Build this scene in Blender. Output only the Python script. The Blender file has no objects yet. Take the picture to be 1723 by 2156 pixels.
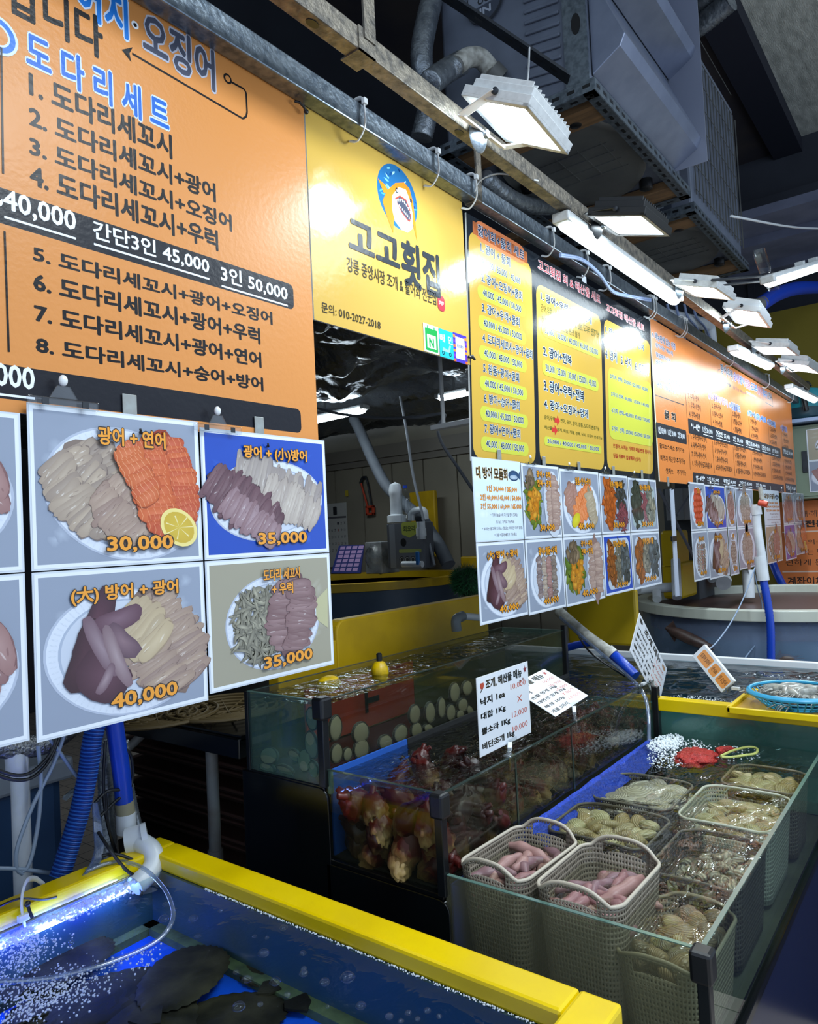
import bpy, math, random
from mathutils import Vector, Matrix, noise
PI = math.pi
SC = bpy.context.scene
COL = SC.collection
# ---------------------------------------------------------------- camera, light, exposure
FPX = 1532.14                                   # focal length in pixels of a 1723 px wide frame
CX, CY = 861.5, 1078.0
EYE = Vector((0, 0, 1.45))
_a = Vector((2040 - CX, -(1075 - CY), -FPX)).normalized()
_b = Vector((-1130 - CX, -(1230 - CY), -FPX)).normalized()
_c = _a.cross(_b)
_b = _c.cross(_a)
CAM = Matrix((_a, _b, _c))                      # camera axes -> hall axes (X along the signs, Y into the stall, Z up)
cam = bpy.data.cameras.new('camera')
cam.sensor_fit = 'HORIZONTAL'; cam.sensor_width = 36.0
cam.lens = 36.0 * FPX / 1723.0
cam.clip_start = .02; cam.clip_end = 60
cam_o = bpy.data.objects.new('camera', cam); COL.objects.link(cam_o)
cam_o.matrix_world = Matrix.Translation(EYE) @ CAM.to_4x4()
SC.camera = cam_o
w = bpy.data.worlds.new('hall_air'); SC.world = w; w.use_nodes = True
w.node_tree.nodes['Background'].inputs[0].default_value = (.64, .79, 1.0, 1)
w.node_tree.nodes['Background'].inputs[1].default_value = .75
SC.view_settings.view_transform = 'Standard'; SC.view_settings.look = 'None'
SC.view_settings.gamma = 1.0; SC.view_settings.exposure = 0.52
SC.view_settings.use_curve_mapping = False
for _n, _x, _w, _e in (('aisle_fill_near', .9, 1.3, 34), ('aisle_fill_far', 2.75, .8, 15)):      # unseen area lights added for brightness, in place of aisle ceiling lights
    _l = bpy.data.lights.new(_n, 'AREA'); _l.shape = 'RECTANGLE'; _l.size = _w; _l.size_y = .6; _l.energy = _e; _l.color = (.84, .94, 1.0)
    _o = bpy.data.objects.new(_n, _l); COL.objects.link(_o); _o.location = (_x, -.55, 3.05); _o.rotation_euler = (math.radians(12), 0, 0)
cy = SC.cycles
cy.max_bounces = 8; cy.diffuse_bounces = 3; cy.glossy_bounces = 3; cy.transmission_bounces = 4
cy.transparent_max_bounces = 24; cy.caustics_reflective = False; cy.caustics_refractive = False
cy.sample_clamp_indirect = 4.0; cy.use_denoising = True
LED_FLOOD, LED_BATTEN, LED_STALL, LED_BLUE = 34.0, 5.5, 30.0, 40.0

def at(px, py, X=None, Y=None, Z=None):
    """the point of the hall that pixel (px, py) of the photograph shows on the plane X, Y or Z"""
    r = CAM @ Vector((px - CX, -(py - CY), -FPX))
    t = X / r.x if X is not None else (Y / r.y if Y is not None else (Z - EYE.z) / r.z)
    return EYE + t * r

def lin(h, a=1.0):
    h = h.lstrip('#'); o = []
    for i in (0, 2, 4):
        c = int(h[i:i + 2], 16) / 255
        o.append(c / 12.92 if c <= .04045 else ((c + .055) / 1.055) ** 2.4)
    return (o[0], o[1], o[2], a)

# ---------------------------------------------------------------- materials
MATS = {}
def nt(name):
    m = bpy.data.materials.new(name); m.use_nodes = True
    t = m.node_tree; t.nodes.clear()
    out = t.nodes.new('ShaderNodeOutputMaterial')
    return m, t, out

def mat(name, col, rough=.5, metal=0.0, spec=.5, mott=None, bump=None, coat=0.0, stretch=None):
    """mott = (scale, second colour, amount); bump = (scale, strength)"""
    if name in MATS: return MATS[name]
    m, t, out = nt(name)
    b = t.nodes.new('ShaderNodeBsdfPrincipled')
    t.links.new(b.outputs[0], out.inputs[0])
    b.inputs['Base Color'].default_value = lin(col)
    b.inputs['Roughness'].default_value = rough
    b.inputs['Metallic'].default_value = metal
    b.inputs['Specular IOR Level'].default_value = spec
    b.inputs['Coat Weight'].default_value = coat
    if mott or bump:
        tc = t.nodes.new('ShaderNodeTexCoord'); src = tc.outputs['Object']
        if stretch:
            mp = t.nodes.new('ShaderNodeMapping'); mp.inputs['Scale'].default_value = stretch
            t.links.new(src, mp.inputs[0]); src = mp.outputs[0]
    if mott:
        n = t.nodes.new('ShaderNodeTexNoise'); n.inputs['Scale'].default_value = mott[0]; n.inputs['Detail'].default_value = 5
        t.links.new(src, n.inputs['Vector'])
        r = t.nodes.new('ShaderNodeValToRGB'); r.color_ramp.elements[0].position = .38; r.color_ramp.elements[1].position = .66
        t.links.new(n.outputs[0], r.inputs[0])
        mx = t.nodes.new('ShaderNodeMix'); mx.data_type = 'RGBA'
        mu = t.nodes.new('ShaderNodeMath'); mu.operation = 'MULTIPLY'; mu.inputs[1].default_value = mott[2]
        t.links.new(r.outputs[0], mu.inputs[0]); t.links.new(mu.outputs[0], mx.inputs[0])
        mx.inputs[6].default_value = lin(col); mx.inputs[7].default_value = lin(mott[1])
        t.links.new(mx.outputs[2], b.inputs['Base Color'])
    if bump:
        n2 = t.nodes.new('ShaderNodeTexNoise'); n2.inputs['Scale'].default_value = bump[0]; n2.inputs['Detail'].default_value = 4
        t.links.new(src, n2.inputs['Vector'])
        bp = t.nodes.new('ShaderNodeBump'); bp.inputs['Strength'].default_value = bump[1]; bp.inputs['Distance'].default_value = .01
        t.links.new(n2.outputs[0], bp.inputs['Height']); t.links.new(bp.outputs[0], b.inputs['Normal'])
    MATS[name] = m
    return m

def schlick(t, normal=None, f0=.03, mul=.97):
    lw = t.nodes.new('ShaderNodeLayerWeight'); lw.inputs[0].default_value = .5
    if normal: t.links.new(normal, lw.inputs['Normal'])
    p = t.nodes.new('ShaderNodeMath'); p.operation = 'POWER'; p.inputs[1].default_value = 5
    t.links.new(lw.outputs['Facing'], p.inputs[0])
    q = t.nodes.new('ShaderNodeMath'); q.operation = 'MULTIPLY_ADD'; q.inputs[1].default_value = mul; q.inputs[2].default_value = f0
    t.links.new(p.outputs[0], q.inputs[0])
    return q.outputs[0]

def clear(name, tint, rough=.02, wave=None, film=None, f0=.03):
    """clear sheet (glass pane, water surface, acrylic): lets tinted light through and mirrors by angle; wave = (scale, strength, stretch);
    film = (colour, cover, scale) is a patchy diffuse layer painted over it as haze"""
    if name in MATS: return MATS[name]
    m, t, out = nt(name)
    tr = t.nodes.new('ShaderNodeBsdfTransparent'); tr.inputs[0].default_value = (*tint, 1)
    gl = t.nodes.new('ShaderNodeBsdfGlossy'); gl.inputs['Roughness'].default_value = rough
    mx = t.nodes.new('ShaderNodeMixShader')
    nrm = None
    if wave:
        tc = t.nodes.new('ShaderNodeTexCoord'); mp = t.nodes.new('ShaderNodeMapping')
        mp.inputs['Scale'].default_value = wave[2] if len(wave) > 2 else (1, 1, 1)
        t.links.new(tc.outputs['Object'], mp.inputs[0])
        n = t.nodes.new('ShaderNodeTexNoise'); n.inputs['Scale'].default_value = wave[0]; n.inputs['Detail'].default_value = 3
        n.inputs['Distortion'].default_value = .8
        t.links.new(mp.outputs[0], n.inputs['Vector'])
        bp = t.nodes.new('ShaderNodeBump'); bp.inputs['Strength'].default_value = wave[1]; bp.inputs['Distance'].default_value = .02
        t.links.new(n.outputs[0], bp.inputs['Height']); nrm = bp.outputs[0]
        t.links.new(nrm, gl.inputs['Normal'])
    t.links.new(schlick(t, nrm, f0), mx.inputs[0])
    base = tr.outputs[0]
    if film:
        df = t.nodes.new('ShaderNodeBsdfDiffuse'); df.inputs[0].default_value = lin(film[0])
        fm = t.nodes.new('ShaderNodeMixShader')
        tc2 = t.nodes.new('ShaderNodeTexCoord'); n3 = t.nodes.new('ShaderNodeTexNoise'); n3.inputs['Scale'].default_value = film[2]
        n3.inputs['Detail'].default_value = 4
        t.links.new(tc2.outputs['Object'], n3.inputs['Vector'])
        mu = t.nodes.new('ShaderNodeMath'); mu.operation = 'MULTIPLY'; mu.inputs[1].default_value = 2 * film[1]; mu.use_clamp = True
        t.links.new(n3.outputs[0], mu.inputs[0]); t.links.new(mu.outputs[0], fm.inputs[0])
        t.links.new(tr.outputs[0], fm.inputs[1]); t.links.new(df.outputs[0], fm.inputs[2]); base = fm.outputs[0]
    t.links.new(base, mx.inputs[1]); t.links.new(gl.outputs[0], mx.inputs[2]); t.links.new(mx.outputs[0], out.inputs[0])
    MATS[name] = m
    return m

def glow(name, col, strength):
    if name in MATS: return MATS[name]
    m, t, out = nt(name)
    e = t.nodes.new('ShaderNodeEmission'); e.inputs[0].default_value = (*col, 1); e.inputs[1].default_value = strength
    t.links.new(e.outputs[0], out.inputs[0]); MATS[name] = m
    return m

def print_mat(name, rough, coat=0.0, grime=.12, spec=.5, bump=None):
    """printed sheet: the ink colours are the mesh's colour attribute"""
    if name in MATS: return MATS[name]
    m, t, out = nt(name)
    b = t.nodes.new('ShaderNodeBsdfPrincipled'); t.links.new(b.outputs[0], out.inputs[0])
    at_ = t.nodes.new('ShaderNodeAttribute'); at_.attribute_name = 'Col'
    t.links.new(at_.outputs['Color'], b.inputs['Base Color'])
    b.inputs['Roughness'].default_value = rough; b.inputs['Coat Weight'].default_value = coat; b.inputs['Coat Roughness'].default_value = .08
    b.inputs['Specular IOR Level'].default_value = spec
    if grime:
        tc = t.nodes.new('ShaderNodeTexCoord'); n = t.nodes.new('ShaderNodeTexNoise'); n.inputs['Scale'].default_value = 9; n.inputs['Detail'].default_value = 6
        t.links.new(tc.outputs['Object'], n.inputs['Vector'])
        q = t.nodes.new('ShaderNodeMath'); q.operation = 'MULTIPLY_ADD'; q.inputs[1].default_value = grime * 2; q.inputs[2].default_value = rough - grime
        t.links.new(n.outputs[0], q.inputs[0]); t.links.new(q.outputs[0], b.inputs['Roughness'])
    if bump:
        n2 = t.nodes.new('ShaderNodeTexNoise'); n2.inputs['Scale'].default_value = bump[0]
        tc = t.nodes.new('ShaderNodeTexCoord'); t.links.new(tc.outputs['Object'], n2.inputs['Vector'])
        bp = t.nodes.new('ShaderNodeBump'); bp.inputs['Strength'].default_value = bump[1]; bp.inputs['Distance'].default_value = .01
        t.links.new(n2.outputs[0], bp.inputs['Height']); t.links.new(bp.outputs[0], b.inputs['Normal'])
    MATS[name] = m
    return m

# ---------------------------------------------------------------- mesh helpers
WT = {}
def tag(o, label=None, cat=None, group=None, kind=None):
    if label: o['label'] = label
    if cat: o['category'] = cat
    if group: o['group'] = group
    if kind: o['kind'] = kind
    return o

def thing(name, loc, label, cat, group=None):
    o = bpy.data.objects.new(name, None); COL.objects.link(o)
    o.location = loc; o.empty_display_size = .04
    WT[o.name] = Vector(loc)
    return tag(o, label, cat, group)

def copy_tree(o, parent=None):
    c = o.copy(); COL.objects.link(c)
    if parent: c.parent = parent
    for ch in o.children: copy_tree(ch, c)
    return c

def spline(pts, k=8):
    P = [Vector(p) for p in pts]; P = [2 * P[0] - P[1]] + P + [2 * P[-1] - P[-2]]; out = []
    for i in range(1, len(P) - 2):
        for j in range(k):
            t = j / k; a, b, c, d = P[i - 1:i + 3]
            out.append(.5 * ((2 * b) + (c - a) * t + (2 * a - 5 * b + 4 * c - d) * t * t + (3 * b - a - 3 * c + d) * t ** 3))
    out.append(P[-2]); return out

def resample(pts, step):
    L = [0.0]
    for i in range(1, len(pts)): L.append(L[-1] + (pts[i] - pts[i - 1]).length)
    n = max(2, int(L[-1] / step)); out = []; j = 0
    for i in range(n + 1):
        d = L[-1] * i / n
        while j < len(L) - 2 and L[j + 1] < d: j += 1
        s = (d - L[j]) / max(1e-9, L[j + 1] - L[j]); out.append(pts[j].lerp(pts[j + 1], min(1, max(0, s))))
    return out

class MB:
    def __init__(s): s.v = []; s.f = []; s.mi = []; s.st = None
    def add(s, vs, fs, mi=0):
        o = len(s.v); s.v += [tuple(v) for v in vs]; s.f += [tuple(i + o for i in f) for f in fs]; s.mi += [mi] * len(fs); return s
    def box(s, lo, hi, mi=0):
        x0, y0, z0 = lo; x1, y1, z1 = hi
        return s.add([(x0, y0, z0), (x1, y0, z0), (x1, y1, z0), (x0, y1, z0), (x0, y0, z1), (x1, y0, z1), (x1, y1, z1), (x0, y1, z1)],
                     [(0, 3, 2, 1), (4, 5, 6, 7), (0, 1, 5, 4), (1, 2, 6, 5), (2, 3, 7, 6), (3, 0, 4, 7)], mi)
    def obb(s, c, ax, h, mi=0):
        c = Vector(c); vs = []
        for k in ((-1, -1, -1), (1, -1, -1), (1, 1, -1), (-1, 1, -1), (-1, -1, 1), (1, -1, 1), (1, 1, 1), (-1, 1, 1)):
            vs.append(c + sum((ax[i] * (k[i] * h[i]) for i in range(3)), Vector()))
        return s.add(vs, [(0, 3, 2, 1), (4, 5, 6, 7), (0, 1, 5, 4), (1, 2, 6, 5), (2, 3, 7, 6), (3, 0, 4, 7)], mi)
    def bar(s, p, q, w, h, up=(0, 0, 1), mi=0):
        p, q = Vector(p), Vector(q); d = (q - p); L = d.length; d.normalize()
        r = d.cross(Vector(up)).normalized(); u = r.cross(d)
        return s.obb((p + q) / 2, (d, r, u), (L / 2, w / 2, h / 2), mi)
    def tube(s, pts, r, n=10, mi=0, cap=True, flat=None):
        pts = [Vector(p) for p in pts]; N = len(pts); rs = r if isinstance(r, (list, tuple)) else [r] * N
        T = [(pts[min(i + 1, N - 1)] - pts[max(i - 1, 0)]).normalized() for i in range(N)]
        u = T[0].orthogonal().normalized(); vs = []
        for i in range(N):
            if i:
                ax = T[i - 1].cross(T[i])
                if ax.length > 1e-7: u = Matrix.Rotation(T[i - 1].angle(T[i]), 3, ax.normalized()) @ u
            u = (u - T[i] * u.dot(T[i])).normalized(); b = T[i].cross(u)
            for k in range(n):
                a = 2 * PI * k / n; vs.append(pts[i] + (u * math.cos(a) + b * math.sin(a) * (flat or 1)) * rs[i])
        fs = [(i * n + k, i * n + (k + 1) % n, (i + 1) * n + (k + 1) % n, (i + 1) * n + k) for i in range(N - 1) for k in range(n)]
        if cap: fs += [tuple(reversed(range(n))), tuple(range((N - 1) * n, N * n))]
        return s.add(vs, fs, mi)
    def hose(s, pts, r, pitch=.006, depth=.06, n=14, mi=0):
        p = resample(spline(pts, 10), pitch / 2)
        return s.tube(p, [r * (1 + depth * (1 if i % 2 else -1)) for i in range(len(p))], n, mi)
    def lathe(s, prof, c=(0, 0, 0), n=24, mi=0, ax=None, sx=1, sy=1):
        c = Vector(c); A = ax or (Vector((1, 0, 0)), Vector((0, 1, 0)), Vector((0, 0, 1))); vs = []
        for r, z in prof:
            for k in range(n):
                a = 2 * PI * k / n; vs.append(c + A[0] * (r * math.cos(a) * sx) + A[1] * (r * math.sin(a) * sy) + A[2] * z)
        N = len(prof)
        fs = [(i * n + k, i * n + (k + 1) % n, (i + 1) * n + (k + 1) % n, (i + 1) * n + k) for i in range(N - 1) for k in range(n)]
        if prof[0][0] > 1e-6: fs.append(tuple(reversed(range(n))))
        if prof[-1][0] > 1e-6: fs.append(tuple(range((N - 1) * n, N * n)))
        return s.add(vs, fs, mi)
    def ell(s, c, r, n=14, m=9, mi=0, rot=None, fn=None):
        c = Vector(c); vs = []; fs = []
        for i in range(m + 1):
            th = PI * i / m
            for k in range(n):
                a = 2 * PI * k / n
                d = Vector((math.sin(th) * math.cos(a), math.sin(th) * math.sin(a), -math.cos(th)))
                q = Vector((d.x * r[0], d.y * r[1], d.z * r[2]))
                if fn: q = q * fn(d)
                vs.append(c + (rot @ q if rot else q))
        for i in range(m):
            for k in range(n): fs.append((i * n + k, i * n + (k + 1) % n, (i + 1) * n + (k + 1) % n, (i + 1) * n + k))
        return s.add(vs, fs, mi)
    def prism(s, poly, off, mi=0):
        n = len(poly); off = Vector(off); P = [Vector(p) for p in poly]
        return s.add(P + [p + off for p in P], [tuple(reversed(range(n))), tuple(range(n, 2 * n))] + [(i, (i + 1) % n, n + (i + 1) % n, n + i) for i in range(n)], mi)
    def grid(s, fn, nu, nv, mi=0):
        vs = [fn(i / nu, j / nv) for j in range(nv + 1) for i in range(nu + 1)]; W = nu + 1
        return s.add(vs, [(j * W + i, j * W + i + 1, (j + 1) * W + i + 1, (j + 1) * W + i) for j in range(nv) for i in range(nu)], mi)
    def build(s, name, mats, parent=None, smooth=40, bevel=0, label=None, cat=None, group=None, kind=None, local=False):
        me = bpy.data.meshes.new(name)
        vs = s.v; c = Vector((0, 0, 0))
        if parent is None and not local:
            xs, ys, zs = zip(*vs); c = Vector(((min(xs) + max(xs)) / 2, (min(ys) + max(ys)) / 2, min(zs)))
            vs = [(x - c.x, y - c.y, z - c.z) for x, y, z in vs]
        me.from_pydata(vs, [], s.f)
        for m in (mats if isinstance(mats, (list, tuple)) else [mats]): me.materials.append(m)
        if any(s.mi): me.polygons.foreach_set('material_index', s.mi)
        if s.st:
            a = me.attributes.new('st', 'FLOAT_VECTOR', 'POINT'); a.data.foreach_set('vector', [q for t in s.st for q in t])
        if smooth:
            me.polygons.foreach_set('use_smooth', [True] * len(me.polygons)); me.set_sharp_from_angle(angle=math.radians(smooth))
        me.update()
        o = bpy.data.objects.new(name, me); COL.objects.link(o)
        if parent is not None:
            o.parent = parent; o.location = -WT[parent.name]; WT[o.name] = Vector((0, 0, 0))
        else:
            o.location = c; WT[o.name] = c
        if bevel:
            b = o.modifiers.new('bevel', 'BEVEL'); b.width = bevel; b.segments = 2; b.limit_method = 'ANGLE'; b.angle_limit = math.radians(40)
        return tag(o, label, cat, group, kind)

def structure(name, mb, m, smooth=0, bevel=0):
    return mb.build(name, m, None, smooth, bevel, kind='structure')

# ---------------------------------------------------------------- printing: flat ink shapes on a sheet
_fc = bpy.data.curves.new('type', 'FONT'); _fc.fill_mode = 'FRONT'; _fc.resolution_u = 2
_fo = bpy.data.objects.new('type', _fc); COL.objects.link(_fo)
_GC = {}
def glyphs(s, res=2):
    k = (s, res)
    if k not in _GC:
        _fc.body = s; _fc.resolution_u = res
        bpy.context.view_layer.update()
        me = bpy.data.meshes.new_from_object(_fo.evaluated_get(bpy.context.evaluated_depsgraph_get()))
        vs = [(v.co.x, v.co.y) for v in me.vertices]; fs = [tuple(p.vertices) for p in me.polygons]
        bpy.data.meshes.remove(me)
        xs = [v[0] for v in vs] or [0, 1]; ys = [v[1] for v in vs] or [0, 1]
        _GC[k] = (vs, fs, (min(xs), min(ys), max(xs), max(ys)))
    return _GC[k]

STEP = 4e-5
class Print:
    def __init__(s, O, u, v, n):
        s.O, s.u, s.v, s.n = Vector(O), Vector(u), Vector(v), Vector(n); s.z = 1; s.V = []; s.F = []; s.C = []
    def pt(s, a, b, z): return s.O + s.u * a + s.v * b + s.n * (z * STEP)
    def poly(s, pts, col, dz=1):
        s.z += dz; c = lin(col) if isinstance(col, str) else (*col, 1); o = len(s.V)
        s.V += [s.pt(a, b, s.z) for a, b in pts]; s.C += [c] * len(pts); s.F.append(tuple(range(o, o + len(pts)))); return s
    def rect(s, x0, y0, x1, y1, col, r=0, dz=1):
        if not r: return s.poly([(x0, y0), (x1, y0), (x1, y1), (x0, y1)], col, dz)
        p = []
        for cx, cy, a0 in ((x1 - r, y0 + r, -90), (x1 - r, y1 - r, 0), (x0 + r, y1 - r, 90), (x0 + r, y0 + r, 180)):
            for k in range(5): a = math.radians(a0 + 22.5 * k); p.append((cx + r * math.cos(a), cy + r * math.sin(a)))
        return s.poly(p, col, dz)
    def line(s, pts, wd, col):
        s.z += 1
        for (a, b), (c, d) in zip(pts, pts[1:]):
            L = math.hypot(c - a, d - b) or 1; nx, ny = -(d - b) / L * wd / 2, (c - a) / L * wd / 2
            s.poly([(a + nx, b + ny), (a - nx, b - ny), (c - nx, d - ny), (c + nx, d + ny)], col, .2)
        return s
    def blob(s, cx, cy, rx, ry, col, edge=None, ang=0, n=16, bend=0, jag=0, rnd=None, dz=1, sq=1):
        s.z += dz; c0 = lin(col) if isinstance(col, str) else (*col, 1); c1 = c0 if edge is None else (lin(edge) if isinstance(edge, str) else (*edge, 1))
        ca, sa = math.cos(ang), math.sin(ang); o = len(s.V); P = [(0, 0)]
        for k in range(n):
            a = 2 * PI * k / n; j = 1 + (rnd.uniform(-jag, jag) if rnd else 0)
            c_, s_ = math.cos(a), math.sin(a)
            if sq != 1: c_, s_ = math.copysign(abs(c_) ** sq, c_), math.copysign(abs(s_) ** sq, s_)
            x, y = rx * c_ * j, ry * s_ * j
            P.append((x, y + bend * (x * x / (rx * rx) - .5) * ry))
        for i, (x, y) in enumerate(P):
            s.V.append(s.pt(cx + x * ca - y * sa, cy + x * sa + y * ca, s.z)); s.C.append(c0 if i == 0 else c1)
        s.F += [(o, o + 1 + k, o + 1 + (k + 1) % n) for k in range(n)]
        return s
    def text(s, t, x0, y0, x1, y1, col, wgt=0.0, out=None, res=2, slant=0):
        """t squeezed into the box (x0,y0)-(x1,y1); wgt = stroke weight in em, out = (colour, extra weight)"""
        vs, fs, bb = glyphs(t, res)
        fx = (x1 - x0) / max(1e-6, bb[2] - bb[0]); fy = (y1 - y0) / max(1e-6, bb[3] - bb[1])
        def lay(c, dz, r, k):
            c = lin(c); z = s.z + dz
            for i in range(k + (r > 0 and k > 0) if r > 0 else 1):
                a = 2 * PI * i / max(1, k); q = r if i < k else 0
                dx, dy = (q * math.cos(a) * fx, q * math.sin(a) * fy) if r > 0 else (0, 0)
                o = len(s.V); zz = z + .02 * i
                s.V += [s.pt(x0 + dx + (p[0] - bb[0]) * fx, y0 + dy + (p[1] - bb[1]) * fy, zz) for p in vs]
                s.C += [c] * len(vs); s.F += [tuple(m + o for m in f) for f in fs]
        if out: lay(out[0], 2, wgt + out[1], 8 if res > 1 else 6); lay(col, 5, wgt, 6 if res > 1 else 4)
        else: lay(col, 3, wgt, 6 if res > 1 else 4)
        return s
    def build(s, name, m, parent, label=None):
        me = bpy.data.meshes.new(name); me.from_pydata([tuple(v) for v in s.V], [], s.F); me.materials.append(m)
        a = me.color_attributes.new('Col', 'FLOAT_COLOR', 'POINT'); a.data.foreach_set('color', [q for c in s.C for q in c])
        me.update()
        # every ink face looks out of the sheet
        nn = s.n
        me.polygons.foreach_get
        bad = [p.index for p in me.polygons if p.normal.dot(nn) < 0]
        for i in bad: me.polygons[i].flip()
        o = bpy.data.objects.new(name, me); COL.objects.link(o)
        o.parent = parent; o.location = -WT[parent.name]; WT[o.name] = Vector((0, 0, 0))
        return tag(o, label)
# ---------------------------------------------------------------- the hall
M_galv = mat('galvanised_steel', '#8f9aa5', .32, .9, mott=(60, '#5d6a78', .8), bump=(90, .15))
M_galv_old = mat('weathered_galvanised_steel', '#8b8478', .5, .75, mott=(45, '#4e4d4c', .8), bump=(120, .3))
M_black = mat('black_acrylic', '#0b0d10', .18, spec=.5)
M_blackp = mat('black_plastic', '#131417', .35)
M_dark = mat('dark_painted_steel', '#2b3038', .5, .3, mott=(20, '#1a1d23', .7))
M_pvc = mat('white_pvc', '#d8dde2', .3, mott=(14, '#b4bbc2', .5))
M_pvc_old = mat('stained_pvc', '#b9b9b2', .4, mott=(40, '#6d6a62', .7))
M_white = mat('white_plastic', '#e4e7ea', .35)
M_nylon = mat('white_nylon', '#d9dde0', .3, spec=.6)
M_blue = mat('blue_hose_plastic', '#1440b4', .3, spec=.6)
M_yellow = mat('yellow_gelcoat', '#e9c900', .28, mott=(5, '#d2b000', .6), spec=.5)
M_foil = mat('crinkled_foil', '#7a8088', .33, .9, bump=(30, 1.0))
M_clearp = clear('clear_plastic', (.93, .95, .96), .06, f0=.1)
M_tubeclear = clear('clear_vinyl_tube', (.72, .80, .92), .08, f0=.16, film=('#a9bbdc', .16, 40))
M_glass = clear('glass_pane', (.90, .965, .945), .01, f0=.035)
M_glassedge = mat('glass_edge', '#5c7a70', .15, spec=.8); M_glassedged = mat('dark_glass_edge', '#26332f', .15, spec=.8)
M_print = print_mat('glossy_print', .15, 0, .05, spec=.2, bump=(60, .03))
M_print2 = print_mat('worn_glossy_print', .30, 0, .07, spec=.25, bump=(90, .05))
M_lam = print_mat('laminated_print', .22, .3, .05, spec=.5, bump=(9, .12))
M_paper = print_mat('paper_print', .5, .15, .05)

def tile_mat(name, c1, c2, mortar, scale, rough=.3):
    m, t, out = nt(name); b = t.nodes.new('ShaderNodeBsdfPrincipled'); t.links.new(b.outputs[0], out.inputs[0])
    tc = t.nodes.new('ShaderNodeTexCoord'); br = t.nodes.new('ShaderNodeTexBrick'); t.links.new(tc.outputs['Object'], br.inputs[0])
    br.offset = 0; br.inputs['Color1'].default_value = lin(c1); br.inputs['Color2'].default_value = lin(c2); br.inputs['Mortar'].default_value = lin(mortar)
    br.inputs['Scale'].default_value = scale; br.inputs['Mortar Size'].default_value = .012; br.inputs['Brick Width'].default_value = .5; br.inputs['Row Height'].default_value = .5
    t.links.new(br.outputs[0], b.inputs['Base Color']); b.inputs['Roughness'].default_value = rough
    return m

structure('floor', MB().box((-3, -3, -.1), (8.2, 8, 0)), tile_mat('floor_tiles', '#c6bab0', '#b9aea6', '#4a4644', 5.0))
structure('ceiling', MB().box((-3, -3, 5.0), (8.2, 8, 5.15)), mat('ceiling_board', '#d2d2c6', .9, mott=(6, '#9fa096', .8), bump=(40, .5), stretch=(1, 3, 1)))
structure('ceiling_soffit', MB().box((2.2, 1.02, 4.86), (7.6, 1.26, 4.998)), mat('dark_soffit', '#1c1e2c', .7))
structure('ceiling_stall', MB().box((2.2, 1.262, 4.92), (7.6, 3.2, 4.998)), mat('dark_brown_board', '#463f3e', .85, mott=(2.2, '#33303a', .9)))  # mottled dark brown board beside the soffit
M_dkwall = mat('dark_wall', '#3a3d47', .7, mott=(1.2, '#2b2e38', .8))
mb = MB().box((7.6, -3, 0), (7.75, 3.2, 5))
for y in (-1.2, -.3, .6, 1.5): mb.box((7.57, y, 3.4), (7.6, y + .06, 4.4))
mb.box((7.5, -3, 4.35), (7.6, 3.2, 4.5))
structure('wall_far', mb, M_dkwall)
structure('wall_side', MB().box((7.2, -3, 0), (7.3, 1.9, 3.32)), mat('ochre_wall', '#8a7a1e', .6, mott=(1.5, '#6e6218', .7)))
structure('wall_dark_backdrop', MB().box((-3, 3.25, 2.75), (7.6, 3.35, 5)), mat('void_wall', '#20242e', .8, mott=(2, '#161922', .8)))  # dark backdrop; its colour stands in for the unlit void overhead
structure('wall_light_block', MB().box((-1.3, 1.7, 0), (-1.2, 7, 2.75)), M_dkwall)  # unseen wall added to keep ambient light out of the stall
structure('wall_rear', MB().box((-1.3, 7, 0), (5.6, 7.1, 2.75)), M_dkwall)
mb = MB().box((5.52, 1.75, 0), (5.6, 7, 2.75))
y = 1.75
while y < 7: mb.box((5.5, y + .008, 0), (5.52, min(7, y + .372), 2.25)); y += .38
structure('wall_back', mb, mat('beige_panel', '#8d8778', .6, mott=(3, '#7d776b', .5)))
structure('trim_1', MB().box((5.42, 1.75, 2.24), (5.52, 7, 2.36)).box((5.46, 1.75, 2.18), (5.52, 7, 2.24)), mat('beige_trim', '#77726a', .55))

# foil insulation over the stall
rnd = random.Random(3)
def foil(u, v):
    x, y = -1.18 + 6.6 * u, 1.42 + 5.5 * v  # sheet carried on unseen to the left to keep the stall dark
    rg = lambda f, g, k: 1 - abs(noise.noise((x * f, y * g, k))) * 2
    n = noise.noise((x * 1.6, y * 1.6, 0)) * .09 + rg(3.5, 2.2, 2) * .05 + rg(8, 6, 5) * .026 + rg(21, 15, 5) * .010
    return (x, y, 2.46 + n + .04 * math.cos(x * 11))
MB().grid(foil, 190, 170).build('insulation_foil', M_foil, smooth=30, label='crumpled silver insulation foil sheet over the stall behind the signs', cat='insulation')

# ---------------------------------------------------------------- galvanised beams
sy0, sy1, sz0, sz1 = 1.058, 1.098, 2.406, 2.462
t = thing('sign_beam', (2.5, 1.08, sz0), 'galvanised square beam the menu signs hang from', 'beam')
M1 = MB().box((-.6, sy0, sz0), (1.768, sy1, sz1)); M1.build('rail', M_galv, t, 0, .003)
MB().box((1.795, sy0, sz0), (4.55, sy1, sz1)).build('rail', M_galv, t, 0, .003)
MB().box((4.553, sy0, sz0 + .001), (6.05, sy1, sz1 + .001)).build('rail', M_galv, t, 0, .003)
MB().box((6.053, sy0, sz0), (6.75, sy1, sz1)).build('rail', M_galv, t, 0, .003)
MB().box((1.768, sy0 - .003, sz0 - .003), (1.795, sy1 + .003, sz1 + .003)).build('joint_sleeve', M_galv_old, t, 0, .002)
MB().box((1.768, sy0 - .004, sz1), (1.795, sy0 + .002, 2.62)).build('hanger_strap', M_galv_old, t, 0)
ly0, ly1, lz0, lz1 = .907, .944, 2.430, 2.478
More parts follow.
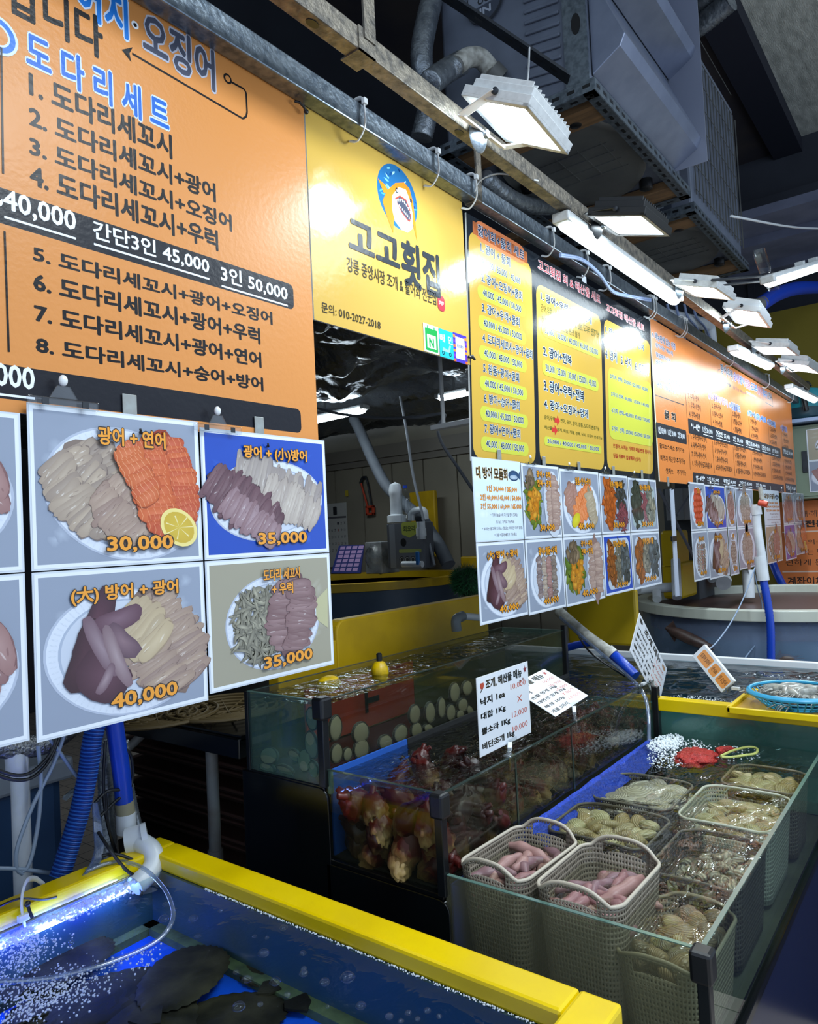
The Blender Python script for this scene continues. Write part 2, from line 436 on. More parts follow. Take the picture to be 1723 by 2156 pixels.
t = thing('lamp_beam', (2.5, .92, lz0), 'weathered galvanised square beam carrying the lamps in front of the signs', 'beam')
MB().box((-.6, ly0, lz0), (1.105, ly1, lz1)).build('rail', M_galv_old, t, 0, .003)
MB().box((1.115, ly0, lz0), (3.55, ly1, lz1)).build('rail', M_galv_old, t, 0, .003)
MB().box((3.552, ly0, lz0 + .001), (6.3, ly1, lz1 + .001)).build('rail', M_galv_old, t, 0, .003)
MB().box((1.09, ly0 - .003, lz0 - .003), (1.14, ly1 + .012, lz0)).box((1.09, ly0 - .003, lz0 - .003), (1.14, ly0, lz1)).build('joint_sleeve', M_galv_old, t, 0)
MB().box((1.105, ly0 - .006, lz1 - .02), (1.14, ly0 - .001, 2.9)).build('hanger_strap', M_galv_old, t, 0)
hb = MB()
for x in (.98, 1.48, 3.2, 3.9): hb.lathe([(.009, 0), (.009, -.0012)], (x, .926, lz0 - .0002), 12, sx=1.7)
hb.build('bolt_slot', M_blackp, t, 0)

# ---------------------------------------------------------------- signs
YS = 1.1
LEAN = [0.0]           # lean of the sign being printed (its foot hangs farther into the stall)
def S(px, py, Y=YS):
    k = LEAN[0]
    if not k: p = at(px, py, Y=Y); return (p.x, p.z)
    r = CAM @ Vector((px - CX, -(py - CY), -FPX)); t = (YS + k * (2.402 - EYE.z)) / (r.y + k * r.z); p = EYE + t * r
    return (p.x, p.z * math.sqrt(1 + k * k))
def sign(name, x0, z0, x1, z1, back, label):
    t = thing(name, ((x0 + x1) / 2, YS, z0), label, 'sign')
    MB().box((x0, YS, z0), (x1, YS + .005, z1)).build('board', back, t, 0)
    return t, Print((0, YS - .0003, 0), (1, 0, 0), (0, 0, 1), (0, -1, 0))
def T(P, s, bl, tr, col, w=.0, out=None, res=2, Y=YS):
    a, b = S(*bl, Y=Y), S(*tr, Y=Y); P.text(s, a[0], a[1], b[0], b[1], col, w, out, res)

M_board = mat('sign_board_white', '#d9d9d4', .4)
INK, ORG, WHT = '#141418', '#d08a4a', '#e9edf2'
# 1 large orange menu sign
t, P = sign('menu_sign', -.35, 1.662, 1.124, 2.416, M_board, 'large orange fish set menu sign nearest the viewer, left of the shark sign')
P.rect(-.35, 1.662, 1.124, 2.416, ORG)
za = S(613, 599)[1]; zb = S(618, 653)[1]; xb = S(618, 625)[0]
P.rect(-.34, zb, xb, za, '#1c1d24', .012)
zc = S(628, 861)[1]; zd = S(634, 912)[1]; xd = S(634, 890)[0]
P.rect(-.34, zd, xd, zc, '#1c1d24', .012)
for s, bl, tr in (('1. 도다리세꼬시', (63, 203), (360, 286)), ('2. 도다리세꼬시+광어', (63, 266), (452, 388)),
                  ('3. 도다리세꼬시+오징어', (64, 327), (486, 453)), ('4. 도다리세꼬시+우럭', (65, 392), (457, 487)),
                  ('5. 도다리세꼬시+광어+오징어', (71, 550), (572, 658)), ('6. 도다리세꼬시+광어+우럭', (72, 613), (546, 692)),
                  ('7. 도다리세꼬시+광어+연어', (74, 678), (548.5, 743)), ('8. 도다리세꼬시+숭어+방어', (77, 743), (552.6, 796))):
    T(P, s, bl, tr, INK, .036)
for s, bl, tr in (('40,000', (8, 445), (158, 447)), ('간단3인 45,000', (197, 503), (439, 544)), ('3인 50,000', (466, 593), (604, 603)), ('50,000', (-84, 808), (71, 776))):
    T(P, s, bl, tr, '#e6edf4', .022)
    a, b = S(*bl), S(*tr); P.rect(a[0], a[1] - .010, b[0], a[1] - .0065, '#e6edf4')
T(P, '~', (-14, 428), (4, 420), '#e6edf4', .03)
T(P, '도 다 리 세 트', (57, 140), (353, 215), '#1b62c0', .03, ('#c9d8ee', .045))
T(P, '어지', (163, 24), (266, 2), '#1f74cc', .03, ('#c9d8ee', .045))
T(P, '오징어', (303, 110), (449, 110), '#4b4f60', .03, ('#b9bccb', .04))
T(P, '합니다', (16, 22), (213, 40), INK, .03)
c = S(284, 53); P.blob(*c, .007, .007, WHT).blob(*c, .0035, .0035, INK)
P.line([S(278, 113), S(511, 250)], .004, INK)
P.line([S(511, 250), S(518, 246), S(520, 236), S(518, 196), S(514, 188), S(485, 172)], .004, INK)
c = S(479, 166); P.blob(*c, .010, .010, INK).blob(*c, .006, .006, ORG)
P.poly([S(256, 105), S(279, 100), S(272, 113), S(276, 131)], INK)
c = S(-6, 73); P.blob(*c, .030, .030, '#c9d8ee', n=24).blob(*c, .026, .026, '#2c71c8', n=24).blob(*c, .018, .018, '#c9d8ee', n=24).blob(*c, .015, .015, ORG, n=24)
P.line([S(2, 100), S(6, 366)], .003, INK); P.line([S(9, 487), S(18, 741)], .003, INK)
P.build('artwork', M_print2, t)
tt = thing('sign_tie', (1.1, 1.09, 2.38), 'short black wire tie at the top right corner of the large orange sign', 'tie')
MB().tube([(1.093, 1.094, 2.400), (1.098, 1.085, 2.396), (1.112, 1.086, 2.392), (1.122, 1.09, 2.384)], .003, 8).build('wire', M_blackp, tt)
MB().ell((1.120, 1.088, 2.387), (.006, .005, .006), 8, 6).build('knot', M_blackp, tt)

# 2 yellow shark sign
YEL = '#cba650'
t, P = sign('shop_sign', 1.128, 1.934, 1.752, 2.408, M_board, 'yellow shop name sign with a shark roundel and phone number')
P.rect(1.128, 1.934, 1.752, 2.408, YEL)
l, r_, tp, bt = S(794, 392), S(878.5, 437), S(820, 340.6), S(852, 488)
cx_, cz_ = (l[0] + r_[0]) / 2, (tp[1] + bt[1]) / 2; R = (r_[0] - l[0]) / 2
P.blob(cx_, cz_, R, R, '#2b6fa8', n=40)
rr = random.Random(8)
for k in range(60):      # plain dabs of sea colour
    a, q = rr.uniform(0, 2 * PI), R * .93 * math.sqrt(rr.random())
    if math.sin(a) * q < -.25 * R: continue
    P.blob(cx_ + q * math.cos(a), cz_ + q * math.sin(a), R * rr.uniform(.05, .13), R * rr.uniform(.02, .05), rr.choice(['#123f7a', '#4fa6cf', '#a9dbe0', '#1d5596', '#78c3d4']), ang=rr.uniform(-1, 1), n=8, jag=.2, rnd=rr, dz=.3)
q = lambda a, b: (cx_ + a * R, cz_ + b * R)
SO = '#f08a2c'
P.poly([q(-.95, .25), q(-.62, .18), q(-.42, -.02), q(-.7, -.1)], SO)                                   # dorsal fin
P.poly([q(-.1, .42), q(.35, .60), q(.62, .50), q(.78, .1), q(.86, -.55), q(.9, -1.15), q(.72, -.62), q(.4, -.7), q(-.25, -.75), q(-.33, -1.22), q(-.62, -.75), q(-.78, -.38), q(-.55, .02)], SO)
P.poly([q(-.3, -.05), q(.05, .34), q(.42, .40), q(.62, .12), q(.72, -.3), q(.68, -.78), q(.42, -.98), q(.1, -.99), q(-.22, -.82), q(-.32, -.5)], '#dfeaf0')   # pale belly and snout
P.poly([q(-.16, -.08), q(.1, .10), q(.42, .08), q(.62, -.22), q(.66, -.52), q(.5, -.62), q(.15, -.44)], '#c94b3a')
P.poly([q(-.12, -.1), q(.1, .05), q(.40, .03), q(.58, -.25), q(.61, -.5), q(.48, -.57), q(.16, -.40)], '#4a4e5e')
for k in range(8):
    a = k / 7; x, y = -.1 + .66 * a, -.08 + .16 * math.sin(a * PI) - .16 * a
    P.poly([q(x, y), q(x + .07, y + .01), q(x + .035, y - .1)], '#f3f6f8', .3)
    x, y = .0 + .58 * a, -.26 - .28 * a
    P.poly([q(x, y), q(x + .06, y - .02), q(x + .04, y + .07)], '#f3f6f8', .3)
P.blob(*q(-.05, .2), .07 * R, .09 * R, '#2d3038', n=12).blob(*q(-.04, .2), .03 * R, .05 * R, '#f0f3f5', n=10)
P.blob(*q(.66, .12), .05 * R, .08 * R, '#2d3038', n=12)
P.text('고고', S(736.4, 518)[0], S(740, 521)[1], S(838, 512)[0], S(741, 463)[1], '#2f353b', .035)
P.text('횟집', S(846, 540)[0], S(852, 597)[1], S(925, 600)[0], S(852, 507)[1], '#2f353b', .035)
T(P, '강릉 중앙시장 조개 & 활어회 전문집', (731, 571), (917, 616), '#3c3a2c', .008)
c = S(928.6, 639); P.rect(c[0] - .017, c[1] - .021, c[0] + .017, c[1] + .021, '#b83a46', .012)
P.text('gogo', c[0] - .012, c[1] - .005, c[0] + .012, c[1] + .006, '#eadada', .01)
T(P, '문의: 010-2027-2018', (677, 657), (800, 675), '#34322a', .008)
a, b = S(893, 739), S(922, 690); P.rect(a[0], a[1], b[0], b[1], '#dfe9e2')
wq, hq = b[0] - a[0], b[1] - a[1]
P.rect(a[0] + .1 * wq, a[1] + .06 * hq, b[0] - .08 * wq, b[1] - .14 * hq, '#1f9a48', .004).rect(a[0] + .22 * wq, a[1] + .16 * hq, b[0] - .2 * wq, b[1] - .36 * hq, '#e6efe9')
P.rect(a[0] + .25 * wq, b[1] - .16 * hq, a[0] + .32 * wq, b[1] - .05 * hq, '#1f9a48').rect(a[0] + .68 * wq, b[1] - .16 * hq, a[0] + .75 * wq, b[1] - .05 * hq, '#1f9a48')
P.text('N', a[0] + .36 * wq, a[1] + .22 * hq, b[0] - .36 * wq, b[1] - .48 * hq, '#1f9a48', .05)
a, b = S(926, 750), S(952.5, 701); P.rect(a[0], a[1], b[0], b[1], '#27b3c2'); wq, hq = b[0] - a[0], b[1] - a[1]
P.text('배', a[0] + .05 * wq, b[1] - .45 * hq, a[0] + .38 * wq, b[1] - .18 * hq, '#eef6f6', .02).text('민', a[0] + .64 * wq, b[1] - .45 * hq, b[0] - .05 * wq, b[1] - .18 * hq, '#eef6f6', .02)
for u in (.24, .74): P.blob(a[0] + u * wq, a[1] + .16 * hq, .09 * wq, .09 * wq, '#14262b', n=12).blob(a[0] + u * wq, a[1] + .16 * hq, .05 * wq, .05 * wq, '#27b3c2', n=12)
P.poly([(a[0] + .2 * wq, a[1] + .22 * hq), (a[0] + .7 * wq, a[1] + .22 * hq), (a[0] + .82 * wq, a[1] + .48 * hq), (a[0] + .7 * wq, a[1] + .48 * hq), (a[0] + .6 * wq, a[1] + .3 * hq), (a[0] + .24 * wq, a[1] + .36 * hq)], '#8fd3d6')
a, b = S(955.5, 760), S(981, 709); wq, hq = b[0] - a[0], b[1] - a[1]
P.rect(a[0], a[1], b[0], b[1], '#4a3bb0')
for k in range(6):
    for u in (0, .84): P.rect(a[0] + u * wq, a[1] + k / 6 * hq, a[0] + (u + .16) * wq, a[1] + (k + .55) / 6 * hq, ['#e6663a', '#7a3fc0', '#e28a3f'][k % 3], dz=.2)
P.rect(a[0] + .17 * wq, a[1] + .12 * hq, b[0] - .17 * wq, b[1] - .12 * hq, '#dfe5ec').text('제로페이', a[0] + .26 * wq, a[1] + .5 * hq, b[0] - .26 * wq, a[1] + .62 * hq, '#3b3a86', .02)
P.build('artwork', M_print, t)
tt = thing('sign_tie', (1.75, 1.092, 1.945), 'small black wire tie at the lower right corner of the yellow shark sign', 'tie')
MB().tube([(1.735, 1.094, 1.953), (1.75, 1.088, 1.953), (1.762, 1.09, 1.95)], .004, 8).build('wire', M_blackp, tt)
MB().ell((1.748, 1.088, 1.955), (.006, .004, .006), 8, 6).build('knot', M_blackp, tt)

# 3 black sign with three yellow panels
LEAN[0] = .0365; K_ = LEAN[0]; KL = math.sqrt(1 + K_ * K_); O3 = Vector((0, YS + K_ * 2.402 * -1 * -1, 0)); V3 = Vector((0, -K_, 1)) / KL; N3 = Vector((0, -1, -K_)) / KL
O3 = Vector((0, YS + K_ * 2.402, 0))
a, b, c_, d_ = S(986, 446), S(1370, 680), S(989, 977), S(1381, 1004.5)
bx0, bx1, bz0, bz1 = (a[0] + c_[0]) / 2, (b[0] + d_[0]) / 2, (c_[1] + d_[1]) / 2, (a[1] + b[1]) / 2
t = thing('menu_sign', ((bx0 + bx1) / 2, YS, bz0), 'black menu sign with three rounded yellow price panels', 'sign')
q3 = lambda x, z: O3 + V3 * z + Vector((x, 0, 0))
MB().prism([q3(bx0, bz0), q3(bx1, bz0), q3(bx1, bz1), q3(bx0, bz1)], -N3 * .005).build('board', M_board, t, 0)
P = Print(O3 + N3 * .0003, (1, 0, 0), V3, N3)
P.rect(bx0, bz0, bx1, bz1, '#20262e')
def R2(bl, tr, col, r): a, b = S(*bl), S(*tr); P.rect(a[0], a[1], b[0], b[1], col, r)
PY, LIME = '#c5a046', '#bfc24a'
R2((996.4, 963.5), (1119, 556), PY, .04); R2((1137, 974.5), (1265, 666.7), PY, .04); R2((1279, 988), (1369, 721), PY, .04)
R2((996, 500), (1110, 524), '#ee8b58', .05)
T(P, '활어회+물회 세트', (1006, 494), (1103.6, 528), '#1d2b48', .015, ('#d3d7e2', .03))
items = ['1. 광어 + 물회', '2. 광어+오징어+물회', '3. 광어+우럭+물회', '4. 도다리세꼬시+광어+물회', '5. 참돔+광어+물회', '6. 방어+숭어+물회', '7. 광어+연어+물회']
wid = [46, 66, 60, 82, 57, 57, 57]
z1i, z7i = S(1013, 530)[1], S(1020, 911.5)[1]; h_i = S(1059, 535)[1] - z1i
zp1, zp7 = S(1004.6, 562.7)[1], S(1010.6, 948.5)[1]; hp = S(1105, 584.6)[1] - zp1
xp0, xp1 = S(1004.6, 562.7)[0], S(1105, 584.6)[0]; xi = S(1016, 700)[0]
for k in range(7):
    f = k / 6; zi = z1i + (z7i - z1i) * f; zp = zp1 + (zp7 - zp1) * f
    P.rect(xp0, zp, xp1, zp + hp, LIME, hp * .48)
    P.text('30,000 / 35,000 / 40,000' if k == 0 else '40,000 / 45,000 / 50,000', xp0 + .03, zp + hp * .24, xp1 - .03, zp + hp * .76, '#2b3a52', .02, ('#d3e0ea', .04))
    P.text(items[k], xi, zi, xi + wid[k] * .0038, zi + h_i, '#2b3a52', .02, ('#cfdce6', .04))
PK = ('#e8d6da', .05)
T(P, '고고횟집 회 & 해산물 세트', (1133, 567), (1263.7, 621.5), '#c0434e', .012, PK)
T(P, '고고횟집 해산물 세트', (1276, 654), (1356, 684), '#c0434e', .012, PK)
BLK, WO = '#1e2a3c', ('#d3e4f0', .05)
for s, bl, tr in (('1. 광어+우럭+전복+멍게', (1139, 631), (1245, 668)), ('2. 광어+전복', (1144, 748.7), (1203, 750)), ('3. 광어+우럭+전복', (1145.5, 822.6), (1229.5, 824)), ('4. 광어+오징어+멍게', (1146, 859.5), (1238, 863.6))):
    T(P, s, bl, tr, BLK, .03, WO)
for s, bl, tr in (('광어,우럭  ⇒  연어, 숭어, 방어, 참돔, 도다리 변경가능', (1139, 657), (1262, 698)), ('전복,멍게  ⇒  해산물 변경 불가', (1140.6, 679), (1221, 701)),
                  ('광어,우럭       연어, 숭어, 방어, 참돔, 도다리 변경가능', (1146, 883), (1262, 899)), ('해산물      멍게, 해삼, 개불, 전복, 낙지, 오징어 변경가능', (1146.6, 903), (1268, 919.7))):
    T(P, s, bl, tr, '#4c5a2a', .008)
for c in ((1172, 883), (1167, 903)):
    a = S(*c); P.poly([(a[0] - .018, a[1] + .004), (a[0] + .004, a[1] + .004), (a[0] + .004, a[1] + .014), (a[0] + .026, a[1] - .004), (a[0] + .004, a[1] - .022), (a[0] + .004, a[1] - .012), (a[0] - .018, a[1] - .012)], '#c23b36')
for bl, tr, s in (((1140.6, 706.3), (1264, 734), '30,000 / 35,000 / 40,000 / 45,000 / 50,000'), ((1142, 788), (1260, 798), '20,000 / 25,000 / 30,000 / 35,000 / 40,000'), ((1146, 937.5), (1266, 939), '35,000 / 40,000 / 45,000 / 50,000')):
    a, b = S(*bl), S(*tr); h = b[1] - a[1]; P.rect(a[0], a[1], b[0], b[1], LIME, abs(h) * .45)
    P.text(s, a[0] + .025, a[1] + h * .24, b[0] - .025, a[1] + h * .76, '#2b3a52', .02, ('#d3e0ea', .04))
T(P, '1. 해삼   2. 개불   3. 전복', (1274.6, 699.5), (1356, 727), BLK, .02, WO); T(P, '4. 멍게   5. 낙지   6. 오징어', (1274.6, 754), (1364, 772), BLK, .02, WO)
R2((1283, 922.5), (1372, 807.6), LIME, .04)
for s, bl, tr in (('2가지 선택- 20,000 / 25,000 / 30,000', (1283, 796.6), (1364, 817)), ('3가지 선택- 30,000 / 35,000 / 40,000', (1285, 833.6), (1366, 851)), ('4가지 선택- 40,000 / 45,000 / 50,000', (1285.6, 869), (1367.7, 881.4)), ('5가지 선택- 50,000 / 55,000 / 60,000', (1286.4, 907.4), (1369, 915.6))):
    T(P, s, (bl[0] + 2, bl[1]), tr, '#2b4a6a', .025, ('#cfe0d0', .04))
T(P, '오징어, 낙지는 가격이 매일 변동 됩니다.', (1291, 943), (1371, 948.5), '#a8302c', .02); T(P, '당일 하루씩 입찰해요 (싯가)', (1292, 965), (1349, 963.5), '#a8302c', .02)
P.build('artwork', M_print, t)

LEAN[0] = 0.0
# 4 far orange sign
t, P = sign('menu_sign', 3.312, 1.65, 6.636, 2.402, M_board, 'long orange fish set menu sign beyond the black sign')
ORG2 = '#d58042'
P.rect(3.312, 1.65, 6.636, 2.402, ORG2)
LW = ('#cfdcf0', .06)
for s, bl, tr in (('※ 메뉴판에 없는 어종', (1374, 711.6), (1422, 724)), ('원하시는 메뉴에', (1381, 730.6), (1416.5, 740)), ('말씀해주시면', (1382, 750.6), (1411.6, 756)), ('바꿔드립니다.', (1382, 769.6), (1413.7, 771.7)),
                  ('※ 모든 메뉴 원하시는 대로', (1378, 795), (1437, 803)), ('변경 가능합니다.', (1384, 814), (1422.6, 819))): T(P, s, bl, tr, '#2e3a5c', .03, LW, 1)
P.line([S(1380, 831.7), S(1441, 853)], .005, INK)
T(P, '물 회', (1400, 881), (1422, 870.7), INK, .04, ('#e8d3c0', .03))
def band(bl, tr, s=None, m=.03):
    a, b = S(*bl), S(*tr); P.rect(a[0], a[1], b[0], b[1], '#2a2d36', .01)
    if s: h = b[1] - a[1]; P.text(s, a[0] + m, a[1] + .3 * h, b[0] - m, a[1] + .78 * h, '#dfe7f0', .03, None, 1)
    return a, b
band((1383, 921), (1445, 906.5), '1인 15,000   1.5인 20,000   2인 30,000')
for s, bl, tr in (('물회소스·채소 추가가능', (1389.5, 943.4), (1441, 944.4)), ('비조리 매운탕 추가가능', (1391.6, 969.7), (1442.8, 966.6)), ('쌈채소     추가가능', (1402.8, 997), (1444.7, 990.8))): T(P, s, bl, tr, INK, .02, None, 1)
xs = 1519
for s, wpx, c in (('광어·', 15, '#3a3f52'), ('우럭·', 14, '#4a4f60'), ('숭어·', 13.5, '#7a4aa0'), ('방어·', 12.5, '#2458b0'), ('참돔·', 12, '#a05a78'), ('도다리·', 15, '#2f6ab8'), ('연어·', 10.5, '#b0487a'), ('개우지·', 11, '#2474c8'), ('오징어', 9.5, '#4a5068')):
    f0, f1 = (xs - 1519) / 103, (xs + wpx - 1.5 - 1519) / 103
    z = S(1519, 785)[1]; z2 = S(1622, 828.6)[1]
    P.text(s, S(xs, 800)[0], z - .004, S(xs + wpx - 1.2, 800)[0], z2 + .002, c, .03, LW, 1); xs += wpx * .92
T(P, '원하는 메뉴에', (1544, 819), (1571, 826), '#57585c', .02, None, 1); T(P, '변경(추가)', (1573, 829), (1592, 834), '#2f86c0', .03, ('#cfe0ee', .06), 1); T(P, '가능합니다', (1594, 836), (1608.6, 840), '#57585c', .02, None, 1)
P.line([S(1516, 778), S(1512, 779), S(1514, 798), S(1540, 812)], .006, INK); P.line([S(1622, 836), S(1627, 838), S(1628, 856), S(1612, 847)], .006, INK)
P.poly([S(1540, 813), S(1536, 806), S(1536, 815)], INK)
heads = [('우럭세트', 1444, 1470.6, '#3a4a6c'), ('숭어세트(가성비)', 1494, 1532.8, '#8a56b0'), ('참돔세트', 1537, 1558, '#5a6ab0'), ('방어(중)세트', 1574, 1611, '#2474d0'), ('도다리세트', 1614, 1630, '#2f6ab8'), ('연어세트', 1641, 1654, '#7a5ab0')]
zh0, zh1 = S(1444, 808.5)[1], S(1470.6, 803)[1]
kinds = ['우럭', '숭어', '참돔', '방어', '도다리', '연어']
rows_u = ['1. {}', '2. {}+광어', '3. {}+오징어', '4. {}+멍게']; rows_l = ['5. {}+광어+오징어', '6. {}+광어+방어', '7. {}+광어+우럭', '8. {}+광어+도다리세꼬시']
zu = [S(63, 203)[1], S(63, 266)[1], S(64, 327)[1], S(65, 392)[1]]; zl = [S(71, 550)[1], S(72, 613)[1], S(74, 678)[1], S(77, 743)[1]]; hr = S(360, 286)[1] - zu[0]
ba, bb = band((1450.6, 911.8), (1643.4, 944.4)); bc, bd = band((1460, 1018), (1650.8, 1021))
d_u = ba[1] - zb; d_l = bc[1] - zd
for i, (s, p0, p1, c) in enumerate(heads):
    dz = (0, -.03, -.03, -.03, -.03, -.03)[i]
    x0, x1 = S(p0, 850)[0], S(p1, 850)[0]
    P.text(s, x0 + .03, zh0 + dz, x1, zh1 + dz, c, .03, LW, 1); P.blob(x0, zh0 + dz + .02, .018, .018, '#cfdcf0').blob(x0, zh0 + dz + .02, .012, .012, c)
    P.line([(x0 + .01, zh0 + dz - .01), (x0 + .01, ba[1] + .065)], .004, INK); P.line([(x0 + .01, ba[1] - .01), (x0 + .01, bc[1] + .07)], .004, INK)
    for rows, zz, d in ((rows_u, zu, d_u), (rows_l, zl, d_l)):
        for k, f in enumerate(rows):
            st = f.format(kinds[i]) if not (i == 0 and '우럭' in f) else f.replace('우럭', '방어').format('우럭')
            P.text(st, x0 + .05, zz[k] + d * .5, x0 + .05 + len(st) * .0235, zz[k] + d * .5 + hr * .8, '#3a2e28', .01, None, 1)
def bandtext(a, b, parts):
    h = b[1] - a[1]; x = a[0] + .04; W = b[0] - a[0]
    for s, f0, f1 in parts:
        P.text(s, a[0] + W * f0, a[1] + .32 * h, a[0] + W * f1, a[1] + .78 * h, '#dfe7f0', .03, None, 1)
        if '*' not in s: P.rect(a[0] + W * f0, a[1] + .17 * h, a[0] + W * f1, a[1] + .22 * h, '#dfe7f0')
bandtext(ba, bb, (('*1~4번*', .02, .09), ('1인 20,000', .11, .19), ('간단2인 25,000', .22, .35), ('2인 30,000', .385, .49), ('푸짐2인 35,000~40,000', .52, .69), ('간단3인 45,000', .72, .84), ('3인 50,000', .87, .96)))
bandtext(bc, bd, (('*5~8번*', .02, .09), ('2인 35,000', .11, .21), ('푸짐2인 40,000', .25, .37), ('간단3인 45,000', .41, .55), ('3인 50,000', .6, .72)))
band((1648, 960), (1669.3, 947.6), '간단2인 30,000', .02); band((1655, 1036), (1676, 1021), '푸짐2인 40,000', .02)
P.build('artwork', M_print2, t)
tt = thing('sign_tie', (3.5, 1.092, 1.655), 'small black wire tie at the lower left corner of the long far orange sign', 'tie')
p = at(1450, 1018, Y=1.09); MB().ell((p.x, 1.09, p.z), (.012, .006, .006), 8, 6).build('knot', M_blackp, tt)
# ---------------------------------------------------------------- laminated dish photographs under the signs
def mixc(a, b, f): return tuple(a[i] + (b[i] - a[i]) * f for i in range(3))
def pile(P, q, W, H, rr, cx, cy, rx, ry, ang, nl, nw, L, Wd, c0, c1, edge, stripe=None, bend=.3, spread=.18):
    """rows of thin overlapping slices inside an oval region"""
    a0, a1 = lin(c0)[:3], lin(c1)[:3]; ed = lin(edge)[:3]; ca, sa = math.cos(ang), math.sin(ang)
    nl = int(nl * 1.55); Wd *= .9
    o = q(cx, cy); P.blob(o[0], o[1], rx * W * 1.0, ry * H * 1.1, mixc(a0, ed, .5), mixc(a0, ed, .8), ang, 24, 0, .06, rr, .5)
    for j in range(nw):
        for i in range(nl):
            u = (i + .5) / nl * 2 - 1; v = ((j + .5) / nw * 2 - 1)
            k = math.sqrt(max(0, 1 - u * u * .85)); x, y = u * rx, -v * ry * k
            X, Y = cx + x * ca - y * sa + rr.uniform(-.012, .012), cy + x * sa + y * ca + rr.uniform(-.012, .012)
            o = q(X, Y); c = mixc(a0, a1, rr.random()); an = ang + PI / 2 + rr.uniform(-spread, spread)
            l, w_ = L * W * (.75 + .3 * k) * rr.uniform(.8, 1.2), Wd * W * rr.uniform(.8, 1.2)
            P.blob(o[0] + .004 * W * ca, o[1] + .004 * W * sa, l, w_, mixc(c, ed, .55), mixc(c, ed, .8), an, 16, bend, .05, rr, .3, .7)
            P.blob(o[0], o[1], l, w_ * .93, mixc(c, (1, 1, 1), .05), mixc(c, ed, .28), an, 18, bend, .06, rr, .3, .7)
            cb, sb = math.cos(an), math.sin(an)
            if stripe:
                sc = lin(stripe)[:3]
                for m in range(6):
                    t = (m - 2.5) / 3.1 * l; h = w_ * .8
                    for sg in (1, -1):
                        p = [(t, 0), (t + l * .03, 0), (t - l * .08, sg * h), (t - l * .11, sg * h)]
                        P.poly([(o[0] + x_ * cb - y_ * sb, o[1] + x_ * sb + y_ * cb) for x_, y_ in p], mixc(sc, c, .25), .05)
            else:
                for m in range(3):      # grain and wet glints
                    t = rr.uniform(-.7, .7) * l; h = rr.uniform(-.4, .4) * w_; lg = rr.random() < .5
                    P.blob(o[0] + t * cb - h * sb, o[1] + t * sb + h * cb, l * rr.uniform(.08, .22), w_ * rr.uniform(.05, .12), mixc(c, (1, 1, 1), .35) if lg else mixc(c, ed, .6), mixc(c, (1, 1, 1), .18) if lg else mixc(c, ed, .4), an + rr.uniform(-.3, .3), 6, 0, 0, None, .06)
def strips(P, q, W, rr, cx, cy, rx, ry, n, c0, c1, edge, L=.06, wd=.012):
    a0, a1 = lin(c0)[:3], lin(c1)[:3]; ed = lin(edge)[:3]
    for i in range(n):
        a, r = rr.uniform(0, 2 * PI), math.sqrt(rr.random()); o = q(cx + rx * r * math.cos(a), cy + ry * r * math.sin(a)); c = mixc(a0, a1, rr.random())
        P.blob(o[0], o[1], L * W * rr.uniform(.6, 1.2), wd * W * rr.uniform(.7, 1.4), c, mixc(c, ed, .7), rr.uniform(0, PI), 10, rr.uniform(-2.5, 2.5), .05, rr, .3)

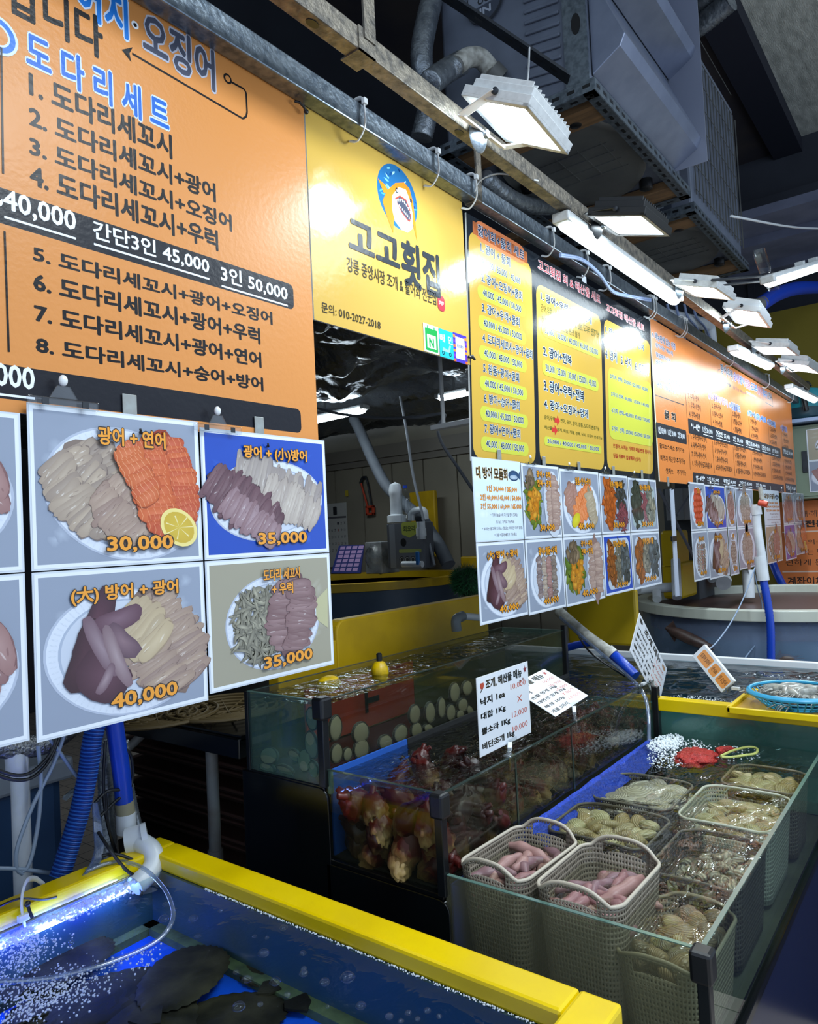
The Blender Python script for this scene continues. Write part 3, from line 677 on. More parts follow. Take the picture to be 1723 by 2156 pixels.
FLAT = ('#b9a894', '#97887c', '#655552')     # flatfish slices
def dish(P, x0, z0, x1, z1, kind, title, price, seed, det=1.0, trow=.86):
    rr = random.Random(seed); W, H = x1 - x0, z1 - z0
    P.rect(x0, z0, x1, z1, '#dfe6f0')
    b = .0055
    x0 += b; x1 -= b; z0 += b; z1 -= b
    W, H = x1 - x0, z1 - z0
    q = lambda a, c: (x0 + a * W, z0 + c * H)
    N = lambda n: max(2, int(n * det))
    blue = kind in ('yellowtail', 'tray_blue', 'redfish_blue')
    P.rect(x0, z0, x1, z1, '#1747b0' if blue else ('#9a9684' if kind == 'strips' else '#8c97ab'))
    for k in range(26):
        o = q(rr.uniform(.09, .91), rr.uniform(.09, .91))
        P.blob(o[0], o[1], W * rr.uniform(.04, .09), H * rr.uniform(.02, .07), *(('#2456c2', '#1747b0') if blue else (('#a5a394', '#9a9684') if kind == 'strips' else ('#a3aec1', '#8c97ab'))), rr.uniform(-.6, .6), 14, 0, .25, rr, .1)
    pl = dict(tray=0, tray_blue=0).get(kind, 1)
    def plate(cx, cy, rx, ry, ang=0):
        o = q(cx, cy)
        P.blob(o[0], o[1], rx * W, ry * H, '#c9d2e2', '#aeb8cc', ang, 40).blob(o[0], o[1], rx * W * .97, ry * H * .97, '#c3cddd', '#d3dbe9', ang, 40)
        P.blob(o[0], o[1], rx * W * .84, ry * H * .84, '#b4bfd2', '#a5b1c6', ang, 40).blob(o[0], o[1], rx * W * .81, ry * H * .81, '#b9c3d5', '#c2cbdb', ang, 40)
        if det >= .8:
            for k in range(70):
                a = 2 * PI * k / 70; ca, sa = math.cos(a), math.sin(a)
                x, y = ca * rx * W * .9, sa * ry * H * .9; c_, s_ = math.cos(ang), math.sin(ang)
                P.blob(o[0] + x * c_ - y * s_, o[1] + x * s_ + y * c_, W * .022, W * .004, '#d9e0ec', '#c3cddd', a + ang, 6, 0, 0, None, .02)
    if kind == 'salmon':
        plate(.53, .46, .50, .46, -.25)
        pile(P, q, W, H, rr, .36, .49, .30, .27, -.9, N(11), 3, .11, .042, *FLAT)
        pile(P, q, W, H, rr, .50, .35, .20, .16, -.9, N(8), 2, .10, .04, '#b49e8c', '#9a8276', '#6a5450')
        pile(P, q, W, H, rr, .78, .52, .34, .20, -1.45, N(11), 2, .115, .05, '#c04e22', '#d4682f', '#7e2a14', '#dd976c')
        pile(P, q, W, H, rr, .58, .62, .20, .09, -1.2, N(6), 1, .10, .05, '#d06c30', '#c65a28', '#8e3a1a', '#e6ac82')
        o = q(.85, .22); P.blob(o[0], o[1], .14 * W, .13 * H, '#d9c25a', '#e6d88a', -.6, 20).blob(o[0], o[1], .115 * W, .105 * H, '#cdb23c', '#c4a632', -.6, 18)
        for k in range(7): a = k * PI / 3.5; P.poly([o, (o[0] + .1 * W * math.cos(a), o[1] + .09 * H * math.sin(a)), (o[0] + .1 * W * math.cos(a + .1), o[1] + .09 * H * math.sin(a + .1))], '#e3d79a', .1)
    elif kind == 'salmon_only':
        plate(.5, .48, .47, .47)
        pile(P, q, W, H, rr, .5, .5, .40, .30, PI / 2, N(9), 3, .12, .055, '#d0492c', '#c23a24', '#8e2418', '#e58a64')
    elif kind in ('yellowtail',):
        plate(.5, .45, .48, .36, .06)
        pile(P, q, W, H, rr, .57, .55, .36, .15, -.35, N(15), 1, .16, .035, '#b3a9a0', '#978d8a', '#6a605e')
        pile(P, q, W, H, rr, .68, .43, .26, .11, -.5, N(12), 1, .12, .03, '#c2b8ae', '#a89d96', '#766a64')
        pile(P, q, W, H, rr, .28, .42, .32, .16, -.65, N(14), 1, .15, .035, '#5c3a44', '#74525a', '#361c26')
        pile(P, q, W, H, rr, .34, .28, .26, .09, -.7, N(11), 1, .10, .03, '#8a6c72', '#a08890', '#5a3a42')
    elif kind == 'mixed_large':
        plate(.5, .44, .49, .44, -.15)
        pile(P, q, W, H, rr, .72, .46, .34, .25, -1.15, N(14), 2, .15, .035, '#b29c88', '#967f76', '#66504c')
        pile(P, q, W, H, rr, .58, .60, .16, .12, -.9, N(7), 1, .15, .05, '#c2b08e', '#b5a486', '#8c7864')
        for (a, c, l, w_, an, c0, c1) in ((.30, .66, .22, .075, 1.1, '#5a3442', '#3a1e2a'), (.24, .46, .20, .09, 1.2, '#4a2834', '#34161f'), (.34, .30, .17, .12, -.6, '#5e3c4a', '#40202c'), (.44, .68, .15, .06, .2, '#7a5e6c', '#5a3a48'),
                                          (.46, .52, .13, .06, -.8, '#846a74', '#5c4350'), (.33, .50, .20, .045, -1.1, '#93808a', '#6c525e'), (.42, .42, .20, .04, -1.2, '#a08e94', '#7a626a'), (.35, .28, .09, .03, 1.0, '#9a868e', '#6c525e')):
            o = q(a, c); P.blob(o[0], o[1], l * W, w_ * W, c0, c1, an, 16, .35, .04, rr, .6, .72)
    elif kind == 'strips':
        plate(.50, .46, .40, .42)
        o = q(.92, .5); P.poly([(o[0] - .05 * W, o[1] - .08 * H), (o[0] + .06 * W, o[1] - .18 * H), (o[0] + .07 * W, o[1] + .2 * H), (o[0] - .05 * W, o[1] + .1 * H)], '#b6b48e')
        strips(P, q, W, rr, .37, .46, .22, .30, int(210 * det), '#8b8878', '#b3b09c', '#4c4a42', .07, .013)
        pile(P, q, W, H, rr, .64, .50, .29, .17, 1.45, N(12), 2, .12, .04, '#96787a', '#7d5e60', '#4e3236')
    elif kind == 'pink':
        plate(.5, .46, .49, .45)
        pile(P, q, W, H, rr, .5, .5, .42, .34, .5, N(12), 3, .14, .05, '#a98480', '#8d6868', '#6a4648')
    elif kind == 'two_rows':
        plate(.5, .46, .46, .45)
        for cx_, c0, c1 in ((.30, '#6e5f64', '#9c8d8e'), (.44, '#b3a495', '#9b8a80'), (.58, '#a8807c', '#87605e'), (.72, '#8c8078', '#6b5d58')):
            pile(P, q, W, H, rr, cx_, .46, .30, .03, PI / 2, N(12), 1, .075, .03, c0, c1, '#54423f')
    elif kind == 'white_oval':
        plate(.5, .48, .44, .47)
        pile(P, q, W, H, rr, .5, .48, .36, .24, PI / 2, N(12), 3, .13, .04, '#a49c94', '#8b837d', '#5f5754')
    elif kind == 'trio':
        plate(.5, .45, .48, .46)
        pile(P, q, W, H, rr, .30, .5, .28, .14, -1.1, N(9), 2, .12, .05, '#b0847a', '#9a7468', '#6e4e46')
        pile(P, q, W, H, rr, .55, .48, .30, .13, .9, N(9), 2, .12, .055, '#d8743c', '#e08a50', '#b0522a', '#efb78e')
        pile(P, q, W, H, rr, .76, .42, .26, .09, -1.3, N(8), 1, .12, .05, '#b7a890', '#a3957f', '#78705e')
        o = q(.32, .22); P.blob(o[0], o[1], .12 * W, .10 * H, '#d6cf3c', '#c4b52a', .5, 14)
    elif kind == 'salad':
        strips(P, q, W, rr, .24, .50, .20, .32, int(60 * det), '#5a7a2e', '#8a9a34', '#2c3a18', .10, .05)
        strips(P, q, W, rr, .28, .45, .14, .25, int(40 * det), '#d0871f', '#e2a83a', '#8a4c14', .08, .035)
        strips(P, q, W, rr, .18, .78, .12, .12, int(14 * det), '#6b5a4a', '#a08a70', '#2e2620', .09, .05)
        o = q(.80, .46); P.blob(o[0], o[1], .26 * W, .50 * H, '#aeb8c8', '#c3ccda', 0, 24)
        pile(P, q, W, H, rr, .80, .48, .40, .17, PI / 2, N(14), 2, .12, .04, '#b59c90', '#9a8078', '#75585a')
    elif kind in ('tray', 'tray_blue'):
        P.rect(x0 + .08 * W, z0 + .05 * H, x1 - .06 * W, z1 - .04 * H, '#b9c5d6', .03)
        strips(P, q, W, rr, .26, .5, .15, .36, int(60 * det), '#c9722c', '#8a4a22', '#3c2014', .10, .05)
        strips(P, q, W, rr, .52, .5, .12, .36, int(40 * det), '#a59a84', '#6d6c62', '#25282a', .09, .06)
        strips(P, q, W, rr, .77, .5, .14, .38, int(50 * det), '#39424a', '#6c7880', '#15191c', .10, .05)
    elif kind == 'tray_orange':
        strips(P, q, W, rr, .28, .52, .20, .42, int(80 * det), '#d9702e', '#b8571f', '#542210', .11, .05)
        strips(P, q, W, rr, .76, .62, .18, .30, int(50 * det), '#2c3034', '#4c5258', '#121416', .10, .04)
        strips(P, q, W, rr, .76, .25, .17, .20, int(50 * det), '#9a5260', '#7a3a4a', '#4a1e2a', .13, .02)
    elif kind == 'tray_dark':
        P.rect(x0 + .06 * W, z0 + .05 * H, x1 - .06 * W, z1 - .10 * H, '#9fb0b4', .03)
        strips(P, q, W, rr, .25, .50, .16, .38, int(70 * det), '#2e3a38', '#4a5650', '#10181a', .10, .05)
        strips(P, q, W, rr, .52, .5, .08, .32, int(40 * det), '#8a4c5a', '#a0606a', '#5a2c38', .11, .018)
        strips(P, q, W, rr, .76, .5, .15, .38, int(40 * det), '#7a827c', '#b0ac96', '#23292c', .10, .055)
    # lettering
    OR, OK_ = '#e79a2a', ('#1c1510', .05)
    lines = title if isinstance(title, list) else [title]
    if lines and lines[0]:
        hh = .12 * H if len(lines) == 1 else .10 * H; y = z0 + trow * H
        for s in lines:
            ww = min(.80 * W, len(s) * hh * .62); c = x0 + .5 * W + (.06 * W if kind != 'mixed_large' else 0); P.text(s, c - ww / 2, y - hh / 2, c + ww / 2, y + hh / 2, OR, .03, OK_, 2 if det >= .8 else 1); y -= hh * 1.3
    if price: P.text(price, x0 + .38 * W, z0 + .055 * H, x0 + .80 * W, z0 + .165 * H, OR, .03, OK_, 2 if det >= .8 else 1)

def offer(P, x0, z0, x1, z1, seed, det):
    """sheet of prices with a fish"""
    W, H = x1 - x0, z1 - z0; q = lambda a, c: (x0 + a * W, z0 + c * H)
    P.rect(x0, z0, x1, z1, '#cfe0ee')
    rr = random.Random(seed)
    for k in range(14): o = q(rr.random() * .9 + .05, rr.random() * .9 + .05); P.blob(o[0], o[1], .07 * W, .05 * H, '#dbe9f2', '#cfe0ee', 0, 10, 0, 0, None, .1)
    P.text('대 방어 모둠회', *q(.06, .76), *q(.70, .90), '#2a221c', .03, ('#c9a05a', .03))
    o = q(.84, .82); P.blob(o[0], o[1], .12 * W, .07 * H, '#3c5f8e', '#27405f', 0, 16).poly([q(.93, .82), q(.99, .89), q(.985, .76)], '#2f4a6e'); P.blob(o[0], o[1] - .02 * H, .09 * W, .03 * H, '#b9c6d6', '#8ea2ba', 0, 12)
    for s, a, c, y in (('1인 30,000 / 35,000', .26, .90, .64), ('2인 40,000 / 45,000 / 50,000', .12, .98, .53), ('3인 55,000 / 60,000 / 65,000', .12, .98, .42)):
        P.text(s, *q(a, y - .04), *q(c, y + .04), '#e8932a', .03, ('#3a2a1c', .03), 1)
    for s, a, c, y in (('* 가격이 높을수록 더 양을 많이 드려요', .3, .88, .31), ('(더 높은 가격도 가능해요)', .4, .80, .22), ('* 부위는 골고루 드려요 (맛있는 부위만 미리 말씀)', .12, .98, .14), ('* 다른 어종과 세트도 가능해요', .36, .84, .06)):
        P.text(s, *q(a, y - .02), *q(c, y + .025), '#5a4a52', .0, None, 1)

def sheet(px0, px1, top, bot, label, group, Y0=1.088, zt=1.668, zm=1.428, zb_=1.186, det=1.0, seed=1, twist=0.0, X=None, pyy=1100):
    """one column: a laminated sheet with two pictures, hung from the lower edge of a sign"""
    if X: x0, x1 = X
    else: x0, x1 = S(px0, pyy, Y=Y0)[0], S(px1, pyy, Y=Y0)[0]
    u = Vector((math.cos(twist), -math.sin(twist), 0)); n = Vector((-math.sin(twist), -math.cos(twist), 0)); W = (x1 - x0) / max(.2, math.cos(twist))
    O = Vector((x0, Y0, 0))
    t = thing('dish_photo_sheet', (x0, Y0, zb_), label, 'poster', group)
    for nm, z0, z1, d in (('upper_picture', zm, zt, top), ('lower_picture', zb_, zm - .002, bot)):
        mb = MB(); mb.prism([O + Vector((0, 0, z0)), O + u * W + Vector((0, 0, z0)), O + u * W + Vector((0, 0, z1)), O + Vector((0, 0, z1))], -n * .0012)
        sub = mb.build(nm, M_lamback, t, 0)
        P = Print(O + n * .0002, u, (0, 0, 1), n)
        if d[0] == 'offer': offer(P, .003, z0 + .003, W - .003, z1 - .003, seed, det)
        else: dish(P, .003, z0 + .003, W - .003, z1 - .003, d[0], d[1], d[2], seed, det, d[3] if len(d) > 3 else .86)
        P.build('print', M_lam, sub); seed += 1
    return t
M_lamback = mat('laminate_back', '#c9d2dd', .3)
# near group
X_ = lambda px, py=1100: S(px, py, Y=1.088)[0]
sheet(0, 0, ('pink', '광어 + 우럭', '35,000'), ('pink', '광어 + 우럭', '40,000'), 'dish photo sheet cut by the left edge of the frame, pink slices on both pictures', 'dish photos under the large orange sign', X=(.19, .497), seed=11, zt=1.66, Y0=1.09)
sheet(0, 0, ('salmon', '광어 + 연어', '30,000'), ('mixed_large', '(大) 방어 + 광어', '40,000'), 'dish photo sheet with salmon and lemon on its upper picture, under the large orange sign', 'dish photos under the large orange sign', X=(.506, .806), seed=22, zt=1.677, zb_=1.18, det=1.3)
sheet(0, 0, ('yellowtail', '광어 + (小)방어', '35,000'), ('strips', ['도다리 세꼬시', '+ 우럭'], '35,000', .88), 'dish photo sheet with a blue upper picture, right end of the large orange sign', 'dish photos under the large orange sign', X=(.810, 1.130), seed=33, zt=1.668, zb_=1.19, det=1.3)
# group under the black sign
G = 'dish photos under the black sign'
ed = [1000.5, 1104, 1184, 1267.5, 1328, 1388]
data = [(('offer',), ('mixed_large', '(大) 방어 + 광어', '40,000'), 'sheet with a price list and a fish on top, leftmost under the black sign'),
        (('salad', ['광어 + 우럭', '전복 + 멍게'], '30,000', .9), ('two_rows', '광어+참돔+우럭', '40,000'), 'dish photo sheet with a green salad on top, second under the black sign'),
        (('trio', '참돔+연어+광어', '40,000'), ('salad', ['광어 + 우럭', '전복 + 멍게'], '40,000', .92), 'dish photo sheet with a round salmon plate on top, middle one under the black sign'),
        (('tray_orange', '멍게+개불+해삼', '30,000'), ('tray_blue', '멍게+전복+해삼', '30,000'), 'dish photo sheet with a blue bordered lower picture, fourth under the black sign'),
        (('tray_dark', '해삼+개불+전복', '30,000'), ('tray', '멍게+전복+개불', '30,000'), 'dish photo sheet with dark shellfish on top, rightmost under the black sign')]
for i, (a, b, l) in enumerate(data):
    sheet(ed[i], ed[i + 1] - 1.5, a, b, l, G, det=.75, seed=60 + 5 * i, Y0=1.088 - .004 * (i % 2), zt=1.668 - .004 * i, zb_=1.198 - .003 * (i % 3), pyy=1100)
# group under the far orange sign
G = 'dish photos under the far orange sign'
fd = [(1456, 1489, ('salmon_only', '연어', '35,000'), ('two_rows', '방어+숭어', '40,000'), 'sheet with red salmon on top, leftmost under the far orange sign'),
      (1489.5, 1531, ('yellowtail', '(中)방어+광어', '30,000'), ('mixed_large', '(大)방어+광어', '45,000'), 'dish photo sheet with a blue picture on top, second under the far orange sign'),
      (1533, 1551, ('pink', '숭어', '20,000'), ('white_oval', '우럭', '25,000'), 'narrow looking dish photo sheet, third under the far orange sign'),
      (1553, 1590, ('white_oval', '광어', '30,000'), ('white_oval', '참돔+우럭', '40,000'), 'dish photo sheet with two pale fish platters, fourth under the far orange sign'),
      (1612, 1645, ('offer',), ('strips', '물회', '15,000'), 'sheet with a printed price list above a noodle bowl, right of the red valve'),
      (1652, 1674, ('pink', '광어', '30,000'), ('yellowtail', '광어', '35,000'), 'dish photo sheet with pink slices on a white oval, second from the right end'),
      (1675, 1697, ('two_rows', '우럭', '30,000'), ('salmon', '연어', '35,000'), 'dish photo sheet at the far right end of the row under the far orange sign')]
for i, (a, b, c, d, l) in enumerate(fd):
    sheet(a, b, c, d, l, G, det=.5, seed=120 + 3 * i, zt=1.66 - .006 * (i % 2), zm=1.415, zb_=1.165 - .01 * (i % 3), Y0=1.088 - .003 * (i % 2), pyy=1110)

# adhesive hooks on the signs' lower edges
def hook_proto(label):
    t = thing('adhesive_hook', (0, 0, 0), label, 'hook', 'adhesive hooks holding the dish photos')
    MB().box((-.013, -.0025, .0), (.013, 0, .05)).build('pad', M_pad, t, 0, .002)
    MB().tube(spline([(.008, -.004, .006), (.010, -.006, -.004), (.012, -.008, -.012), (.010, -.017, -.017), (.006, -.020, -.010)], 4), .002, 8).build('hook_wire', M_blackp, t)
    return t
M_pad = mat('grey_adhesive_pad', '#9aa09f', .35, .3, mott=(50, '#84807a', .6))
hooks = [((271, 862), 1, 'grey adhesive hook above the salmon photo on the large orange sign'), ((544, 902), .9, 'grey adhesive hook above the blue photo on the large orange sign'),
         ((1050, 962), .9, 'grey adhesive hook above the price list sheet on the black sign'), ((1144, 975), .9, 'grey adhesive hook above the salad photo on the black sign'), ((1218, 985), .9, 'grey adhesive hook above the round salmon plate on the black sign'),
         ((1291, 993), .9, 'grey adhesive hook above the fourth photo sheet on the black sign'), ((1351, 1001), .9, 'grey adhesive hook above the dark shellfish photo on the black sign'),
         ((1406, 1014), .9, 'grey adhesive hook at the left end of the far orange sign above a white strip'),
         ((1467, 1017), .9, 'grey adhesive hook above the red salmon sheet on the far orange sign'), ((1503, 1022), .9, 'grey adhesive hook above the second sheet on the far orange sign'), ((1563, 1026), .9, 'grey adhesive hook above the two pale platters on the far orange sign'), ((1622, 1030), .9, 'grey adhesive hook above the sheet right of the red valve'), ((1664, 1033), .9, 'grey adhesive hook near the right end of the far orange sign')]
h0 = None
for (p, s, l) in hooks:
    if h0 is None: h0 = hook_proto(l); o = h0
    else: o = copy_tree(h0); o['label'] = l
    Yk = YS + (.024 if 1000 < p[0] < 1400 else 0); q = at(*p, Y=Yk); o.location = (q.x, Yk - .0022, q.z - .025 * s); o.scale = (s, s, s)
# clear clips joining the sheets
def clip_proto(label):
    t = thing('clear_clip', (0, 0, 0), label, 'clip', 'clear clips joining the dish photos')
    MB().box((-.055, -.006, -.006), (.055, .004, .008)).build('bar', M_clearp, t, 0, .002)
    MB().prism([(-.022, -.004, .008), (.022, -.004, .008), (.010, -.004, .028), (-.010, -.004, .028)], (0, .006, 0)).build('fin', M_clearp, t, 0, .001)
    MB().ell((0, -.001, .036), (.007, .007, .009), 10, 8).build('ball', M_nylon, t)
    for x in (-.03, .032): MB().box((x - .005, -.0075, -.004), (x + .005, -.006, .006)).build('spring', M_dark, t, 0)
    return t
clips = [((131, 852), 1, 'clear clip above the left border of the salmon photo sheet'), ((456, 905), .95, 'clear clip with a white tab between the salmon and blue photo sheets'),
         ((1115, 977), .62, 'clear clip between the first and second sheets under the black sign'), ((1197, 990), .62, 'clear clip between the second and third sheets under the black sign'), ((1273, 998), .62, 'clear clip between the third and fourth sheets under the black sign'), ((1334, 1006), .62, 'clear clip between the fourth and fifth sheets under the black sign'),
         ((1495, 1028), .8, 'clear clip on the second sheet under the far orange sign'), ((1533, 1030), .8, 'clear clip beside the narrow sheet under the far orange sign'), ((1556, 1032), .8, 'clear clip above the two pale platters under the far orange sign'), ((1645, 1036), .8, 'clear clip right of the price list sheet under the far orange sign'), ((1672, 1039), .8, 'clear clip between the two rightmost sheets')]
c0 = None
for (p, s, l) in clips:
    if c0 is None: c0 = clip_proto(l); o = c0
    else: o = copy_tree(c0); o['label'] = l
    q = at(*p, Y=1.086); o.location = (q.x, 1.0815, q.z); o.scale = (s, s * .8, s)

# cable ties round the sign beam
def tie_proto(label):
    t = thing('cable_tie', (0, 0, 0), label, 'cable tie', 'white cable ties on the sign beam')
    a, b, c, d = sy0 - .004, sy1 + .012, sz0 - 1.0 - 1.45 + 1.45, 0
    y0, y1 = -.024, .026; z0, z1 = -.006, .06
    pts = [(0, .018, -.020), (0, -.006, -.028), (0, y0 - .004, -.004), (0, y0 - .006, .03), (0, y0, z1 + .004), (0, .0, z1 + .008), (0, y1, z1)]
    MB().tube(spline(pts, 5), .0048, 8, flat=.45).build('strap', M_nylon, t)
    MB().box((-.006, y0 - .012, .048), (.006, y0 - .002, .062)).build('lock', M_nylon, t, 0, .001)
    return t
ties = [((762, 262), 1, 0, 'white cable tie round the sign beam above the left half of the shark sign'), ((918, 372), 1, 0, 'white cable tie round the sign beam above the right half of the shark sign'),
        ((997, 420), 1, .1, 'white cable tie round the sign beam where the shark sign meets the black sign'), ((1162, 527), .9, 0, 'white cable tie round the sign beam right above the first yellow panel'),
        ((1235, 575), .9, -.1, 'white cable tie round the sign beam above the middle yellow panel'), ((1281, 605), .9, .1, 'white cable tie on the sign beam above the gap of the right yellow panels'),
        ((1374, 665), .8, 0, 'left one of two white cable ties side by side where the black sign ends'), ((1379, 669), .8, 0, 'right one of two white cable ties side by side where the black sign ends'),
        ((1439, 700), .9, 0, 'white cable tie round the sign beam above the left part of the far orange sign'), ((1443, 703), .9, .1, 'white cable tie just right of another above the left part of the far orange sign'),
        ((1542, 763), .9, 0, 'white cable tie round the sign beam above the middle of the far orange sign'), ((1617, 805), .9, 0, 'white cable tie round the sign beam above the right part of the far orange sign'), ((1668, 835), 1, 0, 'white cable tie at the very end of the sign beam')]
t0 = None
for (p, s, rz, l) in ties:
    if t0 is None: t0 = tie_proto(l); o = t0
    else: o = copy_tree(t0); o['label'] = l
    q = at(*p, Y=sy0); o.location = (q.x, 1.078, sz0); o.rotation_euler = (0, 0, rz); o.scale = (1, 1.02, 1)
tl = thing('tie_tail', (1.8, 1.05, 2.47), 'long loose tail of a white cable tie curving over the lamp beam', 'cable tie')
MB().tube(spline([at(1000, 405, Y=1.052), at(1008, 385, Y=1.04), at(1030, 370, Y=1.0), at(1060, 366, Y=.96), at(1100, 374, Y=.93), at(1134, 380, Y=.90)], 6), .004, 8, flat=.4).build('strap', M_nylon, tl)

# ---------------------------------------------------------------- lamps
LEDW = (.80, .93, 1.0)
E_flood = glow('led_flood_lens', LEDW, LED_FLOOD); E_bat = glow('led_batten_cover', LEDW, LED_BATTEN); E_stall = glow('stall_batten_cover', LEDW, LED_STALL)
M_lampgrey = mat('white_powder_coat', '#c3c7c9', .4, mott=(60, '#a8abad', .5)); M_lampblk = mat('black_powder_coat', '#17191c', .4)
def flood(F, body, label, Yf, fins=True, inset=.012, drop=.05):
    """F = the lens corners (far left, near left, near right, far right) in the photograph"""
    p0 = at(*F[0], Y=Yf); p1 = at(*F[1], X=p0.x); p3 = at(*F[3], Y=Yf); p2 = at(*F[2], X=p3.x)
    c = (p0 + p1 + p2 + p3) / 4; ux = Vector(((p3 + p2 - p0 - p1) / 2)); W = ux.length; ux.normalize()
    uy = ((p1 + p2 - p0 - p3) / 2); D = uy.length; uy.normalize(); ux = (ux - uy * ux.dot(uy)).normalized(); n = ux.cross(uy)
    if n.z > 0: n = -n                     # n points down, out of the lens
    t = thing('flood_lamp', c, label, 'lamp', 'flood lamps on the lamp beam')
    ax = (ux, uy, n); hw, hd = W / 2, D / 2; b = .016
    mb = MB().obb(c - n * .012, ax, (hw + b, hd + b, .010))
    mb.obb(c - n * .032, ax, (hw + b - .012, hd + b - .012, .012))
    if fins:
        k = int((2 * hw) / .016)
        for i in range(k + 1): mb.obb(c - n * .048 + ux * (-hw + 2 * hw * i / k), ax, (.0016, hd - .004, .008))
    for s in (-1, 1):
        mb.obb(c + ux * s * (hw + b / 2), ax, (b / 2, hd + b, .004)); mb.obb(c + uy * s * (hd + b / 2), ax, (hw + b, b / 2, .004))
    mb.build('housing', body, t, 0, .002)
    e = Vector
    mb = MB(); o = c - n * .0005
    mb.add([o - ux * hw - uy * hd, o + ux * hw - uy * hd, o + ux * hw + uy * hd, o - ux * hw + uy * hd], [(0, 1, 2, 3)])
    if mb.v:
        v = [Vector(x) for x in mb.v]
        if (v[1] - v[0]).cross(v[2] - v[1]).dot(n) < 0: mb.f[0] = (3, 2, 1, 0)
    mb.build('lens', E_flood, t, 0)
    # U bracket, bolted to the beam
    br = MB(); yb = ly0 - .02
    anchor = Vector((c.x, yb, lz0 + .01)); A = c - ux * (hw + b + .004) - n * .014; B = c + ux * (hw + b + .004) - n * .014
    A2, B2 = Vector((A.x + .02, yb - .004, lz0 - .0)), Vector((B.x - .02, yb - .004, lz0 - .0))
    for p, q in ((A, A2), (B, B2), (A2, B2)): br.bar(p, q, .022, .004, n)
    br.build('bracket', body if body is M_lampblk else M_white, t, 0, .0015)
    kb = MB()
    for p, s in ((A, -1), (B, 1)): kb.lathe([(.008, 0), (.008, .006), (.004, .008)], p, 12, ax=(uy, n, ux * s))
    kb.build('bolt', M_dark, t)
    pl = MB().lathe([(.001, .024), (.012, .022), (.026, .012), (.034, .004), (.036, 0)], (c.x, yb + .012, lz0 - .01), 20, ax=(Vector((1, 0, 0)), Vector((0, 0, 1)), Vector((0, -1, 0))))
    pl.build('mount_dome', M_galv if body is not M_lampblk else M_lampblk, t)
    MB().lathe([(.010, .022), (.010, .032), (.006, .034)], (c.x, yb + .012, lz0 - .01), 14, ax=(Vector((1, 0, 0)), Vector((0, 0, 1)), Vector((0, -1, 0)))).build('nut', M_galv, t)
    return t
g_ = lambda x, y: (x * .3482 + 1123, y * .3482 + 400)
flood([(987.6, 209), (1090, 221), (1198, 320), (1073, 289)], M_lampgrey, 'nearest white flood lamp, above the right edge of the shark sign', .86)
flood([g_(370, 160), g_(650, 150), g_(798, 270), g_(520, 262)], M_lampblk, 'black flood lamp beside the near end of the long tube light', .86)
flood([g_(880, 570), g_(1085, 590), g_(1200, 657), g_(985, 640)], M_lampgrey, 'grey flood lamp beside the far end of the long tube light', .86, False)
flood([g_(1165, 718), g_(1345, 730), g_(1425, 832), g_(1245, 795)], M_white, 'white flood lamp with a wide frame, third from the far end of the beam', .86)
flood([g_(1345, 945), g_(1530, 950), g_(1590, 995), g_(1410, 990)], M_lampgrey, 'grey flood lamp above the second tube light', .86, False)
flood([g_(1500, 1045), g_(1660, 1055), g_(1718, 1110), g_(1580, 1085)], M_lampgrey, 'grey flood lamp with a dark ribbed back, above the third tube light', .86)
def batten(p, q, label, group='tube lights along the lamp beam', r=.028, em=None):
    p, q = Vector(p), Vector(q); d = (q - p).normalized(); s = Vector((0, 0, 1)).cross(d).normalized(); u = d.cross(s)
    t = thing('tube_light', (p + q) / 2, label, 'lamp', group)
    N = 14; L = (q - p).length; prof = []
    for k in range(N + 1):
        a = PI * k / N; prof.append((math.cos(a) * r, -math.sin(a) * r * 1.1))
    mb = MB(); vs = [];
    st = [(0, .55), (.012, .9), (.03, 1), (L - .03, 1), (L - .012, .9), (L, .55)]
    for x, sc in st:
        for a, b in prof: vs.append(p + d * x + s * a * sc + u * b * sc)
    n = N + 1; fs = [(i * n + k, i * n + k + 1, (i + 1) * n + k + 1, (i + 1) * n + k) for i in range(len(st) - 1) for k in range(N)]
    fs += [tuple(range(n)), tuple(reversed(range((len(st) - 1) * n, len(st) * n)))]
    mb.add(vs, fs); mb.build('diffuser', em or E_bat, t, 60)
    MB().obb((p + q) / 2 + u * .012, (d, s, u), (L / 2, r * .9, .011)).build('body', M_lampgrey, t, 0, .004)
    for x in (.0, L): MB().obb(p + d * x + u * .004, (d, s, u), (.018, r * 1.02, .016)).build('end_cap', M_lampgrey, t, 0, .006)
    if em: MB().box((p.x + d.x * L / 2 - .006, p.y + d.y * L / 2 - .006, p.z + .03), (p.x + d.x * L / 2 + .006, p.y + d.y * L / 2 + .006, 2.62)).build('hanger_rod', M_lampgrey, t, 0)
    for x in (.42 * L, .62 * L): MB().obb(p + d * x + u * .028, (d, s, u), (.016, .02, .012)).build('bracket', M_lampgrey, t, 0, .002)
    return t
def on(px, py, Y): return at(px, py, Y=Y)
batten(on(1185, 462, .935), on(1424, 630, .935), 'long bright tube light under the lamp beam above the black sign')
batten(on(1545, 735, .935), on(1620, 770, .935), 'tube light under the lamp beam above the middle of the far orange sign')
batten(on(1662, 815, .935), on(1716, 841, .935), 'tube light under the far end of the lamp beam near the turquoise compressor')
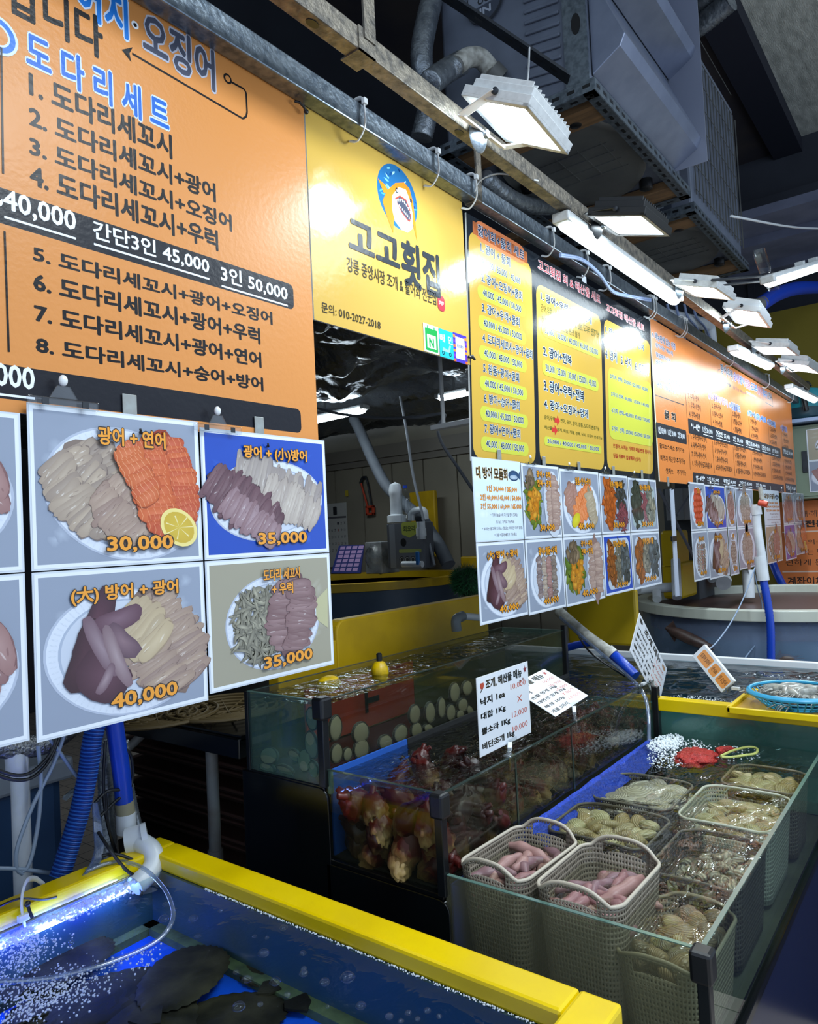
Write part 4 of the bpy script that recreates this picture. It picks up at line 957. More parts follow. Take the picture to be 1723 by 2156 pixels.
# ---------------------------------------------------------------- machines overhead
M_ac = mat('grey_painted_sheet', '#6c7484', .5, .1, mott=(9, '#565d6c', .5)); M_acd = mat('grey_underside', '#6a6b68', .55, .2, mott=(5, '#4d4e4e', .7))
M_wood = mat('pine_plank', '#8d6a45', .6, mott=(3, '#5c452e', .8), stretch=(12, 1.2, 12)); M_angle = mat('slotted_steel', '#7d8891', .4, .7, mott=(50, '#4a535d', .7))
ZF = 3.0
def slotted(mb, hole, p, q, w=.045, up=(0, 0, 1), pitch=.06, side=1):
    """L-shaped slotted angle from p to q"""
    p, q = Vector(p), Vector(q); d = (q - p).normalized(); u = Vector(up); r = d.cross(u).normalized() * side
    L = (q - p).length; m = (p + q) / 2
    mb.obb(m + r * w / 2, (d, r, u), (L / 2, w / 2, .0018)); mb.obb(m + u * w / 2, (d, r, u), (L / 2, .0018, w / 2))
    k = int(L / pitch)
    for i in range(k):
        c = p + d * (pitch * (i + .5))
        mb.obb(c + r * w * .52 - u * .0022, (d, r, u), (pitch * .24, .006, .0006), 1); mb.obb(c + u * w * .52 - r * .0022, (d, r, u), (pitch * .24, .0006, .006), 1)
def rack(x0, x1, y0, y1, z, label):
    t = thing('steel_rack', ((x0 + x1) / 2, (y0 + y1) / 2, z), label, 'rack', 'slotted steel racks under the outdoor units')
    for a, b, s in (((x0, y0, z), (x1, y0, z), -1), ((x0, y1, z), (x1, y1, z), 1), ((x0, y0, z), (x0, y1, z), 1), ((x1, y0, z), (x1, y1, z), -1)):
        mb, h = MB(), MB(); slotted(mb, h, a, b, side=s); mb.build('slotted_rail', [M_angle, M_blackp], t, 0)
    for x in (x0 + .10, x1 - .16): MB().box((x, y0 + .004, z + .006), (x + .12, y1 + .25, z + .045)).build('plank', M_wood, t, 0, .002)
    return t
rack(2.44, 3.56, .955, 1.62, ZF, 'slotted steel rack with wooden planks under the nearer outdoor unit')
rack(3.72, 4.86, .985, 1.62, ZF, 'slotted steel rack with wooden planks under the farther outdoor unit')
def outdoor(x0, x1, y0, y1, z0, z1, label, near):
    t = thing('outdoor_unit', ((x0 + x1) / 2, (y0 + y1) / 2, z0), label, 'air conditioner')
    MB().box((x0, y0, z0), (x1, y1, z1)).build('casing', M_ac, t, 0, .012)
    c = Vector(((x0 + x1) / 2, (y0 + y1) / 2, z0)); rr_ = min(x1 - x0, y1 - y0) * .47
    MB().lathe([(rr_, -.001), (rr_ * .97, -.012), (rr_ * .90, -.008), (rr_ * .3, -.008)], c, 40, sx=1.5).build('drain_pan', M_acd, t, 60)
    mb = MB()
    for i in range(4): mb.box((c.x - .1 + i * .08, c.y - .2, z0 - .012), (c.x - .096 + i * .08, c.y + .12, z0))
    for i in range(3): mb.box((c.x - .12, c.y - .18 + i * .1, z0 - .011), (c.x + .16, c.y - .176 + i * .1, z0 - .001))
    mb.build('ribs', M_acd, t, 0)
    for dx, dy in ((-.36, -.18), (.36, -.2), (.0, .22)): MB().lathe([(.022, -.045), (.03, -.04), (.03, 0)], (c.x + dx, c.y + dy, z0), 14).build('rubber_foot', M_blackp, t)
    if near:
        mb = MB()      # pressed waves on the side that faces the aisle end
        for i in range(26): mb.bar((x0 - .004, y0 + .10, z0 + .05 + i * .042), (x0 - .004, y0 + .24, z0 + .06 + i * .042 + .012), .012, .014)
        mb.build('pressed_ribs', M_ac, t, 0, .004)
        MB().box((x0 - .012, y0 - .004, z0), (x0 - .002, y0 + .085, z1)).build('corner_post', M_angle, t, 0)
        mb = MB(); mb.lathe([(.018, 0), (.018, .001)], (x0 - .0125, y0 + .035, z0 + .22), 14, ax=(Vector((0, 1, 0)), Vector((0, 0, 1)), Vector((-1, 0, 0))), sy=2.2); mb.lathe([(.018, 0), (.018, .001)], (x0 - .0125, y0 + .035, z0 + .52), 14, ax=(Vector((0, 1, 0)), Vector((0, 0, 1)), Vector((-1, 0, 0))), sy=2.2)
        mb.build('slot', M_blackp, t, 0)
        mb = MB()      # sheet-metal air hood on the aisle side
        for i in range(3):
            z = z0 + .03 + i * .42
            mb.prism([(x0 + .02, y0 - .004, z + .40), (x0 + .02, y0 - .13, z + .10), (x0 + .02, y0 - .11, z + .06), (x0 + .02, y0 - .004, z)], (x1 - x0 - .1, 0, 0))
        mb.build('air_hood', mat('bright_sheet', '#8790a6', .35, .5, mott=(12, '#737c92', .5)), t, 0, .003)
        MB().box((x1 - .10, y0 - .15, z0 + .02), (x1 - .096, y0, z1)).build('hood_end_plate', mat('pale_sheet', '#8c92a4', .4, .3), t, 0, .001)
        P = Print((x0 - .0135, 0, 0), (0, -1, 0), (0, 0, 1), (-1, 0, 0))
        q = at(1020, 2, X=x0 - .014); P.blob(-q.y, q.z, .085, .085, '#20252f', n=32).blob(-q.y, q.z, .075, .075, '#3c4454', n=32)
        P.rect(-q.y - .073, q.z - .012, -q.y + .073, q.z + .06, '#7b8494').text('OUT', -q.y - .03, q.z - .005, -q.y + .045, q.z + .022, '#1c2029', .03).text('IN', -q.y - .022, q.z - .05, -q.y + .026, q.z - .022, '#aab2c0', .03)
        P.build('sticker', M_paper, t)
    else:
        mb = MB()
        for i in range(16): mb.box((x0 + .06 + i * .065, y0 - .012, z0 + .08), (x0 + .064 + i * .065, y0 - .006, z1 - .06))
        for i in range(8): mb.box((x0 + .05, y0 - .014, z0 + .1 + i * .13), (x1 - .06, y0 - .011, z0 + .103 + i * .13))
        mb.build('grille', M_acd, t, 0)
        P = Print((x0 - .002, 0, 0), (0, -1, 0), (0, 0, 1), (-1, 0, 0)); P.rect(-y0 - .20, z0 + .62, -y0 - .07, z0 + .84, '#596170')
        for i in range(8): P.rect(-y0 - .19, z0 + .64 + i * .024, -y0 - .19 + .11 * (.5 + .5 * ((i * 37) % 10) / 10), z0 + .647 + i * .024, '#2c323d')
        P.rect(-y0 - .34, z0 + .02, -y0 - .10, z0 + .16, '#3a414e')
        for i in range(5): P.rect(-y0 - .33, z0 + .035 + i * .024, -y0 - .14, z0 + .042 + i * .024, '#8c94a0')
        P.build('rating_plate', M_paper, t)
    return t
outdoor(2.46, 3.50, .98, 1.60, ZF + .05, 4.6, 'nearer outdoor air conditioner unit with a sheet metal air hood, hung above the lamp beam', True)
outdoor(3.78, 4.80, 1.01, 1.60, ZF + .05, 4.0, 'farther outdoor air conditioner unit with a grille and rating plate', False)
# slotted angle slanting to the rack corner
t = thing('slotted_brace', (2.2, 1.1, 3.05), 'dark slotted steel brace slanting down to the corner of the nearer rack', 'brace')
mb, h = MB(), MB(); slotted(mb, h, at(930, 0, Y=1.30), at(1195, 178, Y=.975), .05, side=1); mb.build('slotted_rail', [M_dark, M_blackp], t, 0)
tt = thing('cable_tie', (2.2, 1.0, 3.0), 'white cable tie hanging from the slotted brace beside the nearest flood lamp', 'cable tie')
MB().tube([at(1115, 102, Y=1.0), at(1113, 150, Y=.99), at(1107, 208, Y=.98)], .006, 8, flat=.5).build('strap', M_nylon, tt)
# insulated hoses and the elbow at the left of the unit
M_wrap = mat('silver_wrapped_hose', '#9aa1a8', .35, .7, mott=(30, '#5d656e', .7), bump=(40, .6)); M_wrapd = mat('dull_wrapped_hose', '#666c74', .5, .5, mott=(30, '#42484f', .7), bump=(50, .5))
def hose_thing(name, pts, r, m, label, cat='hose', pitch=.012, depth=.05, n=14):
    mb = MB(); mb.hose(pts, r, pitch, depth, n)
    if isinstance(m, list): mb.mi = [(i // n) // 2 % 2 for i in range(len(mb.mi))]
    return mb.build(name, m, smooth=80, label=label, cat=cat)
hose_thing('insulated_hose', [at(920, -40, Y=1.6), at(900, 40, Y=1.6), at(888, 110, Y=1.6), at(893, 165, Y=1.6), at(900, 230, Y=1.62), at(888, 290, Y=1.65)], .043, M_wrap, 'ribbed silver hose hanging down left of the nearer outdoor unit')
hose_thing('insulated_hose', [at(905, 175, Y=1.45), at(940, 150, Y=1.45), at(972, 132, Y=1.42)], .042, M_wrap, 'short silver hose running into the white drain elbow')
t = thing('drain_elbow', at(1010, 140, Y=1.4), 'dirty white drain elbow on the side of the nearer outdoor unit', 'pipe')
MB().tube(spline([at(962, 138, Y=1.42), at(985, 122, Y=1.40), at(1010, 122, Y=1.38), at(1028, 140, Y=1.36), at(1038, 158, Y=1.34)], 5), .036, 16).build('elbow', M_pvc_old, t, 60)
MB().tube([at(1033, 150, Y=1.35), at(1052, 170, Y=1.33)], .046, 18).build('collar', M_acd, t, 40)
hose_thing('insulated_hose', [at(1020, 375, Y=1.5), at(1060, 408, Y=1.5), at(1110, 432, Y=1.52), at(1180, 440, Y=1.56), at(1240, 470, Y=1.6)], .036, M_wrap, 'crumpled silver hose above the sign beam behind the lamp beam', pitch=.02)
hose_thing('insulated_hose', [at(1010, 395, Y=1.56), at(1050, 425, Y=1.56), at(1100, 440, Y=1.6), at(1190, 430, Y=1.66)], .028, M_wrapd, 'thinner dull hose beside the crumpled silver hose above the sign beam', pitch=.02)
for i, (a, b, l) in enumerate((((1395, 60, 1.1), (1520, -40, .8), 'upper silver duct hose in the gap right of the nearer outdoor unit'), ((1395, 92, 1.1), (1540, 0, .75), 'lower silver duct hose in the gap right of the nearer outdoor unit'))):
    p, q = at(a[0], a[1], Z=4.3 - i * .1), at(b[0], b[1], Z=4.3 - i * .1)
    hose_thing('duct_hose', [p, p.lerp(q, .5) + Vector((0, 0, -.03)), q], .055, M_wrap, l, pitch=.02)
t = thing('roof_pipe', at(1700, 640, Y=1.5), 'pale pipe crossing under the ceiling behind the far flood lamps', 'pipe'); MB().tube([at(1650, 700, Y=1.3), at(1740, 650, Y=1.3)], .035, 14).build('pipe', M_pvc_old, t)
# right end: blue suction hose, cross tube light, steel strut
hose_thing('suction_hose', [at(1600, 642, Y=.95), at(1640, 618, Y=.91), at(1690, 606, Y=.86), at(1760, 606, Y=.79)], .045, M_blue, 'blue ribbed suction hose under the ceiling at the right edge', pitch=.016)
t = thing('drain_pipe', at(1570, 650, Y=.8), 'grey pipe end joined to the blue suction hose under the ceiling', 'pipe'); MB().tube([at(1545, 662, Y=1.04), at(1606, 638, Y=.94)], .042, 14).build('pipe', M_acd, t)
p, q = at(1618, 590, Y=.62), at(1760, 545, Y=.50)
batten(p, q, 'tube light under the ceiling at the right edge, crossing above the blue suction hose', 'tube lights under the ceiling', .03)
t = thing('lamp_bracket', at(1605, 545, Y=.66), 'clear plastic bracket at the end of the tube light at the right edge', 'bracket')
MB().bar(at(1598, 528, Y=.66), at(1612, 570, Y=.66), .05, .03).build('arm', M_clearp, t, 0, .006); MB().bar(at(1610, 570, Y=.65), at(1632, 605, Y=.64), .05, .04).build('cup', M_clearp, t, 0, .008)
for i, (a, b, Y0) in enumerate((((1540, 455), (1760, 482), .8), ((1500, 590), (1760, 552), .72), ((1520, 600), (1760, 560), .72))):
    p, q = at(*a, Y=Y0), at(*b, Y=Y0 - .2)
    MB().tube(spline([p, (p + q) / 2 - Vector((0, 0, .02)), q], 6), .006, 8).build('cable', M_dark if i else M_nylon, label=('white cable strung from the farther rack to the right', 'upper dark cable along the tube light at the right edge', 'lower dark cable along the tube light at the right edge')[i], cat='cable')
t = thing('ceiling_slab', at(1680, 560, Y=1.0), 'grey ceiling slab strip above the blue suction hose', 'slab')
a = at(1600, 520, Z=3.5); MB().box((5.9, .3, 3.72), (7.45, 1.6, 3.79)).box((6.3, .3, 3.65), (6.45, 1.6, 3.72)).box((7.0, .3, 3.65), (7.15, 1.6, 3.72)).build('slab', mat('bluish_concrete', '#6e7388', .8, mott=(4, '#565b70', .7)), t, 0)
# pvc pipe with wires behind the far sign
t = thing('wire_pipe', at(1460, 680, Y=1.5), 'white pipe wrapped with cables above the far orange sign', 'pipe')
MB().tube([at(1385, 660, Y=1.45), at(1480, 682, Y=1.45)], .045, 14).build('pipe', M_pvc, t); MB().tube(spline([at(1478, 680, Y=1.45), at(1494, 688, Y=1.45), at(1500, 730, Y=1.45), at(1510, 780, Y=1.45)], 5), .04, 14).build('elbow', M_pvc, t, 60)
mb = MB()
for i in range(4):
    x = 1405 + 18 * i; mb.tube(spline([at(x, 640, Y=1.4), at(x + 8, 668, Y=1.39), at(x + 26, 690, Y=1.40), at(x + 44, 730, Y=1.42)], 5), .008, 6)
mb.build('cables', mat('blue_grey_cable', '#7c8cb0', .5), t, 60)
t = thing('cable_loop', at(1300, 600, Y=1.03), 'pale blue cables looping along the top of the sign beam above the black sign', 'cable')
for d in (0, 1):
    MB().tube(spline([at(1180, 535 + 4 * d, Y=1.04), at(1225, 545 + 3 * d, Y=1.045), at(1262, 575 + 3 * d, Y=1.04), at(1290, 612 + 3 * d, Y=1.045), at(1325, 622 + 3 * d, Y=1.04), at(1370, 630 + 4 * d, Y=1.06)], 5), .005, 8).build('cable', mat('pale_blue_cable', '#8ea3cf', .4), t)

# ---------------------------------------------------------------- right end of the hall
XR = 7.12
def R(px, py, X=XR): return at(px, py, X=X)
M_cab = mat('sage_cabinet', '#7f8d78', .5, mott=(4, '#6c7a68', .5))
a, b = R(1655, 905), R(1760, 1058)
t = thing('wall_cabinet', (XR, (a.y + b.y) / 2, b.z), 'sage green wall cabinet with food posters at the right edge', 'cabinet')
zt_, zb2 = 2.235, R(1690, 1052).z
MB().box((XR - .22, b.y, zb2), (7.2, a.y, zt_)).build('body', M_cab, t, 0, .004)
MB().box((XR - .235, b.y + .02, zb2 + .02), (XR - .221, a.y - .03, zt_ - .02)).build('door', M_cab, t, 0, .003)
h = at(1695, 970, X=XR - .24); MB().box((XR - .25, h.y - .02, h.z - .10), (XR - .236, h.y + .02, h.z + .08)).build('latch', M_dark, t, 0, .003)
pa, pb = at(1697, 905, X=XR - .24), at(1697, 1037, X=XR - .24)
t2 = thing('food_poster', (XR - .24, pa.y, pb.z), 'poster of two white food plates on the sage green cabinet', 'poster')
W_ = .55; sub = MB().box((XR - .24, pa.y - W_, pb.z), (XR - .2365, pa.y, pa.z)).build('sheet', M_lamback, t2, 0)
P = Print((XR - .2405, 0, 0), (0, -1, 0), (0, 0, 1), (-1, 0, 0)); zm_ = (pa.z + pb.z) / 2
dish(P, -pa.y + .004, zm_, -pa.y + W_, pa.z, 'strips', '', '', 7, .5); dish(P, -pa.y + .004, pb.z, -pa.y + W_, zm_ - .004, 'pink', '', '', 8, .5); P.build('print', M_lam, sub)
# shelf and turquoise compressor
t = thing('wall_shelf', (XR - .15, 1.0, 2.24), 'pale blue shelf board above the sage green cabinet', 'shelf'); MB().box((XR - .32, .3, 2.255), (7.2, 1.17, 2.285)).build('board', mat('pale_blue_board', '#9fb4d8', .5), t, 0, .003)
c = at(1693, 866, X=XR - .16)
t = thing('compressor', (c.x, c.y, 2.286), 'turquoise air compressor on the shelf at the right edge', 'compressor')
M_turq = mat('turquoise_shell', '#2f9fae', .35); z0_ = 2.286
MB().lathe([(.10, 0), (.125, .02), (.13, .05), (.13, .10), (.12, .105)], (c.x, c.y, z0_), 24, sx=.9, sy=1.1).build('base', mat('dark_teal_shell', '#2b4c58', .4), t)
MB().lathe([(.128, .10), (.132, .13), (.13, .21), (.11, .255), (.06, .27), (.001, .272)], (c.x, c.y, z0_), 24, sx=.9, sy=1.1).build('shell', M_turq, t)
MB().tube(spline([(c.x - .06, c.y + .05, z0_ + .27), (c.x - .07, c.y + .02, z0_ + .31), (c.x - .07, c.y - .05, z0_ + .31), (c.x - .06, c.y - .08, z0_ + .27)], 5), .008, 8).build('handle', M_blackp, t)
MB().tube(spline([(c.x - .125, c.y - .02, z0_ + .22), (c.x - .15, c.y - .03, z0_ + .16), (c.x - .14, c.y - .04, z0_ + .06)], 5), .022, 10).build('motor', M_blackp, t)
MB().tube(spline([(c.x - .05, c.y + .20, z0_ + .2), (c.x - .14, c.y + .16, z0_ + .16), (c.x - .16, c.y + .05, z0_ + .19), (c.x - .15, c.y - .1, z0_ + .15), (c.x - .12, c.y - .2, z0_ + .02)], 5), .008, 8).build('air_tube', M_clearp, t)
# orange notice
a, b = R(1634, 1058), R(1640, 1236)
t = thing('notice_board', (XR, a.y - .5, b.z), 'orange notice board with black lines of writing at the right edge', 'sign')
y0_, y1_ = a.y + .03, a.y - 1.0
MB().box((XR + .02, y1_, b.z), (XR + .03, y0_, a.z)).build('board', M_board, t, 0)
P = Print((XR + .0195, 0, 0), (0, -1, 0), (0, 0, 1), (-1, 0, 0)); P.rect(-y0_, b.z, -y1_, a.z, '#dd7a3c')
def RT(s, bl, tr, w=.03):
    p, q = at(*bl, X=XR + .02), at(*tr, X=XR + .02); P.text(s, -p.y, p.z, -q.y, q.z, '#2a1a14', w)
RT('조개·해산물', (1673, 1090), (1752, 1072), .0); RT('당전문', (1674, 1111), (1740, 1094), .05); RT('문의·포장', (1683, 1147), (1760, 1134), .0); RT('또는 편하게', (1685, 1169), (1765, 1154), .0); RT('편하게 문의', (1655, 1191), (1752, 1176), .0); RT('계좌이체', (1660, 1232), (1735, 1214), .02)
for y in (1121, 1204): p, q = at(1648, y, X=XR + .02), at(1760, y, X=XR + .02); P.rect(-p.y, p.z - .006, -q.y, p.z + .006, '#e8c8b4')
P.build('artwork', M_paper, t)

# ---------------------------------------------------------------- back of the stall, seen between the signs
XB = 5.48
def Bk(px, py, X=XB): return at(px, py, X=X)
a, b = Bk(681, 1062), Bk(736, 1193)
t = thing('wall_calendar', (XB, (a.y + b.y) / 2, b.z), 'white wall calendar with a large 1, hung on the beige panel wall', 'calendar')
MB().box((XB - .008, b.y, b.z), (XB - .001, a.y, a.z)).build('pages', mat('calendar_paper', '#b9b9b6', .7), t, 0)
P = Print((XB - .0085, 0, 0), (0, -1, 0), (0, 0, 1), (-1, 0, 0)); W_ = a.y - b.y; H_ = a.z - b.z; q_ = lambda u, v: (-a.y + u * W_, b.z + v * H_)
P.rect(*q_(.005, .005), *q_(.995, .995), '#b9b9b6').rect(*q_(.02, .76), *q_(.98, .79), '#5c5a60'); P.text('1', *q_(.48, .82), *q_(.56, .94), '#2a2a30', .05)
for r_i in range(5):
    for c_i in range(7):
        d = r_i * 7 + c_i - 3
        if 1 <= d <= 31: P.text(str(d), *q_(.06 + .135 * c_i, .66 - .105 * r_i), *q_(.12 + .135 * c_i, .70 - .105 * r_i), '#a8443c' if c_i == 0 or d in (8, 22) else '#4a4a52', .02, None, 1)
P.build('print', M_paper, t)
M_red = mat('red_handle', '#c2452c', .4)
t = thing('hacksaw', Bk(775, 1040), 'hacksaw with a red handle hanging on the beige panel wall', 'saw')
MB().tube([Bk(771, 1005, XB - .03), Bk(775, 1020, XB - .03), Bk(783, 1066, XB - .03)], .010, 8).build('blade', M_dark, t); MB().tube(spline([Bk(759, 1018, XB - .03), Bk(764, 1006, XB - .03), Bk(771, 1005, XB - .03)], 4), .014, 8).build('frame', M_dark, t)
MB().tube([Bk(760, 1016, XB - .03), Bk(774, 1066, XB - .03)], .010, 8).build('frame_bar', M_red, t)
p = Bk(781, 1073, XB - .03); MB().box((p.x - .015, p.y - .045, p.z - .055), (p.x + .015, p.y - .02, p.z + .04)).box((p.x - .015, p.y + .035, p.z - .055), (p.x + .015, p.y + .06, p.z + .04)).box((p.x - .015, p.y - .045, p.z - .055), (p.x + .015, p.y + .06, p.z - .03)).box((p.x - .015, p.y - .045, p.z + .015), (p.x + .015, p.y + .06, p.z + .04)).build('handle', M_red, t, 0, .006)
a, b = Bk(727, 1033), Bk(733, 1045)
t = thing('wall_note', (XB, a.y, b.z), 'small yellow note on the beige panel wall left of the hacksaw', 'note'); MB().box((XB - .002, b.y - .006, b.z), (XB - .0005, a.y, a.z)).build('paper', mat('yellow_paper', '#c2ac34', .6), t, 0)
M_ydull = mat('yellow_board', '#c9a30c', .45, mott=(6, '#a58508', .6))
def slab(name, X, px0, py0, px1, py1, th, m, label, cat, bev=.012):
    a, b = at(px0, py0, X=X), at(px1, py1, X=X); t = thing(name, (X, (a.y + b.y) / 2, b.z), label, cat)
    MB().box((X, b.y, b.z), (X + th, a.y, a.z)).build('panel', m, t, 0, bev); return t
slab('yellow_board', 5.30, 861, 1037, 921, 1172, .05, M_ydull, 'upright yellow board leaning on the beige panel wall behind the grey machine', 'lid')
slab('yellow_board', 4.9, 969, 1172, 1010, 1210, .05, M_ydull, 'low yellow board behind the round yellow tub', 'lid')
# grey machine with green label
a, b = at(818, 1103, X=4.05), at(896, 1196, X=4.05)
t = thing('chiller', (4.2, (a.y + b.y) / 2, 1.16), 'grey seawater chiller with a green badge standing on the round yellow tub', 'machine')
yb_ = at(810, 1100, X=4.05).y
MB().box((4.05, b.y, b.z), (4.17, a.y + .02, a.z)).build('casing', mat('grey_machine', '#5c6068', .45, .2, mott=(10, '#4b4f58', .5)), t, 0, .008)
P = Print((4.0485, 0, 0), (0, -1, 0), (0, 0, 1), (-1, 0, 0)); W_ = a.y - b.y; H_ = a.z - b.z; q_ = lambda u, v: (-a.y + u * W_, b.z + v * H_)
P.rect(*q_(.004, .004), *q_(.996, .996), '#62666e').rect(*q_(.02, .02), *q_(.18, .98), '#7d828a')
o = q_(.60, .84); P.poly([(o[0] - .07, o[1] + .045), (o[0] - .05, o[1] + .055), (o[0] + .05, o[1] + .055), (o[0] + .07, o[1] + .045), (o[0] + .065, o[1] - .03), (o[0], o[1] - .055), (o[0] - .065, o[1] - .03)], '#a8b04e'); P.text('회오리', o[0] - .05, o[1] - .012, o[0] + .05, o[1] + .028, '#3a4a2a', .03)
o = q_(.42, .57); P.blob(*o, .026, .03, '#15171a', n=16)
P.rect(*q_(.28, .34), *q_(.92, .42), '#9aa25a', .01)
for k in range(3): P.blob(*q_(.35 + .16 * k, .19), .022, .024, '#1a1c1e', n=14).blob(*q_(.35 + .16 * k, .19), .017, .018, '#c9c9c6', n=12).blob(*q_(.35 + .16 * k, .19), .014, .016, '#2a2c30', n=12)
P.build('front_print', M_paper, t)
o = at(888, 1135, X=4.02); MB().tube([o, o + Vector((0, 0, .12))], .03, 12).tube([o + Vector((0, 0, .02)), o + Vector((0, 0, .075))], .036, 12).build('valve', M_pvc, t)
o = at(848, 1188, X=4.0); MB().tube([o, at(890, 1188, X=4.0)], .022, 12).build('outlet_pipe', M_pvc, t)
o = at(880, 1180, X=3.98); MB().box((o.x - .01, o.y - .012, o.z - .03), (o.x + .01, o.y + .012, o.z + .06)).build('blue_tap', mat('blue_tap', '#2a6fb8', .4), t, 0, .004)
o = at(836, 1100, X=4.2)
t = thing('pvc_cap', o, 'white pipe cap standing on the grey chiller', 'pipe'); MB().lathe([(.07, 0), (.07, .05), (.045, .06), (.045, .20), (.05, .21), (.05, .24), (.04, .28), (.001, .30)], o, 20).build('cap', M_pvc, t)
o = at(857, 1100, X=4.2)
t = thing('water_bottle', o, 'empty clear drink bottle standing on the grey chiller beside the white pipe cap', 'bottle'); MB().lathe([(.032, 0), (.036, .01), (.036, .15), (.032, .19), (.014, .23), (.014, .25)], o, 18).build('body', M_clearp, t); MB().lathe([(.016, .25), (.016, .27), (.001, .271)], o, 14).build('cap', M_blue, t)
t = thing('return_pipe', at(880, 1080, X=4.3), 'white bent pipe on top of the grey chiller', 'pipe'); MB().tube(spline([at(866, 1096, X=4.25), at(868, 1080, X=4.25), at(880, 1074, X=4.25), at(893, 1076, X=4.25), at(896, 1094, X=4.25)], 5), .026, 12).build('pipe', M_pvc, t, 60)
hose_thing('insulated_pipe', [at(744, 880, X=4.6), at(757, 905, X=4.6), at(770, 935, X=4.58), at(788, 975, X=4.55), at(812, 1020, X=4.5), at(845, 1055, X=4.45), at(880, 1085, X=4.4)], .045, mat('grey_foam_pipe', '#5a6068', .7, mott=(12, '#474c54', .5)), 'grey foam wrapped pipe slanting down to the chiller behind the shark sign', 'pipe', .05, .01)
hose_thing('insulated_pipe', [at(884, 1085, X=4.35), at(905, 1120, X=4.3), at(925, 1150, X=4.25), at(945, 1190, X=4.2)], .05, mat('grey_foam_pipe', '#5a6068', .7), 'dark foam wrapped pipe running down right of the chiller', 'pipe', .05, .01)
t = thing('thin_tube', at(860, 1000, X=4.2), 'thin grey air tube hanging from the foil down to the chiller', 'tube'); MB().tube(spline([at(843, 835, X=4.2), at(856, 905, X=4.2), at(870, 1000, X=4.2), at(890, 1085, X=4.15), at(915, 1190, X=4.1)], 6), .010, 8).build('tube', mat('grey_tube', '#7d828a', .5), t)
t = thing('lamp_cable', at(930, 900, X=3.6), 'grey cable hanging from the lamp bracket behind the shark sign', 'cable'); MB().tube(spline([at(668, 860, X=3.6), at(720, 872, X=3.6), at(800, 880, X=3.6), at(880, 878, X=3.6), at(936, 872, X=3.6), at(922, 900, X=3.6), at(932, 935, X=3.6), at(965, 985, X=3.6), at(1005, 1045, X=3.6)], 6), .010, 8).build('cable', mat('grey_tube', '#7d828a', .5), t)
# lamps inside the stall
p, q = at(610, 893, X=3.9), at(768, 858, X=3.9); batten(p, q, 'tube light under the foil at the left of the gap beside the shark sign', 'tube lights inside the stall', .035, E_stall)
p, q = at(912, 902, X=3.5), at(1010, 884, X=3.5)
t = thing('dark_tube_fitting', (p + q) / 2, 'unlit white lamp fitting below the foil behind the shark sign', 'lamp'); MB().bar(p, q, .06, .03).build('body', M_white, t, 0, .004); MB().bar(at(930, 826, X=3.5) + Vector((0, 0, .35)), at(934, 893, X=3.5), .03, .012).build('hanger', M_white, t, 0, .003)
p, q = at(924, 836, X=4.0), at(990, 822, X=4.0); batten(p, q, 'short lit tube light near the right side of the gap behind the shark sign', 'tube lights inside the stall', .028, E_stall)
# round yellow tub
zr = 1.15; tc = Vector((4.45, 3.98, zr)); RT_ = .92
t = thing('round_tub', (tc.x, tc.y, .3), 'round blue tub with a thick yellow rim at the back of the stall', 'tub')
MB().lathe([(RT_ - .06, .002 - zr), (RT_ - .04, -.06), (RT_ - .12, -.06), (RT_ - .14, -.5)], tc, 56).build('wall', mat('dull_blue_gelcoat', '#34495f', .4, mott=(3, '#2a3c50', .6)), t)
MB().lathe([(RT_ - .12, -.055), (RT_, -.055), (RT_, 0), (RT_ - .12, 0), (RT_ - .12, -.055)], tc, 56).build('rim', M_ydull, t)
MB().lathe([(.001, -.10), (RT_ - .13, -.10)], tc, 56).build('water', clear('tub_water', (.25, .3, .3), .03, (14, .3)), t)
MB().lathe([(.001, -.4), (RT_ - .15, -.4)], tc, 48).build('bottom', M_dark, t)
# price board, bagged box, topiary ball, yellow partition
a = at(700, 1150, X=4.3); P0 = at(698, 1205, X=4.2)
t = thing('price_board', P0, 'dark blue board with rows of pink labels leaning behind the yellow tub', 'board')
u = Vector((0, -1, 0)); v = (at(714, 1147, X=4.5) - at(697, 1205, X=4.3)); W_ = .20; vh = v.length; v.normalize(); n = u.cross(v).normalized()
if n.x > 0: n = -n
O = at(697, 1207, X=4.3); MB().prism([O, O + u * .32, O + u * .28 + v * vh, O + v * vh], -n * .01).build('board', mat('navy_board', '#26306e', .4), t, 0)
P = Print(O + n * .0004, u, v, n)
P.rect(.01, .004, .275, vh - .004, '#26306e')
for i in range(6):
    for j in range(4): P.rect(.025 + j * .068, .02 + i * vh / 6.4, .078 + j * .068, .055 + i * vh / 6.4, '#a88ab4')
P.build('labels', M_paper, t)
a, b = at(768, 1142, X=4.1), at(806, 1208, X=4.1)
t = thing('bagged_box', (4.2, (a.y + b.y) / 2, b.z), 'white box in a clear plastic bag left of the chiller', 'box')
MB().box((4.1, b.y, b.z), (4.3, a.y, a.z)).build('carton', mat('white_carton', '#b5b8bb', .5, mott=(9, '#5f6468', .9)), t, 0, .004)
mb = MB(); mb.ell(((4.18), (a.y + b.y) / 2, (a.z + b.z) / 2), (.13, (a.y - b.y) * .62, (a.z - b.z) * .52), 24, 16, fn=lambda d: 1 + .12 * noise.noise(d * 4)); mb.build('bag', clear('bag_film', (.9, .92, .93), .08, (30, .8), f0=.12), t, 180)
c = at(985, 1224, X=2.75)
t = thing('topiary_ball', (c.x, c.y, c.z - .08), 'green artificial grass ball on a stick beside the price list sheet', 'plant')
rr = random.Random(5); mb = MB()
